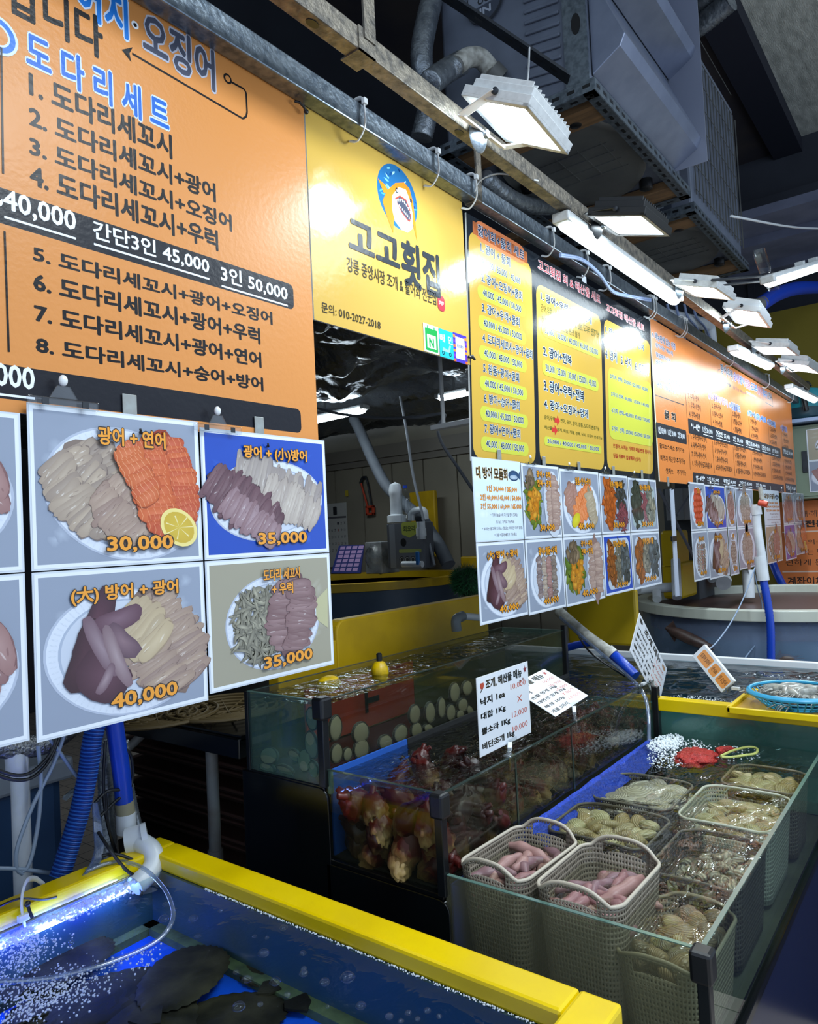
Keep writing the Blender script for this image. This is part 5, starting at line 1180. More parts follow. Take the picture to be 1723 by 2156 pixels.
for i in range(2600):
    d = Vector((rr.gauss(0, 1), rr.gauss(0, 1), rr.gauss(0, 1))).normalized(); p = c + d * .062; s_ = d.orthogonal().normalized() * .0025; e = c + (d + Vector((rr.uniform(-.3, .3), rr.uniform(-.3, .3), rr.uniform(-.3, .3)))) * .076
    mb.add([p - s_, p + s_, e], [(0, 1, 2)])
mb.build('leaves', mat('artificial_grass', '#2a6a3e', .6), t, 0, kind=None); MB().ell(c, (.064, .064, .064), 20, 14).build('core', mat('dark_green_foam', '#143620', .8), t)
MB().tube([c - Vector((0, 0, .05)), Vector((c.x, c.y, .01))], .012, 10).build('stick', mat('brown_stick', '#5a4332', .6), t)
# yellow partition behind the abalone tank
YP = 1.62
a, b, c_, d_ = at(712, 1400, Y=YP), at(714, 1312, Y=YP), at(985, 1254, Y=YP), at(1005, 1300, Y=YP)
t = thing('yellow_partition', ((a.x + c_.x) / 2, YP, .5), 'thick yellow partition board with a rounded corner behind the abalone tank', 'partition')
zt2 = (b.z + c_.z) / 2; pts = []
for k in range(7): an = PI / 2 + PI / 2 * (1 - k / 6); pts.append((a.x + .04 + .04 * math.cos(an), YP, zt2 - .04 + .04 * math.sin(an)))
pts += [(2.62, YP, zt2), (2.62, YP, .5), (a.x, YP, .5)]
MB().prism(pts, (0, .05, 0)).build('board', M_ydull, t, 0, .006)
MB().box((1.45, YP + .002, .5), (a.x + .001, YP + .048, at(700, 1350, Y=YP).z)).build('lower_step', M_ydull, t, 0, .004)
t = thing('grey_pipe_elbow', at(965, 1300, Y=1.5), 'grey elbow and white pipe rising from the abalone tank left of the price list sheet', 'pipe')
MB().tube(spline([at(962, 1328, Y=1.45), at(961, 1305, Y=1.45), at(975, 1297, Y=1.45)], 5), .018, 12).build('elbow', mat('grey_pvc', '#6f777c', .4), t, 60); MB().tube([at(972, 1297, Y=1.45), at(1030, 1302, Y=1.45)], .013, 12).build('pipe', M_pvc, t)
# yellow panels, clutter behind the gap right of the black sign's photos
for (x0, y0_, x1, y1_, l) in ((1389, 1118, 1424, 1200, 'upper yellow crate behind the gap between the photo groups'), (1392, 1186, 1440, 1262, 'lower yellow crate behind the gap between the photo groups')):
    slab('yellow_crate', 4.6, x0, y0_, x1, y1_, .3, mat('yellow_crate_plastic', '#d8b60a', .4), l, 'crate', .02)
slab('dark_cabinet', 5.0, 1395, 1030, 1475, 1270, .4, mat('dim_grey_cabinet', '#4a5058', .6, mott=(4, '#31363c', .7)), 'dim grey cabinet behind the gap between the photo groups', 'cabinet', .004)
slab('carton', 4.85, 1400, 1030, 1442, 1095, .2, mat('pale_carton', '#8a8f98', .6), 'pale box on the dim grey cabinet behind the gap', 'box', .004)
t = thing('white_strip', at(1418, 1120, Y=1.2), 'upright white strip with a black clip under the left end of the far orange sign', 'strip')
p, q = at(1415, 1030, Y=1.09), at(1427, 1255, Y=1.09); MB().bar(p, q, .05, .004, (0, 1, 0)).build('strip', mat('frosted_strip', '#a9b2c2', .4), t, 0)
o = at(1420, 1134, Y=1.083); MB().box((o.x - .03, 1.080, o.z - .012), (o.x + .03, 1.09, o.z + .012)).build('clip', M_blackp, t, 0, .002)
for a, b, l in (((1388, 1030), (1470, 1190), 'grey cord running down right behind the gap between the photo groups'), ((1460, 1030), (1425, 1085), 'grey cord running down left behind the gap between the photo groups')):
    MB().tube([at(*a, Y=1.35), at(*b, Y=1.35)], .009, 8).build('cord', mat('grey_cord', '#8a90a0', .5), label=l, cat='cord')
# ---------------------------------------------------------------- stepped glass tanks
X0, X1 = 1.149, 2.36
YA, YB, YC, YD = .36, .842, 1.15, 1.405
TH = .008
M_navy = mat('navy_panel', '#141d3c', .22, spec=.5)
M_post = mat('black_corner_post', '#101216', .28, spec=.5)
W_front = clear('front_tank_water', (.90, .92, .86), .012, (12, .42, (1, 1.7, 1)), f0=.045)
W_mid = clear('middle_tank_water', (.62, .62, .58), .02, (24, .55, (1, 1.6, 1)), f0=.05)
W_up = clear('upper_tank_water', (.50, .56, .55), .02, (20, .5, (1.4, .8, 1)), f0=.055)
M_glassmurk = clear('haze_film_glass', (.92, .95, .90), .01, None, ('#8a8870', .19, 6), .035)  # haze of the murky water painted on the pane as a film
M_glassteal = clear('teal_glass', (.78, .90, .87), .01, None, ('#7ba39a', .16, 5), .035)
M_glassdark = clear('dark_tank_glass', (.84, .86, .82), .01, None, ('#3c3d34', .08, 7), .03)

def water(name, x0, x1, y0, y1, z, m, parent, amp, fr, n=80, seed=0):
    def f(u, v):
        x, y = x0 + (x1 - x0) * u, y0 + (y1 - y0) * v
        e = min(1, min(u, 1 - u, v, 1 - v) * 14)
        return (x, y, z + e * amp * (noise.noise((x * fr, y * fr * 1.5, seed)) + .45 * noise.noise((x * fr * 2.6, y * fr * 3.2, seed + 7))))
    k = max(12, int(n * (y1 - y0) / (x1 - x0)))
    return MB().grid(f, n, k).build(name, m, parent, 180)
def pane(nm, lo, hi, m, t, edge=True):
    me_ = M_glassedged if m is M_glassdark else M_glassedge
    o = MB().box(lo, hi).build(nm, m, t, 0)
    if edge: MB().box((lo[0], lo[1], hi[2]), (hi[0], hi[1], hi[2] + .0015)).build('polished_edge', me_, o, 0)
    return o
def cap(nm, x, y, z, t, s=.017):
    MB().box((x - s, y - s, z - .045), (x + s, y + s, z + .004)).build(nm, M_blackp, t, 0, .006)
# front tank
t = thing('shellfish_tank', (1.75, .6, 0), 'low front glass tank full of baskets, with a black post at its near corner', 'tank')
MB().box((X0 + .004, YA + .004, .0), (X1, YB, .582)).build('base_cabinet', M_navy, t, 0, .002)
MB().box((X0 - .006, YA - .008, .580), (X1, YA + .012, .600)).box((X0 - .006, YA + .012, .580), (X0 + .012, YB, .600)).build('base_rail', M_black, t, 0, .003)
pane('end_pane', (X0, YA + .006, .60), (X0 + TH, YB - .004, .80), M_glassmurk, t)
pane('front_pane', (X0 + .006, YA, .60), (X1, YA + TH, .80), M_glass, t)
MB().box((X0 + .01, YA + .01, .585), (X1, YB - .002, .60)).build('tank_floor', mat('silty_floor', '#5c5f4c', .8, mott=(12, '#45483a', .7)), t, 0)
MB().box((X0 - .009, YA - .009, .595), (X0 + .010, YA + .010, .79)).build('corner_post', M_post, t, 0, .002); cap('post_cap', X0 + .002, YA + .002, .80, t)
MB().box((X0 + .02, YB - .006, .62), (1.60, YB - .002, .775)).build('blue_liner', mat('blue_liner', '#12379a', .45, mott=(9, '#0a1f55', .6)), t, 0)
water('water', X0 + .009, X1 - .002, YA + .009, YB - .003, .781, W_front, t, .0045, 7, 150, 3)
# middle tank
t = thing('sea_squirt_tank', (1.75, 1.0, 0), 'middle glass tank of red sea squirts on a black base', 'tank')
def step_panel(x, y0, y1, z1, r=.025):
    pts = [(x, y1, .02), (x, y1, z1)]
    for k in range(6): a = PI / 2 * k / 5; pts.append((x, y0 + r - r * math.sin(a), z1 - r + r * math.cos(a)))
    pts.append((x, y0, .02)); return pts
mb = MB().box((X0 + .012, YB + .002, .02), (X1, YC, .750)); mb.prism(step_panel(X0 - .004, YB - .012, YC + .003, .752), (.012, 0, 0)); mb.build('base_cabinet', M_black, t, 0, .002)
MB().box((X0 - .003, YB, .752), (X1, YC - .004, .762)).build('base_rail', M_black, t, 0, .002)
pane('end_pane', (X0, YB + .006, .76), (X0 + TH, YC - .004, .952), M_glassdark, t)
o = pane('front_pane', (X0 + .006, YB, .76), (X1, YB + TH, .948), M_glassdark, t)
for x in (1.443, 1.735): MB().box((x - .003, YB - .002, .765), (x + .003, YB + .0005, .945)).build('glass_seam', M_glassedged, o, 0)
MB().box((X0 - .008, YB - .008, .76), (X0 + .010, YB + .010, .945)).build('corner_post', M_post, t, 0, .002); cap('post_cap', X0 + .002, YB + .002, .952, t, .016)
MB().box((X0 + .004, YC - .012, .90), (X0 + .014, YC - .004, .951)).build('rim_strip', M_glassedge, t, 0)
MB().box((X0 + .012, YC - .010, .765), (1.432, YC - .004, .95)).build('blue_sheet', mat('blue_sheet', '#1b55b0', .45), t, 0)
MB().box((1.434, YC - .010, .765), (X1, YC - .004, .95)).build('black_sheet', mat('black_sheet', '#16181a', .5), t, 0)
MB().box((X0 + .012, YB + .010, .762), (X1, YC - .006, .766)).build('tank_floor', mat('dark_floor', '#1b1917', .8), t, 0)
water('water', X0 + .009, X1 - .002, YB + .009, YC - .006, .938, W_mid, t, .004, 9, 130, 11)
# upper tank
t = thing('abalone_tank', (1.75, 1.28, 0), 'upper glass tank with abalones stuck to its panes, on a black base', 'tank')
mb = MB().box((X0 + .012, YC + .002, .02), (X1, YD, .905)); mb.prism(step_panel(X0 - .004, YC - .010, YD + .02, .912), (.012, 0, 0)); mb.build('base_cabinet', M_black, t, 0, .002)
MB().box((X0 - .002, YC, .905), (X1, YD, .917)).build('base_rail', M_black, t, 0, .002)
pane('end_pane', (X0, YC + .006, .915), (X0 + TH, YD - .004, 1.10), M_glassteal, t)
pane('front_pane', (X0 + .006, YC, .915), (X1, YC + TH, 1.10), M_glassdark, t)
pane('back_pane', (X0 + .006, YD - TH, .915), (X1, YD, 1.10), M_glassdark, t)
pane('far_pane', (X1 - TH, YC + .006, .915), (X1, YD - .006, 1.10), M_glassteal, t)
MB().box((X0 - .007, YC - .007, .915), (X0 + .012, YC + .012, 1.095)).build('corner_post', M_post, t, 0, .002); cap('post_cap', X0 + .003, YC + .003, 1.106, t, .017)
MB().box((X0 - .004, YD - .010, .915), (X0 + .006, YD + .002, 1.10)).build('back_post', M_post, t, 0, .001)
MB().box((X1 - .010, YC - .008, .915), (X1 + .006, YC + .010, 1.118)).build('far_post', M_post, t, 0, .002)
MB().box((1.33, YD - .016, .92), (1.79, YD - .010, 1.07)).build('orange_sheet', mat('orange_sheet', '#a63a22', .5, mott=(5, '#6e2a1c', .6)), t, 0)
MB().box((1.56, YD - .020, .96), (1.57, YD - .014, 1.03)).box((1.56, YD - .020, .985), (1.62, YD - .014, 1.0)).build('orange_sheet_latch', M_blackp, t, 0)
MB().box((1.792, YD - .016, .92), (X1 - .01, YD - .010, 1.075)).build('olive_sheet', mat('olive_sheet', '#4a4c22', .6, mott=(6, '#2d3320', .7)), t, 0)
water('water', X0 + .009, X1 - .009, YC + .009, YD - .009, 1.088, W_up, t, .0045, 8, 130, 23)
# squid tank beyond
XF = 2.366
t = thing('squid_tank', (2.75, .8, 0), 'glass squid tank with a yellow rim beyond the basket tank', 'tank')
MB().box((XF + .004, -.4, 0), (3.14, 1.50, .60)).build('base_cabinet', M_navy, t, 0)
pane('front_pane', (XF, -.4, .60), (XF + .01, 1.12, .856), M_glassteal, t, False)
MB().box((XF + .10, -.38, .60), (XF + .11, 1.12, .85)).build('teal_back', mat('teal_sheet', '#4f8a86', .5, mott=(3, '#3c726f', .7)), t, 0)
MB().box((XF - .014, -.4, .854), (XF + .03, .838, .893)).build('yellow_rim', M_yellow, t, 0, .003)
MB().box((3.10, -.4, .88), (3.125, 1.50, .907)).build('white_back_rim', M_white, t, 0, .003)
MB().box((3.105, -.4, .60), (3.12, 1.50, .88)).build('back_wall', mat('dim_teal_wall', '#2f4a55', .5), t, 0)
W_far = clear('squid_tank_water', (.60, .78, .84), .03, (7, .22, (3, 1, 1)), f0=.05)
water('water', XF + .012, 3.10, -.38, 1.48, .884, W_far, t, .006, 8, 60, 31)
MB().box((XF + .012, -.38, .70), (3.09, 1.48, .705)).build('tank_floor', mat('dark_teal_floor', '#2a5564', .7, mott=(4, '#1d3d4a', .8)), t, 0)
mb = MB()      # black post where the three tanks meet
mb.box((XF - .018, YB - .012, .60), (XF + .006, YB + .008, .93)); mb.build('corner_post', M_post, t, 0, .002)
# round grey tub with squid
TC = Vector((4.8, .9, 1.0)); TR_ = .85
t = thing('round_tub', (TC.x, TC.y, 0), 'large round clear walled tub with a cream rim at the right', 'tub')
MB().lathe([(TR_ - .075, -.055), (TR_, -.055), (TR_, .0), (TR_ - .075, .0), (TR_ - .075, -.055)], TC, 72).build('rim', mat('cream_gelcoat', '#c6cabd', .35, mott=(4, '#b2b6aa', .5)), t, 0, .004)
MB().lathe([(TR_ - .04, -1.0), (TR_ - .04, -.055)], TC, 72).build('clear_wall', clear('acrylic_wall', (.78, .86, .92), .03, None, ('#8ba0c2', .40, 2.5), .04), t, 60)
MB().lathe([(.001, -.155), (TR_ - .10, -.155), (TR_ - .10, -1.0)], TC, 72).build('water', mat('murky_teal_water', '#3f6a78', .12, mott=(1.5, '#56808c', .7)), t, 30)
MB().lathe([(TR_ - .085, -.05), (TR_ - .085, -.16)], TC, 72).build('inner_wall', mat('brown_inner_wall', '#4f3a36', .4), t, 60)
def squid(pts, r, label, m):
    t = thing('squid', pts[1], label, 'squid'); P = spline(pts, 6); n = len(P); rs = [r * (.12 + 1.1 * math.sin(PI * min(1, (i + .4) / n * 1.02)) ** .7) for i in range(n)]
    MB().tube(P, rs, 12).build('mantle', m, t, 80)
    d = (P[0] - P[4]).normalized(); s = Vector((0, 0, 1)); MB().prism([P[0], P[4] + s * r * 2.2, P[6], P[4] - s * r * 2.2], (.004, .004, 0)).build('fins', m, t, 0)
    mb = MB()
    for k in range(6): a = k * PI / 3; o = Vector((0, math.cos(a), math.sin(a))) * r * .5; mb.tube([P[-2] + o * .6, P[-1] + o, P[-1] + (P[-1] - P[-4]) * .9 + o * 1.6], [r * .22, r * .16, r * .05], 6)
    mb.build('arms', m, t, 60)
M_squid = mat('brown_squid_skin', '#4a3832', .4, mott=(30, '#2c2220', .7))
ph = lambda px, py: at(px, py, X=4.02)
squid([ph(1402, 1322), ph(1430, 1334), ph(1470, 1352), ph(1500, 1362)], .026, 'long dark squid swimming in the round clear tub', M_squid)
squid([ph(1632, 1390), ph(1652, 1387), ph(1676, 1386)], .020, 'small brown squid low in the round clear tub near the blue hose', mat('pale_squid_skin', '#6c5a50', .4, mott=(30, '#453a36', .7)))
# plumbing over the tub
def pipe(name, parts, label, cat='pipe'):
    t = thing(name, parts[0][0][0], label, cat)
    for pts, r, m, nm in parts: MB().tube(spline(pts, 5) if len(pts) > 2 else pts, r, 14).build(nm, m, t, 60)
    return t
Yp = 1.0
pt = lambda px, py, Y=Yp: at(px, py, X=3.85 if Y == Yp else 3.80) if Y < 1.05 else at(px, py, Y=Y)
pipe('supply_pipe', [([pt(1592, 1062), pt(1595, 1110), pt(1606, 1180)], .020, M_pvc, 'pipe'), ([pt(1601, 1172), pt(1608, 1222)], .028, M_pvc, 'coupling'), ([pt(1591, 1066), pt(1594, 1084)], .025, M_pvc, 'tee'), ([pt(1598, 1058, .97), pt(1616, 1062, .96)], .016, M_red, 'valve_handle'), ([pt(1601, 1026, .98), pt(1605, 1052, .98)], .010, M_pvc_old, 'valve_stem')], 'white pipe with a red valve handle beside the far dish photos')
hose_thing('suction_hose', [pt(1608, 1222), pt(1617, 1270), pt(1623, 1320), pt(1624, 1388)], .0185, M_blue, 'blue ribbed hose hanging in front of the round clear tub', pitch=.016)
pipe('overflow_pipe', [([pt(1575, 1200, 1.1), pt(1578, 1258, 1.1)], .034, M_pvc, 'pipe')], 'white upright pipe standing in the round clear tub')
pipe('tub_frame_pipe', [([at(1345, 1240, Y=1.6), at(1420, 1236, Y=1.45)], .03, M_pvc, 'cross_pipe'), ([at(1423, 1180, Y=1.45), at(1426, 1258, Y=1.4)], .028, M_pvc, 'upright'), ([at(1383, 1246, Y=1.5), at(1384, 1262, Y=1.48)], .026, M_pvc, 'foot')], 'white pipe frame on the left edge of the round clear tub')
pipe('outlet_pipe', [([at(1500, 1215, Y=1.4), at(1530, 1222, Y=1.35)], .04, M_pvc, 'pipe'), ([at(1520, 1218, Y=1.36), at(1524, 1228, Y=1.33)], .05, M_pvc, 'tee')], 'short white outlet pipe under the second dish photos of the far sign')
hose_thing('blue_hose', [at(1625, 1180, Y=1.3), at(1640, 1215, Y=1.25), at(1660, 1250, Y=1.2), at(1678, 1266, Y=1.15)], .03, M_blue, 'smooth blue hose slanting into the round clear tub under the last dish photos', pitch=.02, depth=.01)
for a, l in (([(1590, 1195), (1570, 1250), (1540, 1310), (1500, 1362), (1470, 1372)], 'pale air tube curving down from the far photos to the squid tank'), ([(1588, 1200), (1596, 1240), (1606, 1280), (1600, 1340), (1570, 1385)], 'second pale air tube running beside the blue ribbed hose')):
    MB().tube(spline([at(x, y, Y=.9) for x, y in a], 6), .0032, 8).build('air_tube', mat('pale_tube', '#7f93ad', .35), label=l, cat='tube')
pipe('dirty_pipe', [([at(1178, 1288, Y=1.36), at(1235, 1338, Y=1.2), at(1288, 1376, Y=1.08)], .022, M_pvc_old, 'pipe'), ([at(1280, 1370, Y=1.09), at(1291, 1380, Y=1.07)], .026, M_pvc_old, 'collar')], 'stained white pipe slanting down from under the black sign photos to a blue hose')
hose_thing('blue_hose', [at(1288, 1376, Y=1.08), at(1312, 1398, Y=1.02), at(1338, 1424, Y=.97)], .020, M_blue, 'blue ribbed hose joined to the stained white pipe beside the tilted white tag', pitch=.01)
MB().tube(spline([at(1205, 1310, Y=1.3), at(1240, 1370, Y=1.15), at(1318, 1425, Y=1.02)], 5), .004, 8).build('black_cable', M_blackp, label='thin black cable below the stained white pipe', cat='cable')
MB().tube(spline([at(1180, 1300, Y=1.30), at(1260, 1370, Y=1.1), at(1330, 1430, Y=.90), at(1356, 1462, Y=.83), at(1366, 1505, Y=.80), at(1367, 1560, Y=.79)], 6), .006, 10).build('water_tube', M_tubeclear, label='clear water tube running along the stained pipe and pouring into the basket tank', cat='tube')
hose_thing('blue_hose', [at(1190, 1365, X=2.9), at(1215, 1358, X=2.9), at(1245, 1352, X=2.9)], .016, M_blue, 'short blue hose against the yellow wall behind the abalone tank', pitch=.02, depth=.01)
slab('yellow_wall', 3.25, 1190, 1240, 1345, 1362, .04, mat('yellow_panel', '#c2a312', .4, mott=(3, '#a88c10', .6)), 'yellow panel standing behind the squid tank left of the round clear tub', 'panel')

# ---------------------------------------------------------------- price tags on clips
def tag_clip(t, foot, head):
    foot, head = Vector(foot), Vector(head); d = (head - foot)
    MB().box((foot.x - .012, foot.y - .010, foot.z - .028), (foot.x + .012, foot.y + .012, foot.z + .006)).build('base_clip', M_clearp, t, 0, .003)
    MB().ell(foot + d * .25, (.007, .007, .007), 10, 8).build('ball_joint', M_clearp, t); MB().tube([foot, foot + d * .9], .0035, 8).build('stem', M_clearp, t)
    MB().bar(foot + d * .45, foot + d * .8, .010, .010).build('socket', M_nylon, t, 0, .001); MB().bar(head - Vector((.025, 0, .004)), head + Vector((.025, 0, -.004)), .008, .018).build('gripper', M_clearp, t, 0, .002)
def ptag(TL, TR, BL, label, draw, clipfoot, hu=.58, thick=.0012):
    TL, TR, BL = Vector(TL), Vector(TR), Vector(BL); u = (TR - TL); W = u.length; u.normalize(); v = (TL - BL); v = v - u * v.dot(u); H = v.length; v.normalize(); n = u.cross(v)
    if n.dot(EYE - TL) < 0: n = -n
    O = TL - v * H
    t = thing('price_tag', O, label, 'price tag')
    MB().prism([O, O + u * W, O + u * W + v * H, O + v * H], -n * thick).build('card', M_white, t, 0)
    P = Print(O + n * .0003, u, v, n); P.rect(.002, .002, W - .002, H - .002, '#dfe5ee'); draw(P, W, H); P.build('print', M_lam, t)
    tag_clip(t, clipfoot, O + u * W * hu + v * (.004 if hu < .9 else H * .4) - n * (.002 if hu < .9 else .010)); return t
RED, KK = '#c2543e', '#16171b'
def rows(P, W, H, names, prices, z0, dz, h=.075):
    for i, (a, b) in enumerate(zip(names, prices)):
        y = (z0 - dz * i) * H
        P.text(a, .05 * W, y, (.05 + .075 * len(a)) * W, y + h * 1.15 * H, KK, .04)
        if b: P.text(b, (.74 if b == 'X' else .62) * W, y + .05 * H, (.84 if b == 'X' else .93) * W, y + .05 * H + h * H, RED, -.015)
def d1(P, W, H):
    P.text('조개, 해산물 메뉴', .16 * W, .815 * H, .86 * W, .935 * H, KK, .05)
    P.blob(.09 * W, .88 * H, .03 * W, .05 * H, '#b5433a', n=10, jag=.3, rnd=random.Random(2)); P.line([(.06 * W, .80 * H), (.10 * W, .85 * H)], .003, KK)
    for a, b, r, c in ((.93, .90, .045, '#7a2430'), (.88, .78, .02, '#6a2a1e'), (.82, .76, .025, '#5a2a1c')):
        P.poly([(a * W + r * W * (1 if k % 2 == 0 else .4) * math.sin(k * PI / 5), b * H + r * W * (1 if k % 2 == 0 else .4) * math.cos(k * PI / 5)) for k in range(10)], c)
    rows(P, W, H, ['낙지 1ea', '대합 1Kg', '뿔소라 1Kg', '비단조개 1kg'], ['10,000', 'X', '12,000', '10,000'], .63, .19, .085)
foot = lambda px, py, z: (at(px, py, Y=YB).x, YB + .004, z)
ptag(at(1003, 1428, Y=.872), at(1111, 1392, Y=.872), at(1018, 1592, Y=.872), 'upright white seafood price tag at the front edge of the sea squirt tank', d1, (1.425, YB + .004, .95))
def d2(P, W, H):
    P.text('해산물 메뉴', .1 * W, .82 * H, .78 * W, .95 * H, KK, .05)
    P.poly([(.88 * W + .05 * W * (1 if k % 2 == 0 else .4) * math.sin(k * PI / 5), .9 * H + .05 * W * (1 if k % 2 == 0 else .4) * math.cos(k * PI / 5)) for k in range(10)], '#a83a3a')
    rows(P, W, H, ['멍게', '손질 멍게 1kg', '대연산 멍게 1kg', '해삼 100g', '개불 3마리'], ['10,000', '10,000', '15,000', '7,000', '10,000'], .64, .145, .07)
BR, BL = at(1240, 1476, Y=.87), at(1165, 1512, Y=.87)
ptag(at(1072, 1446, Y=1.0), at(1146, 1408, Y=1.0), BL + (at(1146, 1408, Y=1.0) - at(1072, 1446, Y=1.0)) * 0, 'white price tag leaning far back over the sea squirt tank, behind the upright tag', d2, (1.77, YB + .004, .95))
def d3(P, W, H):
    P.text('조개 메뉴', .22 * W, .80 * H, .78 * W, .95 * H, KK, .05); P.blob(.09 * W, .9 * H, .05 * W, .05 * H, '#3a3a40', n=10); P.blob(.90 * W, .88 * H, .06 * W, .05 * H, '#b08a6a', n=10)
    rows(P, W, H, ['가리비 1Kg', '돌가리비 1Kg', '키조개 1ea', '물조개 1Kg', '자연산 굴 1Kg'], ['15,000', '20,000', '5,000', '10,000', '15,000'], .64, .145, .07)
ptag(at(1347, 1290, Y=.85), at(1405, 1408, Y=.85), at(1316, 1350, Y=.85), 'white shellfish price tag turned on its corner beside the blue ribbed hose', d3, (2.23, YB + .004, .955))
def d4(P, W, H):
    for a, b, s in ((.08, .42, '오징어 2마리'), (.46, .66, '1만 4,000'), (.70, .97, '맛 오징어')):
        P.rect(a * W, .16 * H, b * W, .86 * H, '#e79a52', .006); P.text(s, (a + .03) * W, .36 * H, (b - .03) * W, .66 * H, '#4a342a', .02)
a4, b4 = at(1483, 1357, X=2.46), at(1546, 1434, X=2.42)
ptag(a4, b4, at(1467, 1392, X=2.46), 'thick white squid price tag with three orange stickers above the yellow tray', d4, at(1578, 1452, X=2.40), 1.0, .014)

# ---------------------------------------------------------------- yellow tray and blue basket of squid
zt3 = .900
t = thing('yellow_tray', (2.40, .40, zt3), 'yellow rimmed tray lying on the squid tank rim under the blue basket', 'tray')
MB().box((2.25, .05, zt3), (2.52, .588, zt3 + .003)).build('sheet', mat('amber_sheet', '#b98f1c', .25), t, 0)
for lo, hi in (((2.24, .05, zt3 - .004), (2.252, .592, zt3 + .014)), ((2.515, .05, zt3 - .002), (2.527, .592, zt3 + .014)), ((2.24, .582, zt3 - .002), (2.527, .594, zt3 + .014))): MB().box(lo, hi).build('raised_edge', M_yellow, t, 0, .002)
bc = Vector((2.385, .43, zt3 + .004))
t = thing('blue_basket', bc, 'shallow turquoise plastic basket of squid on the yellow tray', 'basket')
M_turqb = mat('turquoise_plastic', '#2f9cc8', .35)
mb = MB()
for k in range(36):
    a = 2 * PI * k / 36; ca, sa = math.cos(a), math.sin(a); mb.tube([bc + Vector((.085 * ca, .085 * sa, .002)), bc + Vector((.118 * ca, .118 * sa, .028)), bc + Vector((.128 * ca, .128 * sa, .040))], .0022, 6)
for r, z in ((.10, .012), (.114, .024)): mb.tube([bc + Vector((r * math.cos(2 * PI * k / 40), r * math.sin(2 * PI * k / 40), z)) for k in range(41)], .0018, 6, cap=False)
mb.lathe([(.001, 0), (.088, 0), (.088, .003), (.001, .003)], bc, 36); mb.build('mesh_wall', M_turqb, t)
MB().tube([bc + Vector((.130 * math.cos(2 * PI * k / 60), .130 * math.sin(2 * PI * k / 60), .042)) for k in range(61)], .006, 8, cap=False, flat=1.4).build('rim', M_turqb, t)
M_wsquid = mat('grey_white_squid', '#a3a6a0', .22, mott=(40, '#54524c', .8), spec=.7)
rr = random.Random(9)
def squid_body(rr):
    mb = MB(); L = .055; P = spline([(-L, 0, 0), (-.02, rr.uniform(-.01, .01), .004), (.02, rr.uniform(-.012, .012), .005), (L * .8, 0, 0)], 6); n = len(P)
    mb.tube(P, [.004 + .010 * math.sin(PI * min(1, (i + 1) / n)) ** .6 for i in range(n)], 10)
    for k in range(6):
        y = (k - 2.5) * .003; mb.tube(spline([P[-1] + Vector((-.006, y, 0)), P[-1] + Vector((.02, y * 2.5 + rr.uniform(-.006, .006), .003)), P[-1] + Vector((.045, y * 3 + rr.uniform(-.012, .012), -.003))], 4), [.0028 * (1 - .07 * i) for i in range(9)], 6)
    return mb
protos = [squid_body(rr).build('squid', M_wsquid, smooth=80, local=True, label='pale grey squid lying in the turquoise basket', cat='squid', group='squid in the turquoise basket') for _ in range(3)]
k = 0
for lay in range(2):
    for i in range(12 if lay == 0 else 9):
        o = protos[k] if k < 3 else protos[k % 3].copy()
        if k >= 3: COL.objects.link(o)
        a, r = i * 2.4 + lay, (.075 if lay == 0 else .045) * math.sqrt((i + .5) / (12 if lay == 0 else 9))
        o.location = (bc.x + r * math.cos(a), bc.y + r * math.sin(a), bc.z + .022 + .018 * lay); o.rotation_euler = (rr.uniform(-.2, .2), rr.uniform(-.15, .15), rr.uniform(0, 6.28)); k += 1
# ---------------------------------------------------------------- abalones on the panes
M_foot = mat('abalone_foot', '#a29c80', .4, mott=(90, '#6f6b58', .8), spec=.6); M_mantle = mat('abalone_mantle', '#23241f', .4, mott=(60, '#4b4c42', .8)); M_shell = mat('abalone_shell', '#4c5148', .6, mott=(50, '#7f8a80', .7))
def abalone_proto():
    t = thing('abalone', (0, 0, 0), 'x', 'abalone')
    # lies on a pane in the X-Z plane; -Y is the foot against the glass
    MB().ell((0, .002, 0), (.90, .003, .90), 22, 8).build('foot', M_foot, t, 80)
    mb = MB(); mb.tube([(math.cos(2 * PI * k / 40) * (.92 + .03 * math.sin(9 * k)), .006, math.sin(2 * PI * k / 40) * (.92 + .03 * math.cos(7 * k))) for k in range(41)], .07, 6, cap=False); mb.v = [(x, .003 + (y - .006) * .045, z) for x, y, z in mb.v]; mb.build('mantle', M_mantle, t, 80)
    MB().ell((0, .006, 0), (1.0, .007, 1.0), 22, 8).build('shell', M_shell, t, 80)
    return t
A0 = None
def abalone(px, py, rx, ry, tilt=0, left=False, label='', group=None):
    global A0
    if A0 is None: A0 = abalone_proto(); o = A0
    else: o = copy_tree(A0)
    if not left:
        yp = YC + TH + .001; c = at(px, py, Y=yp); a = (at(px + rx, py, Y=yp).x - at(px - rx, py, Y=yp).x) / 2; b = (at(px, py - ry, Y=yp).z - at(px, py + ry, Y=yp).z) / 2
        o.rotation_euler = (0, tilt, 0)
    else:
        xp = X0 + TH + .001; c = at(px, py, X=xp); a = abs(at(px + rx, py, X=xp).y - at(px - rx, py, X=xp).y) / 2; b = (at(px, py - ry, X=xp).z - at(px, py + ry, X=xp).z) / 2
        o.rotation_euler = (tilt, 0, -PI / 2)
    o.location = c; o.scale = (a, 1, b)
    o['label'] = label; o['group'] = group
    return o
s_ = .325
GA = 'abalones stuck to the front pane'; LA = 'abalone showing its grey foot, low on the front pane among overlapping others'
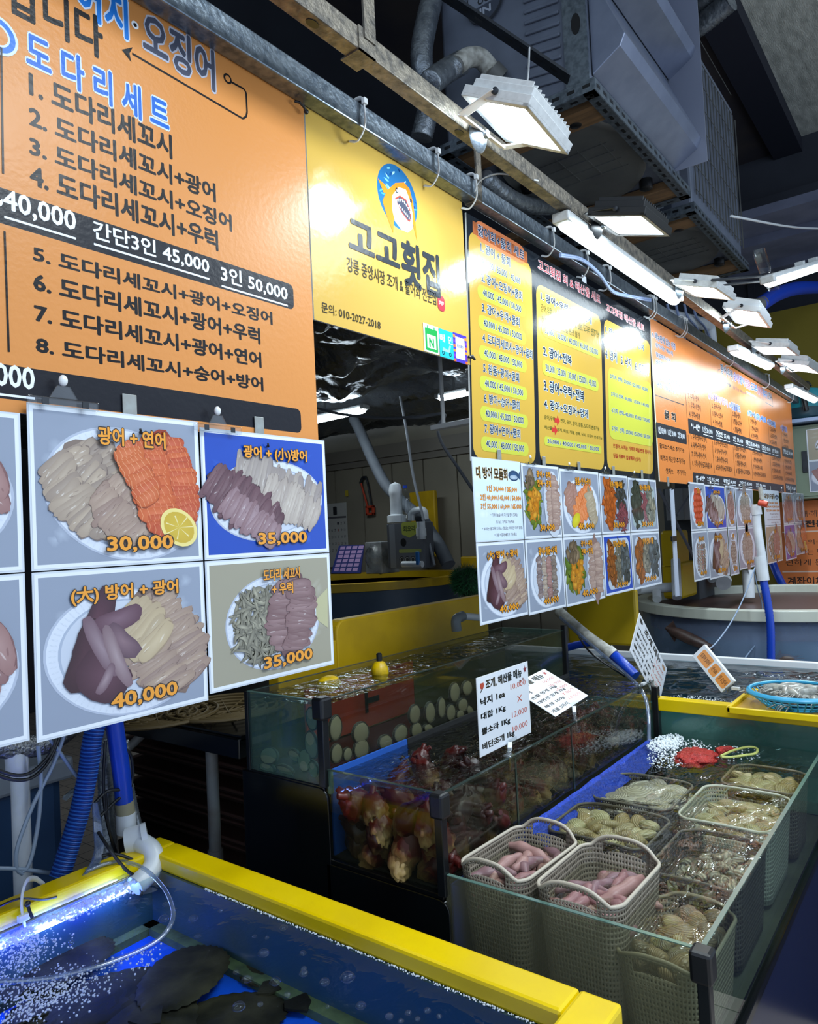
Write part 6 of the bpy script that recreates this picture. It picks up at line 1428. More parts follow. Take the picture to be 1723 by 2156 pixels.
ab = [(88, 1025, 45, 92, .1, 'long oval abalone on the front pane, nearest the black corner post'), (95, 1190, 42, 72, .15, 'abalone at the foot of the pane just right of the black corner post'), (165, 1195, 32, 50, -.1, 'smaller abalone low on the pane, second from the black corner post'),
      (252, 1055, 58, 78, .25, 'large tilted abalone below the yellow float, above another'), (255, 1160, 55, 75, .2, 'large abalone at the foot of the pane, under the tilted one'), (412, 1118, 50, 55, .3, 'broad abalone low on the pane left of a darker grey one'), (510, 1060, 50, 65, -.1, 'dark grey round abalone in the middle of the front pane'),
      (600, 935, 40, 70, .35, 'tall tilted abalone above a similar one in the middle of the front pane'), (612, 1040, 40, 60, .3, 'abalone right of the dark grey round one in the middle of the pane'), (700, 925, 36, 78, .0, 'brownish tall abalone in the upward slanting row on the front pane'), (775, 892, 28, 76, .08, 'slim pale abalone right of the brownish tall one'),
      (835, 925, 33, 60, .0, 'pale abalone below the uppermost pair on the front pane'), (860, 793, 36, 72, .2, 'left of the two uppermost abalones on the front pane'), (940, 765, 36, 55, .15, 'right of the two uppermost abalones on the front pane, dark grey'), (912, 877, 36, 52, .1, 'abalone under the dark uppermost one'), (895, 940, 28, 40, .1, 'small abalone at the lower right of the row on the front pane'), (962, 922, 36, 36, .9, 'small round abalone beside the upright price tag'), (690, 1030, 35, 35, .4, 'brown shell abalone half hidden at the middle foot of the pane')]
for (x, y, a, b, tl, l) in ab: abalone(x * s_ + 680, y * s_ + 1200, a * s_ * .95, b * s_ * .95, tl, False, l, GA)
GL = 'abalones on the end pane'
for (x, y, a, b, tl, l) in [(430, 318, 32, 74, .1, 'uppermost abalone on the end pane beside the black corner post'), (428, 470, 38, 88, .1, 'long abalone on the end pane under the uppermost one'), (180, 530, 52, 50, -.4, 'round abalone at the left of the end pane'), (168, 605, 45, 34, .2, 'flat lying abalone in the lower left corner of the end pane'),
                          (275, 620, 48, 42, .6, 'abalone at the foot of the end pane, right of the lower left corner'), (388, 560, 40, 70, -.1, 'broad grey abalone low on the end pane'), (440, 612, 28, 52, .1, 'abalone in the lower right corner of the end pane'), (330, 535, 36, 44, .4, 'shaded abalone behind the broad grey one on the end pane')]:
    abalone(x * .36 + 500, y * .36 + 1400, a * .36, b * .36, tl, True, l, GL)
M_float = mat('yellow_float', '#e0b800', .35, mott=(40, '#6a5a12', .5))
c = at(800, 1412, Z=1.095)
t = thing('float', c - Vector((0, 0, .02)), 'yellow float with a black neck bobbing in the abalone tank', 'float')
MB().lathe([(.004, -.035), (.018, -.028), (.024, -.008), (.023, .008), (.015, .022), (.008, .026)], c, 20).build('bulb', M_float, t); MB().lathe([(.008, .024), (.008, .045), (.004, .048)], c, 12).build('neck', M_blackp, t)
c = at(692, 1440, Z=1.075)
t = thing('float', c - Vector((0, 0, .02)), 'half sunk dirty yellow float at the near corner of the abalone tank', 'float'); MB().ell(c, (.04, .026, .022), 18, 12).build('bulb', M_float, t)
# ---------------------------------------------------------------- sea squirts
def squirt_mat(name, top, root):
    m, t, out = nt(name); b = t.nodes.new('ShaderNodeBsdfPrincipled'); t.links.new(b.outputs[0], out.inputs[0])
    tc = t.nodes.new('ShaderNodeTexCoord'); sp = t.nodes.new('ShaderNodeSeparateXYZ'); t.links.new(tc.outputs['Generated'], sp.inputs[0])
    n = t.nodes.new('ShaderNodeTexNoise'); n.inputs['Scale'].default_value = 6; t.links.new(tc.outputs['Generated'], n.inputs['Vector'])
    ad = t.nodes.new('ShaderNodeMath'); ad.operation = 'MULTIPLY_ADD'; ad.inputs[1].default_value = .5; t.links.new(n.outputs[0], ad.inputs[0]); t.links.new(sp.outputs[2], ad.inputs[2])
    r = t.nodes.new('ShaderNodeValToRGB'); r.color_ramp.elements[0].position = .34; r.color_ramp.elements[0].color = lin(root); r.color_ramp.elements[1].position = .72; r.color_ramp.elements[1].color = lin(top)
    t.links.new(ad.outputs[0], r.inputs[0]); t.links.new(r.outputs[0], b.inputs['Base Color']); b.inputs['Roughness'].default_value = .35
    return m
M_sq = [squirt_mat('sea_squirt_red', '#430d09', '#a88a54'), squirt_mat('sea_squirt_orange', '#5e190d', '#bd9f66'), squirt_mat('sea_squirt_brown', '#331510', '#7d6440')]
def squirt_mesh(seed, m):
    def fn(d):
        k = noise.noise(d * 3.2 + Vector((seed, 0, 0))); kk = noise.noise(d * 7 + Vector((0, seed, 0)))
        return (1 + .20 * k + .14 * max(0, kk) * 1.5) * (1 if d.z > -.2 else .9)
    mb = MB(); mb.ell((0, 0, 0), (.024, .024, .040), 22, 16, fn=fn)
    for a in (-.5, .6): mb.tube([(.008 * a, .006 * a, .034), (.016 * a, .008, .048)], [.008, .005], 8)
    return mb.build('sea_squirt', m, smooth=80, local=True, label='x', cat='sea squirt')
rr = random.Random(12); spro = [squirt_mesh(i * 5.3, M_sq[i % 3]) for i in range(6)]; used = 0
def put_squirt(x, y, z, s, label, group):
    global used
    o = spro[used] if used < 6 else spro[rr.randrange(6)].copy()
    if used >= 6: COL.objects.link(o)
    used += 1; o.location = (x, y, z); o.scale = (s, s, s); o.rotation_euler = (rr.uniform(-.9, .9), rr.uniform(-.9, .9), rr.uniform(0, 6.28)); o['label'] = label; o['group'] = group
L1, G1 = 'red sea squirt in the heap at the near end of the middle tank', 'sea squirts at the near end of the middle tank'
for i in range(64):
    zz = .790 + .026 * (i // 16); put_squirt(1.188 + (i % 4) * .07 + rr.uniform(-.015, .015), .880 + ((i // 4) % 4) * .072 + rr.uniform(-.015, .015), zz, rr.uniform(1.05, 1.4), L1, G1)
for (px, py, l) in ((900, 1632, 'orange red sea squirt just under the water, left of two beside the post cap'), (1000, 1625, 'dark red sea squirt just under the water nearest the upright price tag'), (880, 1612, 'brown sea squirt just under the water beyond the orange red one'), (950, 1606, 'brown sea squirt just under the water in front of the upright price tag')):
    p = at(px, py, Z=.912); put_squirt(p.x, min(1.1, max(.88, p.y)), p.z, 1.05, l, 'sea squirts near the surface')
L2, G2 = 'fuzzy brown sea squirt in the far part of the middle tank', 'fuzzy sea squirts in the far part of the middle tank'
for i in range(54):
    put_squirt(1.50 + (i % 14) * .06 + rr.uniform(-.02, .02), .885 + ((i // 14) % 4) * .062, .805 + rr.uniform(0, .045), rr.uniform(.8, 1.15), L2, G2)
mb = MB()      # brown growth on them
for i in range(9000):
    x = 1.17 + 1.16 * rr.random() ** .85; y = .857 + .26 * rr.random() ** 1.4; z = .775 + .09 * rr.random() + (.045 * rr.random() if x > 1.42 else 0)
    d = Vector((rr.gauss(0, 1), rr.gauss(0, 1), rr.gauss(0, 1) + .4)).normalized(); s2 = d.orthogonal().normalized() * .0011; p = Vector((x, y, z)); e = p + d * rr.uniform(.010, .026); m_ = (p + e) / 2 + s2 * 2
    e.z = min(e.z, .934); m_.z = min(m_.z, .934)
    mb.add([p - s2, p + s2, m_ + s2, m_ - s2, e], [(0, 1, 2, 3), (3, 2, 4)], rr.choice((0, 0, 1, 2)))
mb.build('brown_weed', [mat('weed_brown', '#3a2a1c', .7), mat('weed_tan', '#6a5636', .7), mat('weed_red', '#451712', .7)], smooth=0, label='brown weedy growth over the sea squirts in the middle tank', cat='seaweed', kind='stuff')

# ---------------------------------------------------------------- baskets
def holes_mat(name, col, nu, nv, r):
    if name in MATS: return MATS[name]
    m, t, out = nt(name); b = t.nodes.new('ShaderNodeBsdfPrincipled'); b.inputs['Base Color'].default_value = lin(col); b.inputs['Roughness'].default_value = .45
    a = t.nodes.new('ShaderNodeAttribute'); a.attribute_name = 'st'; mp = t.nodes.new('ShaderNodeMapping'); mp.inputs['Scale'].default_value = (nu, nv, 1); t.links.new(a.outputs['Vector'], mp.inputs[0])
    v = t.nodes.new('ShaderNodeTexVoronoi'); v.voronoi_dimensions = '2D'; v.inputs['Scale'].default_value = 1; v.inputs['Randomness'].default_value = 0; t.links.new(mp.outputs[0], v.inputs['Vector'])
    c = t.nodes.new('ShaderNodeMath'); c.operation = 'LESS_THAN'; c.inputs[1].default_value = r; t.links.new(v.outputs['Distance'], c.inputs[0])
    tr = t.nodes.new('ShaderNodeBsdfTransparent'); mx = t.nodes.new('ShaderNodeMixShader'); t.links.new(c.outputs[0], mx.inputs[0]); t.links.new(b.outputs[0], mx.inputs[1]); t.links.new(tr.outputs[0], mx.inputs[2])
    bp = t.nodes.new('ShaderNodeBump'); bp.inputs['Strength'].default_value = .8; bp.inputs['Distance'].default_value = .004; t.links.new(v.outputs['Distance'], bp.inputs['Height']); t.links.new(bp.outputs[0], b.inputs['Normal'])
    t.links.new(mx.outputs[0], out.inputs[0]); MATS[name] = m; return m
def basket(cx, cy, lx, ly, zr, label, col='#8f8678', rot=0, zb=.612, floor=None, bump=.024, holes=True):
    t = thing('basket', (cx, cy, zb), label, 'basket', 'perforated baskets in the front tank')
    N = 96; ca, sa = math.cos(rot), math.sin(rot); rad = .035
    def loop(k, sc):
        # rounded rectangle by arc length
        hx, hy = lx / 2 * sc - rad, ly / 2 * sc - rad; seg = [2 * hy, PI / 2 * rad, 2 * hx, PI / 2 * rad, 2 * hy, PI / 2 * rad, 2 * hx, PI / 2 * rad]; tot = sum(seg); s = tot * k / N
        i = 0
        while s > seg[i] and i < 7: s -= seg[i]; i += 1
        f = s / seg[i]
        if i == 0: x, y = hx + rad, -hy + 2 * hy * f
        elif i == 1: x, y = hx + rad * math.cos(f * PI / 2), hy + rad * math.sin(f * PI / 2)
        elif i == 2: x, y = hx - 2 * hx * f, hy + rad
        elif i == 3: x, y = -hx - rad * math.sin(f * PI / 2), hy + rad * math.cos(f * PI / 2)
        elif i == 4: x, y = -hx - rad, hy - 2 * hy * f
        elif i == 5: x, y = -hx - rad * math.cos(f * PI / 2), -hy - rad * math.sin(f * PI / 2)
        elif i == 6: x, y = -hx + 2 * hx * f, -hy - rad
        else: x, y = hx + rad * math.sin(f * PI / 2), -hy - rad * math.cos(f * PI / 2)
        return x, y, tot * k / N
    def top(x, y):
        return zr + bump * max(0, 1 - (abs(y) / (ly * .40)) ** 3) if abs(x) > lx / 2 - rad * .5 else zr
    hz0, hz1 = -.030, -.008
    lv = [('b', 0)] + [('f', i / 7) for i in range(1, 7)] + [('h', hz0), ('h', hz1), ('t', 0)]
    vs, st, fs = [], [], []
    for li, (kd, f) in enumerate(lv):
        for k in range(N):
            x, y, s = loop(k, 1); tz = top(x, y)
            z = zb if kd == 'b' else (zb + (zr + hz0 - zb) * f if kd == 'f' else tz + (f if kd == 'h' else 0))
            sc = .86 + .14 * (z - zb) / (zr - zb); x *= sc; y *= sc
            vs.append((cx + x * ca - y * sa, cy + x * sa + y * ca, z)); st.append((s, z, 0))
    for li in range(len(lv) - 1):
        for k in range(N):
            x, y, _ = loop(k + .5, 1)
            if lv[li] == ('h', hz0) and abs(x) > lx / 2 - rad * .5 and abs(y) < ly * .27: continue     # hand hole
            a, b = li * N + k, li * N + (k + 1) % N; fs.append((a, b, b + N, a + N))
    mb = MB(); mb.add(vs, fs); mb.st = st
    o = mb.build('wall', holes_mat('basket_plastic_' + col[1:], col, 150, 105, .24 if holes else .0), t, 60)
    so = o.modifiers.new('thick', 'SOLIDIFY'); so.thickness = .0022; so.offset = 0
    rim = []
    for k in range(N + 1): x, y, _ = loop(k % N, 1.0); rim.append((cx + x * ca - y * sa, cy + x * sa + y * ca, top(x, y)))
    MB().tube(rim, .0036, 8, cap=False).build('rim', mat('basket_rim_' + col[1:], '#b6ad9d' if col == '#8f8678' else col, .4), t, 80)
    fl = floor if floor else zb; q = []
    for k in range(N): x, y, _ = loop(k, .86 + .14 * (fl - zb) / (zr - zb) - .02); q.append((cx + x * ca - y * sa, cy + x * sa + y * ca, fl))
    MB().prism(q, (0, 0, .003)).build('base', mat('basket_base_' + col[1:], col, .6), t, 0)
    return t
basket(1.290, .752, .235, .150, .812, 'taupe basket of spoon worms above the water, next to the sea squirt tank', rot=-.05, floor=.735)
basket(1.285, .582, .228, .162, .812, 'taupe basket of spoon worms above the water, at the middle of the near pane', rot=-.01, floor=.735)
basket(1.292, .446, .240, .146, .740, 'sunken taupe basket of thick brown clams behind the black corner post', '#8f866e', floor=.690, bump=.012)
basket(1.600, .695, .205, .225, .772, 'dark sunken basket of tan clams beside the blue net', '#5c564b', floor=.728, bump=.004)
basket(1.545, .462, .250, .175, .770, 'large dark sunken basket of small mottled clams along the front pane', '#4e4940', floor=.715, bump=.004)
basket(1.830, .478, .255, .200, .778, 'pale rimmed basket of tan clams under rippling water along the front pane', '#a9ab98', floor=.728, bump=.002)
basket(2.075, .465, .190, .180, .776, 'farthest sunken basket of clams, by the squid tank', '#6f6656', floor=.735, bump=.002)
basket(1.865, .712, .225, .200, .766, 'sunken basket of broad pale oysters beyond the tan clams', '#6a665c', floor=.735, bump=.002)
# spoon worms
M_worm = [mat('spoon_worm_pink', '#966d6c', .38, mott=(22, '#7a575a', .6), spec=.35), mat('spoon_worm_mauve', '#7d6066', .38, mott=(22, '#8d6c6a', .6), spec=.35), mat('spoon_worm_pale', '#a5807a', .38, mott=(22, '#866362', .6), spec=.35)]
rr = random.Random(21); wp = []
for i in range(6):
    L = .042 + .008 * (i % 3); bn = (-.020, .016, .008, -.008, .024, 0)[i]; P = spline([(-L, 0, 0), (-L * .4, bn, .003), (L * .35, bn, .002), (L, -bn * .2, 0)], 7); n = len(P)
    rs = [max(.0015, (.0128 - .002 * (i % 2)) * math.sin(PI * min(.97, (k + .6) / (n + .4))) ** .42 * (1 + .12 * math.sin(k * .9 + i))) for k in range(n)]
    wp.append(MB().tube(P, rs, 12).build('spoon_worm', M_worm[i % 3], smooth=80, local=True, label='x', cat='spoon worm'))
wu = 0
def worms(cx, cy, lx, ly, rot, label, group, n, z0):
    global wu
    nx = 5; k = 0
    for lay in range(3):
        m = n // 3
        for i in range(m):
            o = wp[wu] if wu < 6 else wp[rr.randrange(6)].copy()
            if wu >= 6: COL.objects.link(o)
            wu += 1; gx, gy = (i % 4 + .5) / 4 - .5, (i // 4 + .5) / math.ceil(m / 4) - .5
            x, y = gx * (lx - .05) + rr.uniform(-.012, .012), gy * (ly - .045) + rr.uniform(-.008, .008)
            o.location = (cx + x * math.cos(rot) - y * math.sin(rot), cy + x * math.sin(rot) + y * math.cos(rot), z0 + .014 * lay + rr.uniform(0, .003)); s = rr.uniform(.85, 1.1); o.scale = (s, s, s)
            o.rotation_euler = (rr.uniform(-.2, .2), rr.uniform(-.15, .15), rr.gauss(-.35, .55) + (PI if rr.random() < .5 else 0)); o['label'] = label; o['group'] = group
worms(1.290, .752, .215, .135, -.05, 'pink spoon worm in the basket next to the sea squirt tank', 'spoon worms in the basket next to the sea squirt tank', 24, .746)
worms(1.285, .582, .21, .145, -.01, 'pink spoon worm in the basket at the middle of the near pane', 'spoon worms in the basket at the middle of the near pane', 30, .746)
# clams
def clam_mat(name, c1, c2, ring):
    m, t, out = nt(name); b = t.nodes.new('ShaderNodeBsdfPrincipled'); t.links.new(b.outputs[0], out.inputs[0]); b.inputs['Roughness'].default_value = .35
    tc = t.nodes.new('ShaderNodeTexCoord'); w_ = t.nodes.new('ShaderNodeTexWave'); w_.wave_type = 'RINGS'; w_.rings_direction = 'SPHERICAL'; w_.inputs['Scale'].default_value = ring; w_.inputs['Distortion'].default_value = 3; w_.inputs['Detail'].default_value = 2
    mp = t.nodes.new('ShaderNodeMapping'); mp.inputs['Location'].default_value = (0, .018, 0); t.links.new(tc.outputs['Object'], mp.inputs[0]); t.links.new(mp.outputs[0], w_.inputs['Vector'])
    n = t.nodes.new('ShaderNodeTexNoise'); n.inputs['Scale'].default_value = 60; t.links.new(tc.outputs['Object'], n.inputs['Vector'])
    mu = t.nodes.new('ShaderNodeMath'); mu.operation = 'MULTIPLY_ADD'; mu.inputs[1].default_value = .55; t.links.new(w_.outputs[1], mu.inputs[0]); ml = t.nodes.new('ShaderNodeMath'); ml.operation = 'MULTIPLY'; ml.inputs[1].default_value = .6; t.links.new(n.outputs[0], ml.inputs[0]); t.links.new(ml.outputs[0], mu.inputs[2])
    mx = t.nodes.new('ShaderNodeMix'); mx.data_type = 'RGBA'; mx.inputs[6].default_value = lin(c1); mx.inputs[7].default_value = lin(c2); t.links.new(mu.outputs[0], mx.inputs[0]); t.links.new(mx.outputs[2], b.inputs['Base Color'])
    bp = t.nodes.new('ShaderNodeBump'); bp.inputs['Strength'].default_value = .5; bp.inputs['Distance'].default_value = .002; t.links.new(w_.outputs[1], bp.inputs['Height']); t.links.new(bp.outputs[0], b.inputs['Normal'])
    return m
def clam_mesh(rx, ry, rz, m, seed):
    def fn(d):
        k = 1 - .10 * max(0, -d.y) ** 2 * abs(d.x) + .02 * noise.noise(d * 2 + Vector((seed, 0, 0)))
        return k * (1 - .35 * (max(0, d.y) ** 2) * abs(d.x)) * (1 - .05 * (abs(d.z) < .12))
    return MB().ell((0, 0, 0), (rx, ry, rz), 22, 14, fn=fn).build('clam', m, smooth=60, local=True, label='x', cat='clam')
rr = random.Random(33)
def heap(protos, cx, cy, lx, ly, z0, n, lays, label, group, tilt=.6, dz=.012, s0=.85, s1=1.15, cat=None):
    k = 0
    for lay in range(lays):
        m = n // lays; c = max(2, round(math.sqrt(m * lx / ly)))
        r_ = math.ceil(m / c)
        for i in range(m):
            o = protos[k] if k < len(protos) else protos[rr.randrange(len(protos))].copy()
            if k >= len(protos): COL.objects.link(o)
            k += 1; gx, gy = (i % c + .5) / c - .5, (i // c + .5) / r_ - .5
            o.location = (cx + gx * lx + rr.uniform(-.3, .3) * lx / c, cy + gy * ly + rr.uniform(-.3, .3) * ly / r_, z0 + dz * lay + rr.uniform(0, .004)); s = rr.uniform(s0, s1); o.scale = (s, s, s)
            o.rotation_euler = (rr.uniform(-tilt, tilt), rr.uniform(-tilt, tilt), rr.uniform(0, 6.28)); o['label'] = label; o['group'] = group
            if cat: o['category'] = cat
C_b = [clam_mat('clam_brown', '#8f7c56', '#5f4c30', 105), clam_mat('clam_tan', '#a08d68', '#6f5c3e', 100), clam_mat('clam_grey', '#85785c', '#544732', 115)]
heap([clam_mesh(.030, .026, .017, C_b[i], i) for i in range(3)], 1.292, .446, .185, .100, .706, 48, 3, 'thick brown clam in the sunken basket behind the black corner post', 'clams in the basket behind the black corner post', dz=.013, s0=.72, s1=.95)
C_t = [clam_mat('clam_cream', '#b3a880', '#8c7d56', 90), clam_mat('clam_buff', '#a59568', '#857247', 90), clam_mat('clam_pale', '#bdb890', '#968c62', 90)]
heap([clam_mesh(.030, .021, .012, C_t[i], i) for i in range(3)], 1.610, .70, .15, .18, .741, 40, 2, 'tan clam in the dark sunken basket beside the blue net', 'tan clams beside the blue net', .5)
heap([clam_mesh(.030, .021, .012, C_t[(i + 1) % 3], i) for i in range(3)], 1.825, .470, .18, .145, .741, 40, 2, 'tan clam in the pale rimmed basket along the front pane', 'tan clams in the pale rimmed basket', .5)
heap([clam_mesh(.030, .022, .013, C_t[(i + 2) % 3], i) for i in range(3)], 2.075, .465, .14, .13, .748, 30, 2, 'tan clam in the farthest sunken basket', 'tan clams in the farthest basket', .6)
C_m = [clam_mat('clam_mottled', '#8f9078', '#2e2f26', 60), clam_mat('clam_mottled_dark', '#6f6c58', '#25241e', 60), clam_mat('clam_mottled_pale', '#b2ae96', '#4a4738', 60)]
heap([clam_mesh(.012, .009, .006, C_m[i], i) for i in range(3)], 1.555, .455, .20, .125, .724, 150, 3, 'small mottled clam in the large dark basket along the front pane', 'small mottled clams', .7, .009, .8, 1.3)
C_o = [clam_mat('oyster_pale', '#bdb8a2', '#8c8672', 50), clam_mat('oyster_grey', '#a6a292', '#767064', 50), clam_mat('oyster_white', '#cac6b6', '#969282', 50)]
heap([clam_mesh(.048, .034, .008, C_o[i], i * 3) for i in range(3)], 1.865, .71, .17, .15, .748, 26, 2, 'broad pale oyster under the water in the basket beyond the tan clams', 'pale oysters', .3, .009, cat='oyster')
# blue net along the sea squirt tank, red bag, cord
mb = MB()
def netf(u, v):
    x = 1.46 + .80 * u; n = noise.noise((x * 9, v * 2, 1)) * .014
    return (x, YB - .008 - .055 * v + n * v, .786 - .034 * v + noise.noise((x * 14, v * 6, 4)) * .010 * (1 if v > .1 else .3))
mb.grid(netf, 90, 14); mb.build('blue_net', mat('blue_net', '#1446c8', .4, mott=(90, '#0c2a80', .6), bump=(180, .8)), smooth=180, label='blue net bunched along the foot of the sea squirt tank pane', cat='net')
c = at(1466, 1592, Z=.785)
t = thing('red_net_bag', (c.x, c.y, .75), 'knotted red net bag floating near the far end of the basket tank', 'bag')
def rb(d): return 1 + .28 * noise.noise(d * 2.3) + .12 * noise.noise(d * 6)
MB().ell((c.x, c.y, .780), (.075, .055, .020), 40, 24, fn=rb).build('net', mat('red_net', '#c2302a', .4, mott=(60, '#7a1c1a', .6), bump=(150, 1.0)), t, 180)
MB().tube(spline([(c.x + .05, c.y - .045, .79), (c.x + .07, c.y - .07, .797), (c.x + .08, c.y - .09, .793)], 4), [.012] * 3 + [.009] * 3 + [.006] * 3, 8).build('knot', mat('red_net', '#c2302a'), t, 80)
cc = [at(x, y, Z=.80) for x, y in ((1518, 1592), (1545, 1580), (1575, 1573), (1594, 1576), (1592, 1586), (1570, 1590), (1540, 1594), (1520, 1594))]
MB().tube(spline(cc, 5), .0035, 8).build('cord', mat('yellow_green_cord', '#b9bf6c', .5), label='looped yellow green cord tied to the red net bag', cat='cord')
for (a, b) in ():
    pass
rr = random.Random(44)
mb = MB()
def foam(mb, cx, cy, sx, sy, z, n, r0, r1):
    for i in range(n):
        a, q = rr.uniform(0, 2 * PI), math.sqrt(rr.random()); r = rr.uniform(r0, r1) * (1.2 - .5 * q)
        mb.ell((cx + sx * q * math.cos(a), cy + sy * q * math.sin(a), z + rr.uniform(-.3, .6) * r), (r, r, r * .8), 6, 4)
foam(mb, 2.25, .78, .10, .045, .784, 420, .002, .006); foam(mb, 2.17, .72, .16, .07, .783, 420, .0015, .004); foam(mb, 2.24, .60, .08, .10, .783, 90, .0015, .004)
mb.build('white_foam', mat('white_foam', '#dfe8ee', .3, spec=.6), smooth=80, label='white foam where the water pours into the far corner of the basket tank', cat='foam', kind='stuff')
mb = MB()
foam(mb, 2.43, .72, .04, .10, .886, 150, .001, .003); foam(mb, 2.41, .40, .02, .2, .886, 70, .001, .003); foam(mb, 2.9, .5, .03, .2, .886, 60, .001, .003)
mb.build('white_foam', mat('white_foam', '#dfe8ee'), smooth=80, label='white foam floating on the squid tank along the yellow rim', cat='foam', kind='stuff')

# ---------------------------------------------------------------- foreground tank with the yellow rim
XR0, XR1, YN, YFAR = -.5, .967, .415, 1.503
t = thing('fish_tank', (.25, .95, 0), 'blue fish tank with a wide yellow rim in the foreground', 'tank')
mb = MB(); rw = .062; zt4, zb4 = .80, .768
mb.box((XR0, YFAR - rw, zb4), (XR1, YFAR, zt4)).box((XR1 - rw, YN + rw, zb4), (XR1, YFAR - rw, zt4)).box((XR0, YN, zb4), (XR1, YN + rw, zt4)); mb.build('rim', M_yellow, t, 0, .006)
M_tankblue = mat('blue_gelcoat', '#1258e0', .4, mott=(3.0, '#143a50', .7)); M_tankwall = mat('grey_blue_gelcoat', '#2a4c60', .45, mott=(6, '#46544a', 1.0))
MB().box((XR0, YN + .03, .0), (XR1 - .02, YFAR - .02, .62)).build('body', M_tankwall, t, 0)
MB().box((XR1 - rw - .004, YN + .05, .62), (XR1 - .03, YFAR - .03, zb4)).box((XR0, YFAR - rw - .004, .62), (XR1 - .03, YFAR - .03, zb4)).box((XR0, YN + .03, .62), (XR1 - .03, YN + rw + .004, zb4)).build('inner_wall', M_tankwall, t, 0)
MB().box((XR0 + .01, YN + rw + .005, .621), (XR1 - rw - .005, YFAR - rw - .005, .645)).build('blue_bottom', M_tankblue, t, 0)
mb = MB(); mb.box((XR1 - rw - .030, YN + rw, .645), (XR1 - rw - .004, YFAR - rw, .660)); mb.box((XR0, YFAR - rw - .03, .645), (XR1 - rw, YFAR - rw - .004, .660)); mb.build('algae_seam', mat('algae_green', '#5d6a44', .7, mott=(25, '#39422e', .8)), t, 0)
W_fish = clear('fish_tank_water', (.80, .90, .93), .02, (12, .25, (1, 1, 1)), f0=.022)
water('water', XR0, XR1 - rw - .001, YN + rw + .001, YFAR - rw - .001, .770, W_fish, t, .0018, 7, 130, 41)
M_flat = mat('dark_flatfish_skin', '#1c1811', .7, spec=.15, mott=(14, '#3d3626', .9))
def flatfish(cx, cy, z, L, rot, label):
    ca, sa = math.cos(rot), math.sin(rot); R_ = Matrix.Rotation(rot, 3, 'Z'); t = thing('flatfish', (cx, cy, z), label, 'fish', 'flatfish in the foreground tank')
    MB().ell((cx, cy, z + .006), (L * .5, L * .34, .008), 90, 12, rot=R_, fn=lambda d: 1 - .18 * max(0, d.x) ** 3 + .03 * noise.noise(d * 5) + .025 * math.sin(30 * math.atan2(d.y, d.x)) * (abs(d.z) < .3)).build('body', M_flat, t, 80)
    f = lambda x, y: Vector((cx, cy, z + .010)) + R_ @ Vector((x * L, y * L, 0))
    MB().prism([f(-.47, .05), f(-.66, .13), f(-.70, 0), f(-.66, -.13), f(-.47, -.05)], (0, 0, .004)).build('tail', M_flat, t, 0)
for (px, py, L, r, l) in ((390, 2060, .22, .5, 'largest dark flatfish in the middle of the foreground tank'), (250, 2095, .24, -.6, 'dark flatfish left of the largest one in the foreground tank'), (480, 2130, .20, 2.4, 'dark flatfish at the lower edge of the frame, right of the largest one'), (150, 2030, .20, .2, 'dark flatfish near the glowing light bar'), (110, 2130, .22, 1.4, 'dark flatfish in the lower left corner of the frame'), (320, 2140, .22, 1.0, 'dark flatfish at the lower edge of the frame, below the largest one'), (560, 2010, .17, .9, 'small dark flatfish near the right wall of the foreground tank')):
    p = at(px, py, Z=.665); flatfish(p.x, p.y, .648 + .010 * (py % 3), L, r, l)
def froth_mat():
    m, t, out = nt('bubble_froth'); a = t.nodes.new('ShaderNodeBsdfTranslucent'); a.inputs[0].default_value = (.85, .9, 1, 1); b = t.nodes.new('ShaderNodeBsdfPrincipled'); b.inputs['Base Color'].default_value = (.8, .87, 1, 1); b.inputs['Roughness'].default_value = .15
    c = t.nodes.new('ShaderNodeBsdfTransparent'); x = t.nodes.new('ShaderNodeMixShader'); y = t.nodes.new('ShaderNodeMixShader'); x.inputs[0].default_value = .45; y.inputs[0].default_value = .35
    t.links.new(a.outputs[0], x.inputs[1]); t.links.new(b.outputs[0], x.inputs[2]); t.links.new(x.outputs[0], y.inputs[1]); t.links.new(c.outputs[0], y.inputs[2]); t.links.new(y.outputs[0], out.inputs[0]); return m
# glowing bar and foam
zb5 = .771; yb5 = YFAR - rw - .018
t = thing('aquarium_light_bar', (.7, yb5, .76), 'glowing blue light bar at the waterline along the far rim of the foreground tank', 'lamp')
xa, xb = .30, .835
MB().tube([(xa, yb5, zb5 + .004), (xb, yb5, zb5 + .004)], .011, 14).build('clear_sleeve', M_clearp, t)
mb1, mb2 = MB(), MB(); n = 22
for i in range(n):
    a, b = xa + (xb - xa) * i / n, xa + (xb - xa) * (i + .92) / n
    (mb1 if i % 5 in (0, 1, 4) else mb2).tube([(a, yb5 - .010, zb5 - .012), (b, yb5 - .010, zb5 - .012)], .006, 8)
mb1.build('white_leds', glow('blue_white_led', (.22, .34, 1.0), LED_BLUE), t); mb2.build('blue_leds', glow('deep_blue_led', (.03, .05, 1.0), LED_BLUE * 1.2), t)
mb = MB()
for i in range(3600):
    x = rr.uniform(xa, xb + .015); q = abs(rr.gauss(0, 1)); wd = .045 + .30 * max(0, (.70 - x)); y = yb5 - .006 - q * wd * .5
    if y < YN + rw + .02 or noise.noise((x * 16, y * 16, 3)) < -.12 and q > .5: continue
    r = rr.uniform(.0010, .0036) * (1 - .2 * min(1, q)); mb.ell((x, y, zb5 + rr.uniform(-.002, .0015)), (r, r, r * .8), 6, 4)
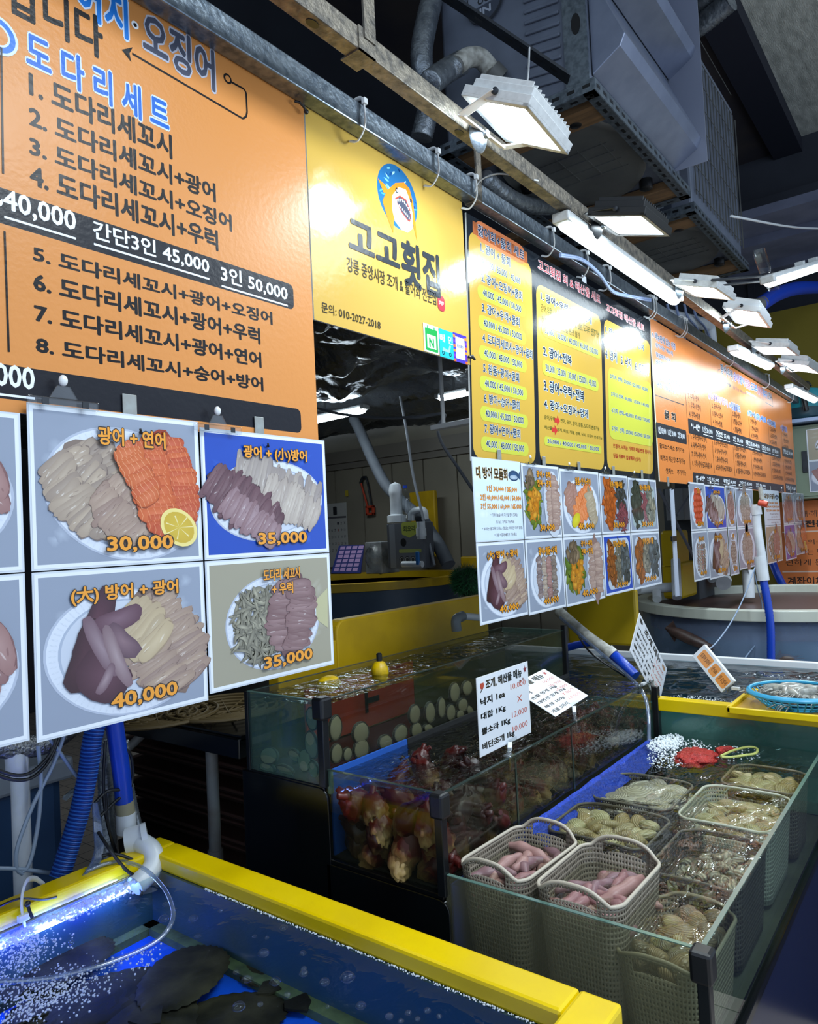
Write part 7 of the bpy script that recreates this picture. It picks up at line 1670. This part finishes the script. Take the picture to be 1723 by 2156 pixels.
for (bx, by, n_, sp_) in ((.524, 1.18, 420, .035), (.575, 1.165, 380, .035), (.685, 1.14, 60, .02), (.585, 1.33, 420, .035), (.50, 1.28, 260, .04)):
    for i in range(n_):
        x, y, r = rr.gauss(bx, sp_), rr.gauss(by, sp_), rr.uniform(.0007, .0022); mb.ell((x, y, zb5), (r, r, r * .8), 6, 4)
mb.build('bubble_froth', froth_mat(), smooth=80, label='froth of fine bubbles spreading from the glowing light bar', cat='foam', kind='stuff')
mb = MB()
for i in range(650):      # scum line along the right rim
    y = rr.uniform(YN + rw, 1.25); r = rr.uniform(.0006, .0016); mb.ell((XR1 - rw - .002 - abs(rr.gauss(0, .0022)), y, .7715), (r, r, r), 6, 4)
mb.build('scum_line', mat('white_foam', '#dfe8ee'), smooth=80, label='line of fine foam where the water meets the right yellow rim', cat='foam', kind='stuff')
bub = [(732, 2058, 13), (555, 2007, 10), (597, 1954, 7), (640, 2050, 8), (684, 2068, 9), (520, 2062, 9), (580, 2067, 10), (503, 2120, 11), (548, 2115, 5), (605, 2095, 6), (638, 2007, 6), (407, 1934, 8), (536, 1972, 4), (562, 1975, 4), (465, 1918, 5), (760, 2118, 9), (416, 1972, 6), (498, 2047, 6), (345, 1935, 9), (640, 2040, 5), (690, 2120, 4), (820, 2140, 7), (860, 2133, 6), (900, 2128, 6), (845, 2150, 5), (925, 2140, 5), (880, 2146, 5), (350, 1905, 6), (198, 2055, 6), (150, 1985, 5)]
M_bub = clear('bubble_skin_large', (.96, .98, 1.0), .03, None, None, .03)
b0 = MB(); b0.ell((0, 0, 0), (1, 1, .62), 16, 10); b0.tube([(math.cos(2 * PI * k / 24), math.sin(2 * PI * k / 24), -.1) for k in range(25)], .09, 6, cap=False)
b0 = b0.build('bubble', M_bub, smooth=80, local=True, label='clear bubble floating on the foreground tank', cat='bubble', group='bubbles on the foreground tank')
for i, (px, py, r) in enumerate(bub):
    o = b0 if i == 0 else b0.copy()
    if i: COL.objects.link(o)
    p = at(px, py, Z=.771); d = (p - EYE).length; r = r * d / FPX; o.location = (p.x, p.y, .7715); o.scale = (r, r, r)

# ---------------------------------------------------------------- pipes and hoses behind the foreground tank
YH = 1.545
hp = lambda px, py, Y=YH: at(px, py, Y=Y)
hose_thing('suction_hose', [hp(208, 1500), hp(194, 1560), hp(186, 1620), hp(170, 1700), hp(150, 1770), hp(126, 1845)], .0205, [mat('blue_ribbed', '#0e2a74', .35, spec=.6), mat('blue_ribbed_pale', '#2c62b8', .35, spec=.6)], 'thick dark blue ribbed hose hanging behind the far rim of the foreground tank', pitch=.0038, depth=.05, n=20)
t = thing('filter_pipe', hp(268, 1700), 'bright blue hose ending in white pipe fittings that bend down into the foreground tank', 'pipe')
MB().hose([hp(236, 1490), hp(246, 1560), hp(256, 1630), hp(262, 1695)], .0195, .02, .004, 18).build('blue_hose', M_blue, t, 80)
MB().tube([hp(261, 1688), hp(265, 1716)], .0205, 18).build('brown_ring', mat('stained_ring', '#8f8a72', .5), t); MB().tube([hp(264, 1712), hp(267, 1752)], .0215, 18).build('coupling', M_pvc, t)
MB().tube([hp(268, 1775, 1.51), hp(306, 1764, 1.485)], [.031, .031], 20).build('tee', M_pvc, t, 40); MB().tube([hp(300, 1768, 1.486), hp(312, 1764, 1.480)], [.034, .034], 20).build('tee_collar', M_pvc, t, 40)
MB().tube(spline([hp(296, 1774, 1.48), hp(318, 1790, 1.45), hp(325, 1815, 1.43), hp(312, 1840, 1.42), hp(284, 1866, 1.415)], 6), .0215, 18).build('elbow', M_pvc, t, 60)
t = thing('support_pipe', hp(45, 1850), 'white upright pipe with a socket at the left edge behind the foreground tank', 'pipe')
p_ = hp(44, 1700, 1.62); MB().tube([(p_.x, 1.62, .02), (p_.x, 1.62, 1.14)], .0185, 18).build('pipe', M_pvc, t); MB().tube([hp(32, 1575, 1.62), hp(36, 1624, 1.62)], .0215, 18).build('socket', M_pvc, t)
t = thing('grey_post', hp(60, 1750, 1.68), 'dim grey post right behind the white upright pipe', 'post'); p_ = hp(64, 1700, 1.68); MB().bar((p_.x, 1.68, .0), (p_.x, 1.68, 1.14), .026, .026).build('post', mat('dim_grey_post', '#3f4a58', .5), t, 0)
hose_thing('foil_hose', [hp(-60, 1556, 1.62), hp(10, 1572, 1.62), hp(60, 1572, 1.62), hp(105, 1560, 1.62), hp(150, 1530, 1.64), hp(200, 1490, 1.66)], .024, mat('foil_wrap', '#9a9c9e', .3, .9, bump=(120, .8)), 'silver foil wrapped hose lying just below the left dish photos', pitch=.008, depth=.02)
M_gt = mat('milky_tube', '#8797aa', .3, spec=.6)
for pts, l in (([(80, 1570), (86, 1640), (82, 1720), (70, 1790), (58, 1826), (46, 1836)], 'milky tube hanging in a narrow loop, right strand behind the left tube'), ([(138, 1540), (112, 1610), (72, 1690), (44, 1760), (34, 1800), (36, 1830), (48, 1840)], 'milky tube hanging in a wide loop from the photos down to the far rim'),
               ([(98, 1545), (130, 1590), (160, 1632), (180, 1650)], 'milky tube slanting down right behind the thick ribbed hose'), ([(-20, 1828), (40, 1830), (90, 1836), (130, 1840)], 'pale tube running level across the white upright pipe')):
    MB().tube(spline([hp(x, y, 1.58) for x, y in pts], 6), .0042, 10).build('air_tube', M_gt, label=l, cat='tube')
for pts, l in (([(-20, 1616), (30, 1632), (62, 1628), (90, 1606), (110, 1580), (122, 1545)], 'upper of two black cables sagging across the white upright pipe'), ([(-20, 1628), (30, 1642), (66, 1638), (96, 1612), (114, 1580), (128, 1545)], 'lower of two black cables sagging across the white upright pipe'),
               ([(262, 1574), (276, 1592), (280, 1630), (272, 1662), (240, 1690), (212, 1718)], 'black cable looping round the bright blue hose'), ([(200, 1690), (226, 1666), (256, 1662), (274, 1652)], 'black cable tied across the bright blue hose'), ([(222, 1560), (218, 1640), (222, 1710), (238, 1780)], 'black cable hanging straight down between the two blue hoses'), ([(222, 1668), (228, 1740), (246, 1800)], 'second black cable running down between the two blue hoses')):
    MB().tube(spline([hp(x, y, 1.535 if x > 190 else 1.57) for x, y in pts], 6), .0036, 8).build('black_cable', M_blackp, label=l, cat='cable')
MB().tube(spline([hp(207, 1752, 1.50), hp(232, 1790, 1.46), hp(262, 1828, 1.44), hp(288, 1850, 1.415), hp(298, 1876, 1.40), hp(297, 1886, 1.395)], 6), .0036, 8).build('black_cable', M_blackp, label='black power cable dropping over the far rim into the foreground tank beside the white elbow', cat='cable')
MB().tube(spline([hp(215, 1802, 1.47), hp(240, 1798, 1.465), hp(270, 1806, 1.45), hp(296, 1822, 1.445)], 6), .0034, 8).build('black_cable', M_blackp, label='black cable lying along the far yellow rim behind the white elbow', cat='cable')
hose_thing('silver_hose', [hp(212, 1560, 1.60), hp(222, 1640, 1.60), hp(224, 1720, 1.60), hp(230, 1810, 1.58)], .017, M_wrap, 'ribbed grey hose behind the thick dark blue ribbed hose', pitch=.008)
hose_thing('silver_hose', [hp(262, 1560, 1.60), hp(272, 1650, 1.60), hp(286, 1720, 1.60), hp(298, 1765, 1.58)], .010, M_wrap, 'thin ribbed grey hose right behind the bright blue hose', pitch=.006)
t = thing('tube_bundle', hp(200, 1800, 1.49), 'bundle of clear air tubes coming over the far rim to the glowing light bar', 'tube')
for i in range(7):
    d = (i - 3) * 2.2
    MB().tube(spline([hp(200 + d * .5, 1690, 1.53), hp(206 + d, 1745, 1.525), hp(208 + d, 1790, 1.50), hp(192 + d, 1835 + d * .5, 1.47), hp(150 + d, 1885 + d, 1.455), hp(100 + d, 1930 + d, 1.44), hp(60 + d * 2, 1958 + d, 1.43)], 6), .0035, 8).build('tube', M_tubeclear, t)
lp = [hp(180, 1835, 1.47), hp(225, 1818, 1.46), hp(262, 1815, 1.45), at(305, 1830, Z=.80), at(345, 1870, Z=.795), at(364, 1915, Z=.79), at(358, 1950, Z=.785), at(325, 1985, Z=.775), at(250, 2020, Z=.772), at(170, 2045, Z=.772), at(90, 2062, Z=.772), at(-20, 2068, Z=.772)]
MB().tube(spline(lp, 8), .0042, 10).build('air_tube', M_tubeclear, label='clear air tube arching over the white elbow and looping onto the foreground water', cat='tube')
t = thing('cable_tie', hp(55, 1930, 1.44), 'large white cable tie round the far yellow rim at the left edge', 'cable tie')
MB().tube(spline([hp(92, 1862, 1.52), hp(74, 1850, 1.50), hp(55, 1856, 1.46), hp(46, 1890, 1.438), hp(48, 1930, 1.432), hp(56, 1962, 1.43)], 6), .0052, 8, flat=.5).build('strap', M_nylon, t); p = hp(48, 1932, 1.43); MB().box((p.x - .009, p.y - .006, p.z - .006), (p.x + .009, p.y + .004, p.z + .006)).build('lock', M_nylon, t, 0, .001)
MB().tube(spline([hp(-10, 1912, 1.45), hp(40, 1892, 1.442), hp(90, 1894, 1.44), hp(120, 1888, 1.438)], 5), .0022, 6).build('thin_wire', M_blackp, label='thin dark wire lying along the far yellow rim at the left', cat='wire')
t = thing('small_black_tie', hp(60, 1905, 1.432), 'small black cable tie beside the large white one on the far yellow rim', 'cable tie'); MB().tube([hp(57, 1900, 1.432), hp(62, 1918, 1.43), hp(68, 1932, 1.428)], .0032, 8).build('strap', M_blackp, t); MB().ell(hp(58, 1903, 1.43), (.006, .005, .006), 8, 6).build('lock', M_blackp, t)

# ---------------------------------------------------------------- dark table, crates and tub behind
t = thing('black_table', (1.4, 1.75, 0), 'black framed work table behind the foreground tank, left of the abalone tank', 'table')
MB().box((1.150, 1.43, .978), (1.75, 2.35, .990)).build('top', M_black, t, 0); MB().box((1.142, 1.43, .935), (1.175, 2.35, .984)).build('front_rail', M_black, t, 0, .003)
M_leg = mat('grey_leg_pipe', '#8b8f92', .45, mott=(12, '#6e5a4c', .6))
for (y, nm) in ((1.615, 'near_leg'), (2.12, 'far_leg')):
    MB().tube([(1.20, y, .02), (1.20, y, .94)], .016, 14).tube([(1.20, y, .60), (1.20, y, .66)], .020, 14).build('leg', M_leg, t)
MB().tube([(1.20, 2.12, .80), (1.36, 2.05, .94)], .014, 12).build('brace', M_leg, t)
mb = MB()
for (px, py) in ((330, 1515), (480, 1500)):
    p = at(px, py, Z=.992); t2 = thing('basket_tray', (p.x, p.y, .99), 'dim round wicker tray on the black table, %s' % ('left one' if px < 400 else 'right one beside the abalone tank'), 'tray')
    mb = MB()
    for k in range(5): r = .05 + .028 * k; mb.tube([(p.x + r * math.cos(2 * PI * i / 36), p.y + r * math.sin(2 * PI * i / 36), .996 + .003 * k) for i in range(37)], .005, 6, cap=False)
    for k in range(12): a = PI * k / 6; mb.tube([(p.x, p.y, .994), (p.x + .165 * math.cos(a), p.y + .165 * math.sin(a), 1.006)], .003, 6)
    mb.build('weave', mat('dim_wicker', '#5a4a2a', .6), t2)
M_crate = mat('dark_brown_crate', '#3a2a26', .5)
for i in range(6):
    z = .30 + .085 * i; x0, y0 = 1.62, 1.95
    t = thing('stacking_crate', (x0 + .25, y0 + .4, z), 'dark brown crate under the black table, ' + ('bottom one of the stack', 'second from the bottom of the stack', 'third from the bottom of the stack', 'third from the top of the stack', 'second from the top of the stack', 'top one of the stack')[i], 'crate', 'crates stacked under the black table')
    MB().box((x0 + .01, y0 + .01, z), (x0 + .5, y0 + .8, z + .05)).build('wall', M_crate, t, 0, .03)
    MB().box((x0 - .01, y0 - .01, z + .05), (x0 + .52, y0 + .82, z + .062)).box((x0 - .004, y0 - .004, z + .025), (x0 + .514, y0 + .814, z + .034)).build('lip', mat('worn_crate_lip', '#5a3f38', .5), t, 0, .004)
t = thing('crate_pallet', (1.87, 2.35, 0), 'dark plinth under the stack of brown crates', 'plinth'); MB().box((1.60, 1.94, 0), (2.14, 2.78, .298)).build('block', M_blackp, t, 0)
t = thing('blue_vat', (.5, 2.4, 0), 'dim blue vat behind the white upright pipe at the left edge', 'tub')
MB().box((-.6, 2.0, .0), (1.00, 2.9, .86)).build('body', mat('dim_blue_gelcoat', '#2c4c74', .5, mott=(4, '#20385a', .7)), t, 0, .03); MB().box((-.62, 1.98, .84), (1.02, 2.92, .90)).build('rim', mat('grey_vat_rim', '#8a93a0', .5), t, 0, .01)
t = thing('torn_plastic', hp(165, 1668, 1.60), 'scrap of torn clear plastic hanging left of the thick ribbed hose', 'plastic scrap')
def scr(u, v): p = hp(180 - 46 * u, 1640 + 44 * u + 14 * (v - .5) * (1 - u), 1.60); return (p.x, p.y + .012 * math.sin(9 * u + 5 * v), p.z)
MB().grid(scr, 14, 6).build('film', mat('scrap_film', '#8d979c', .3), t, 180)

_c = _fo; bpy.data.objects.remove(_fo); bpy.data.curves.remove(_fc)
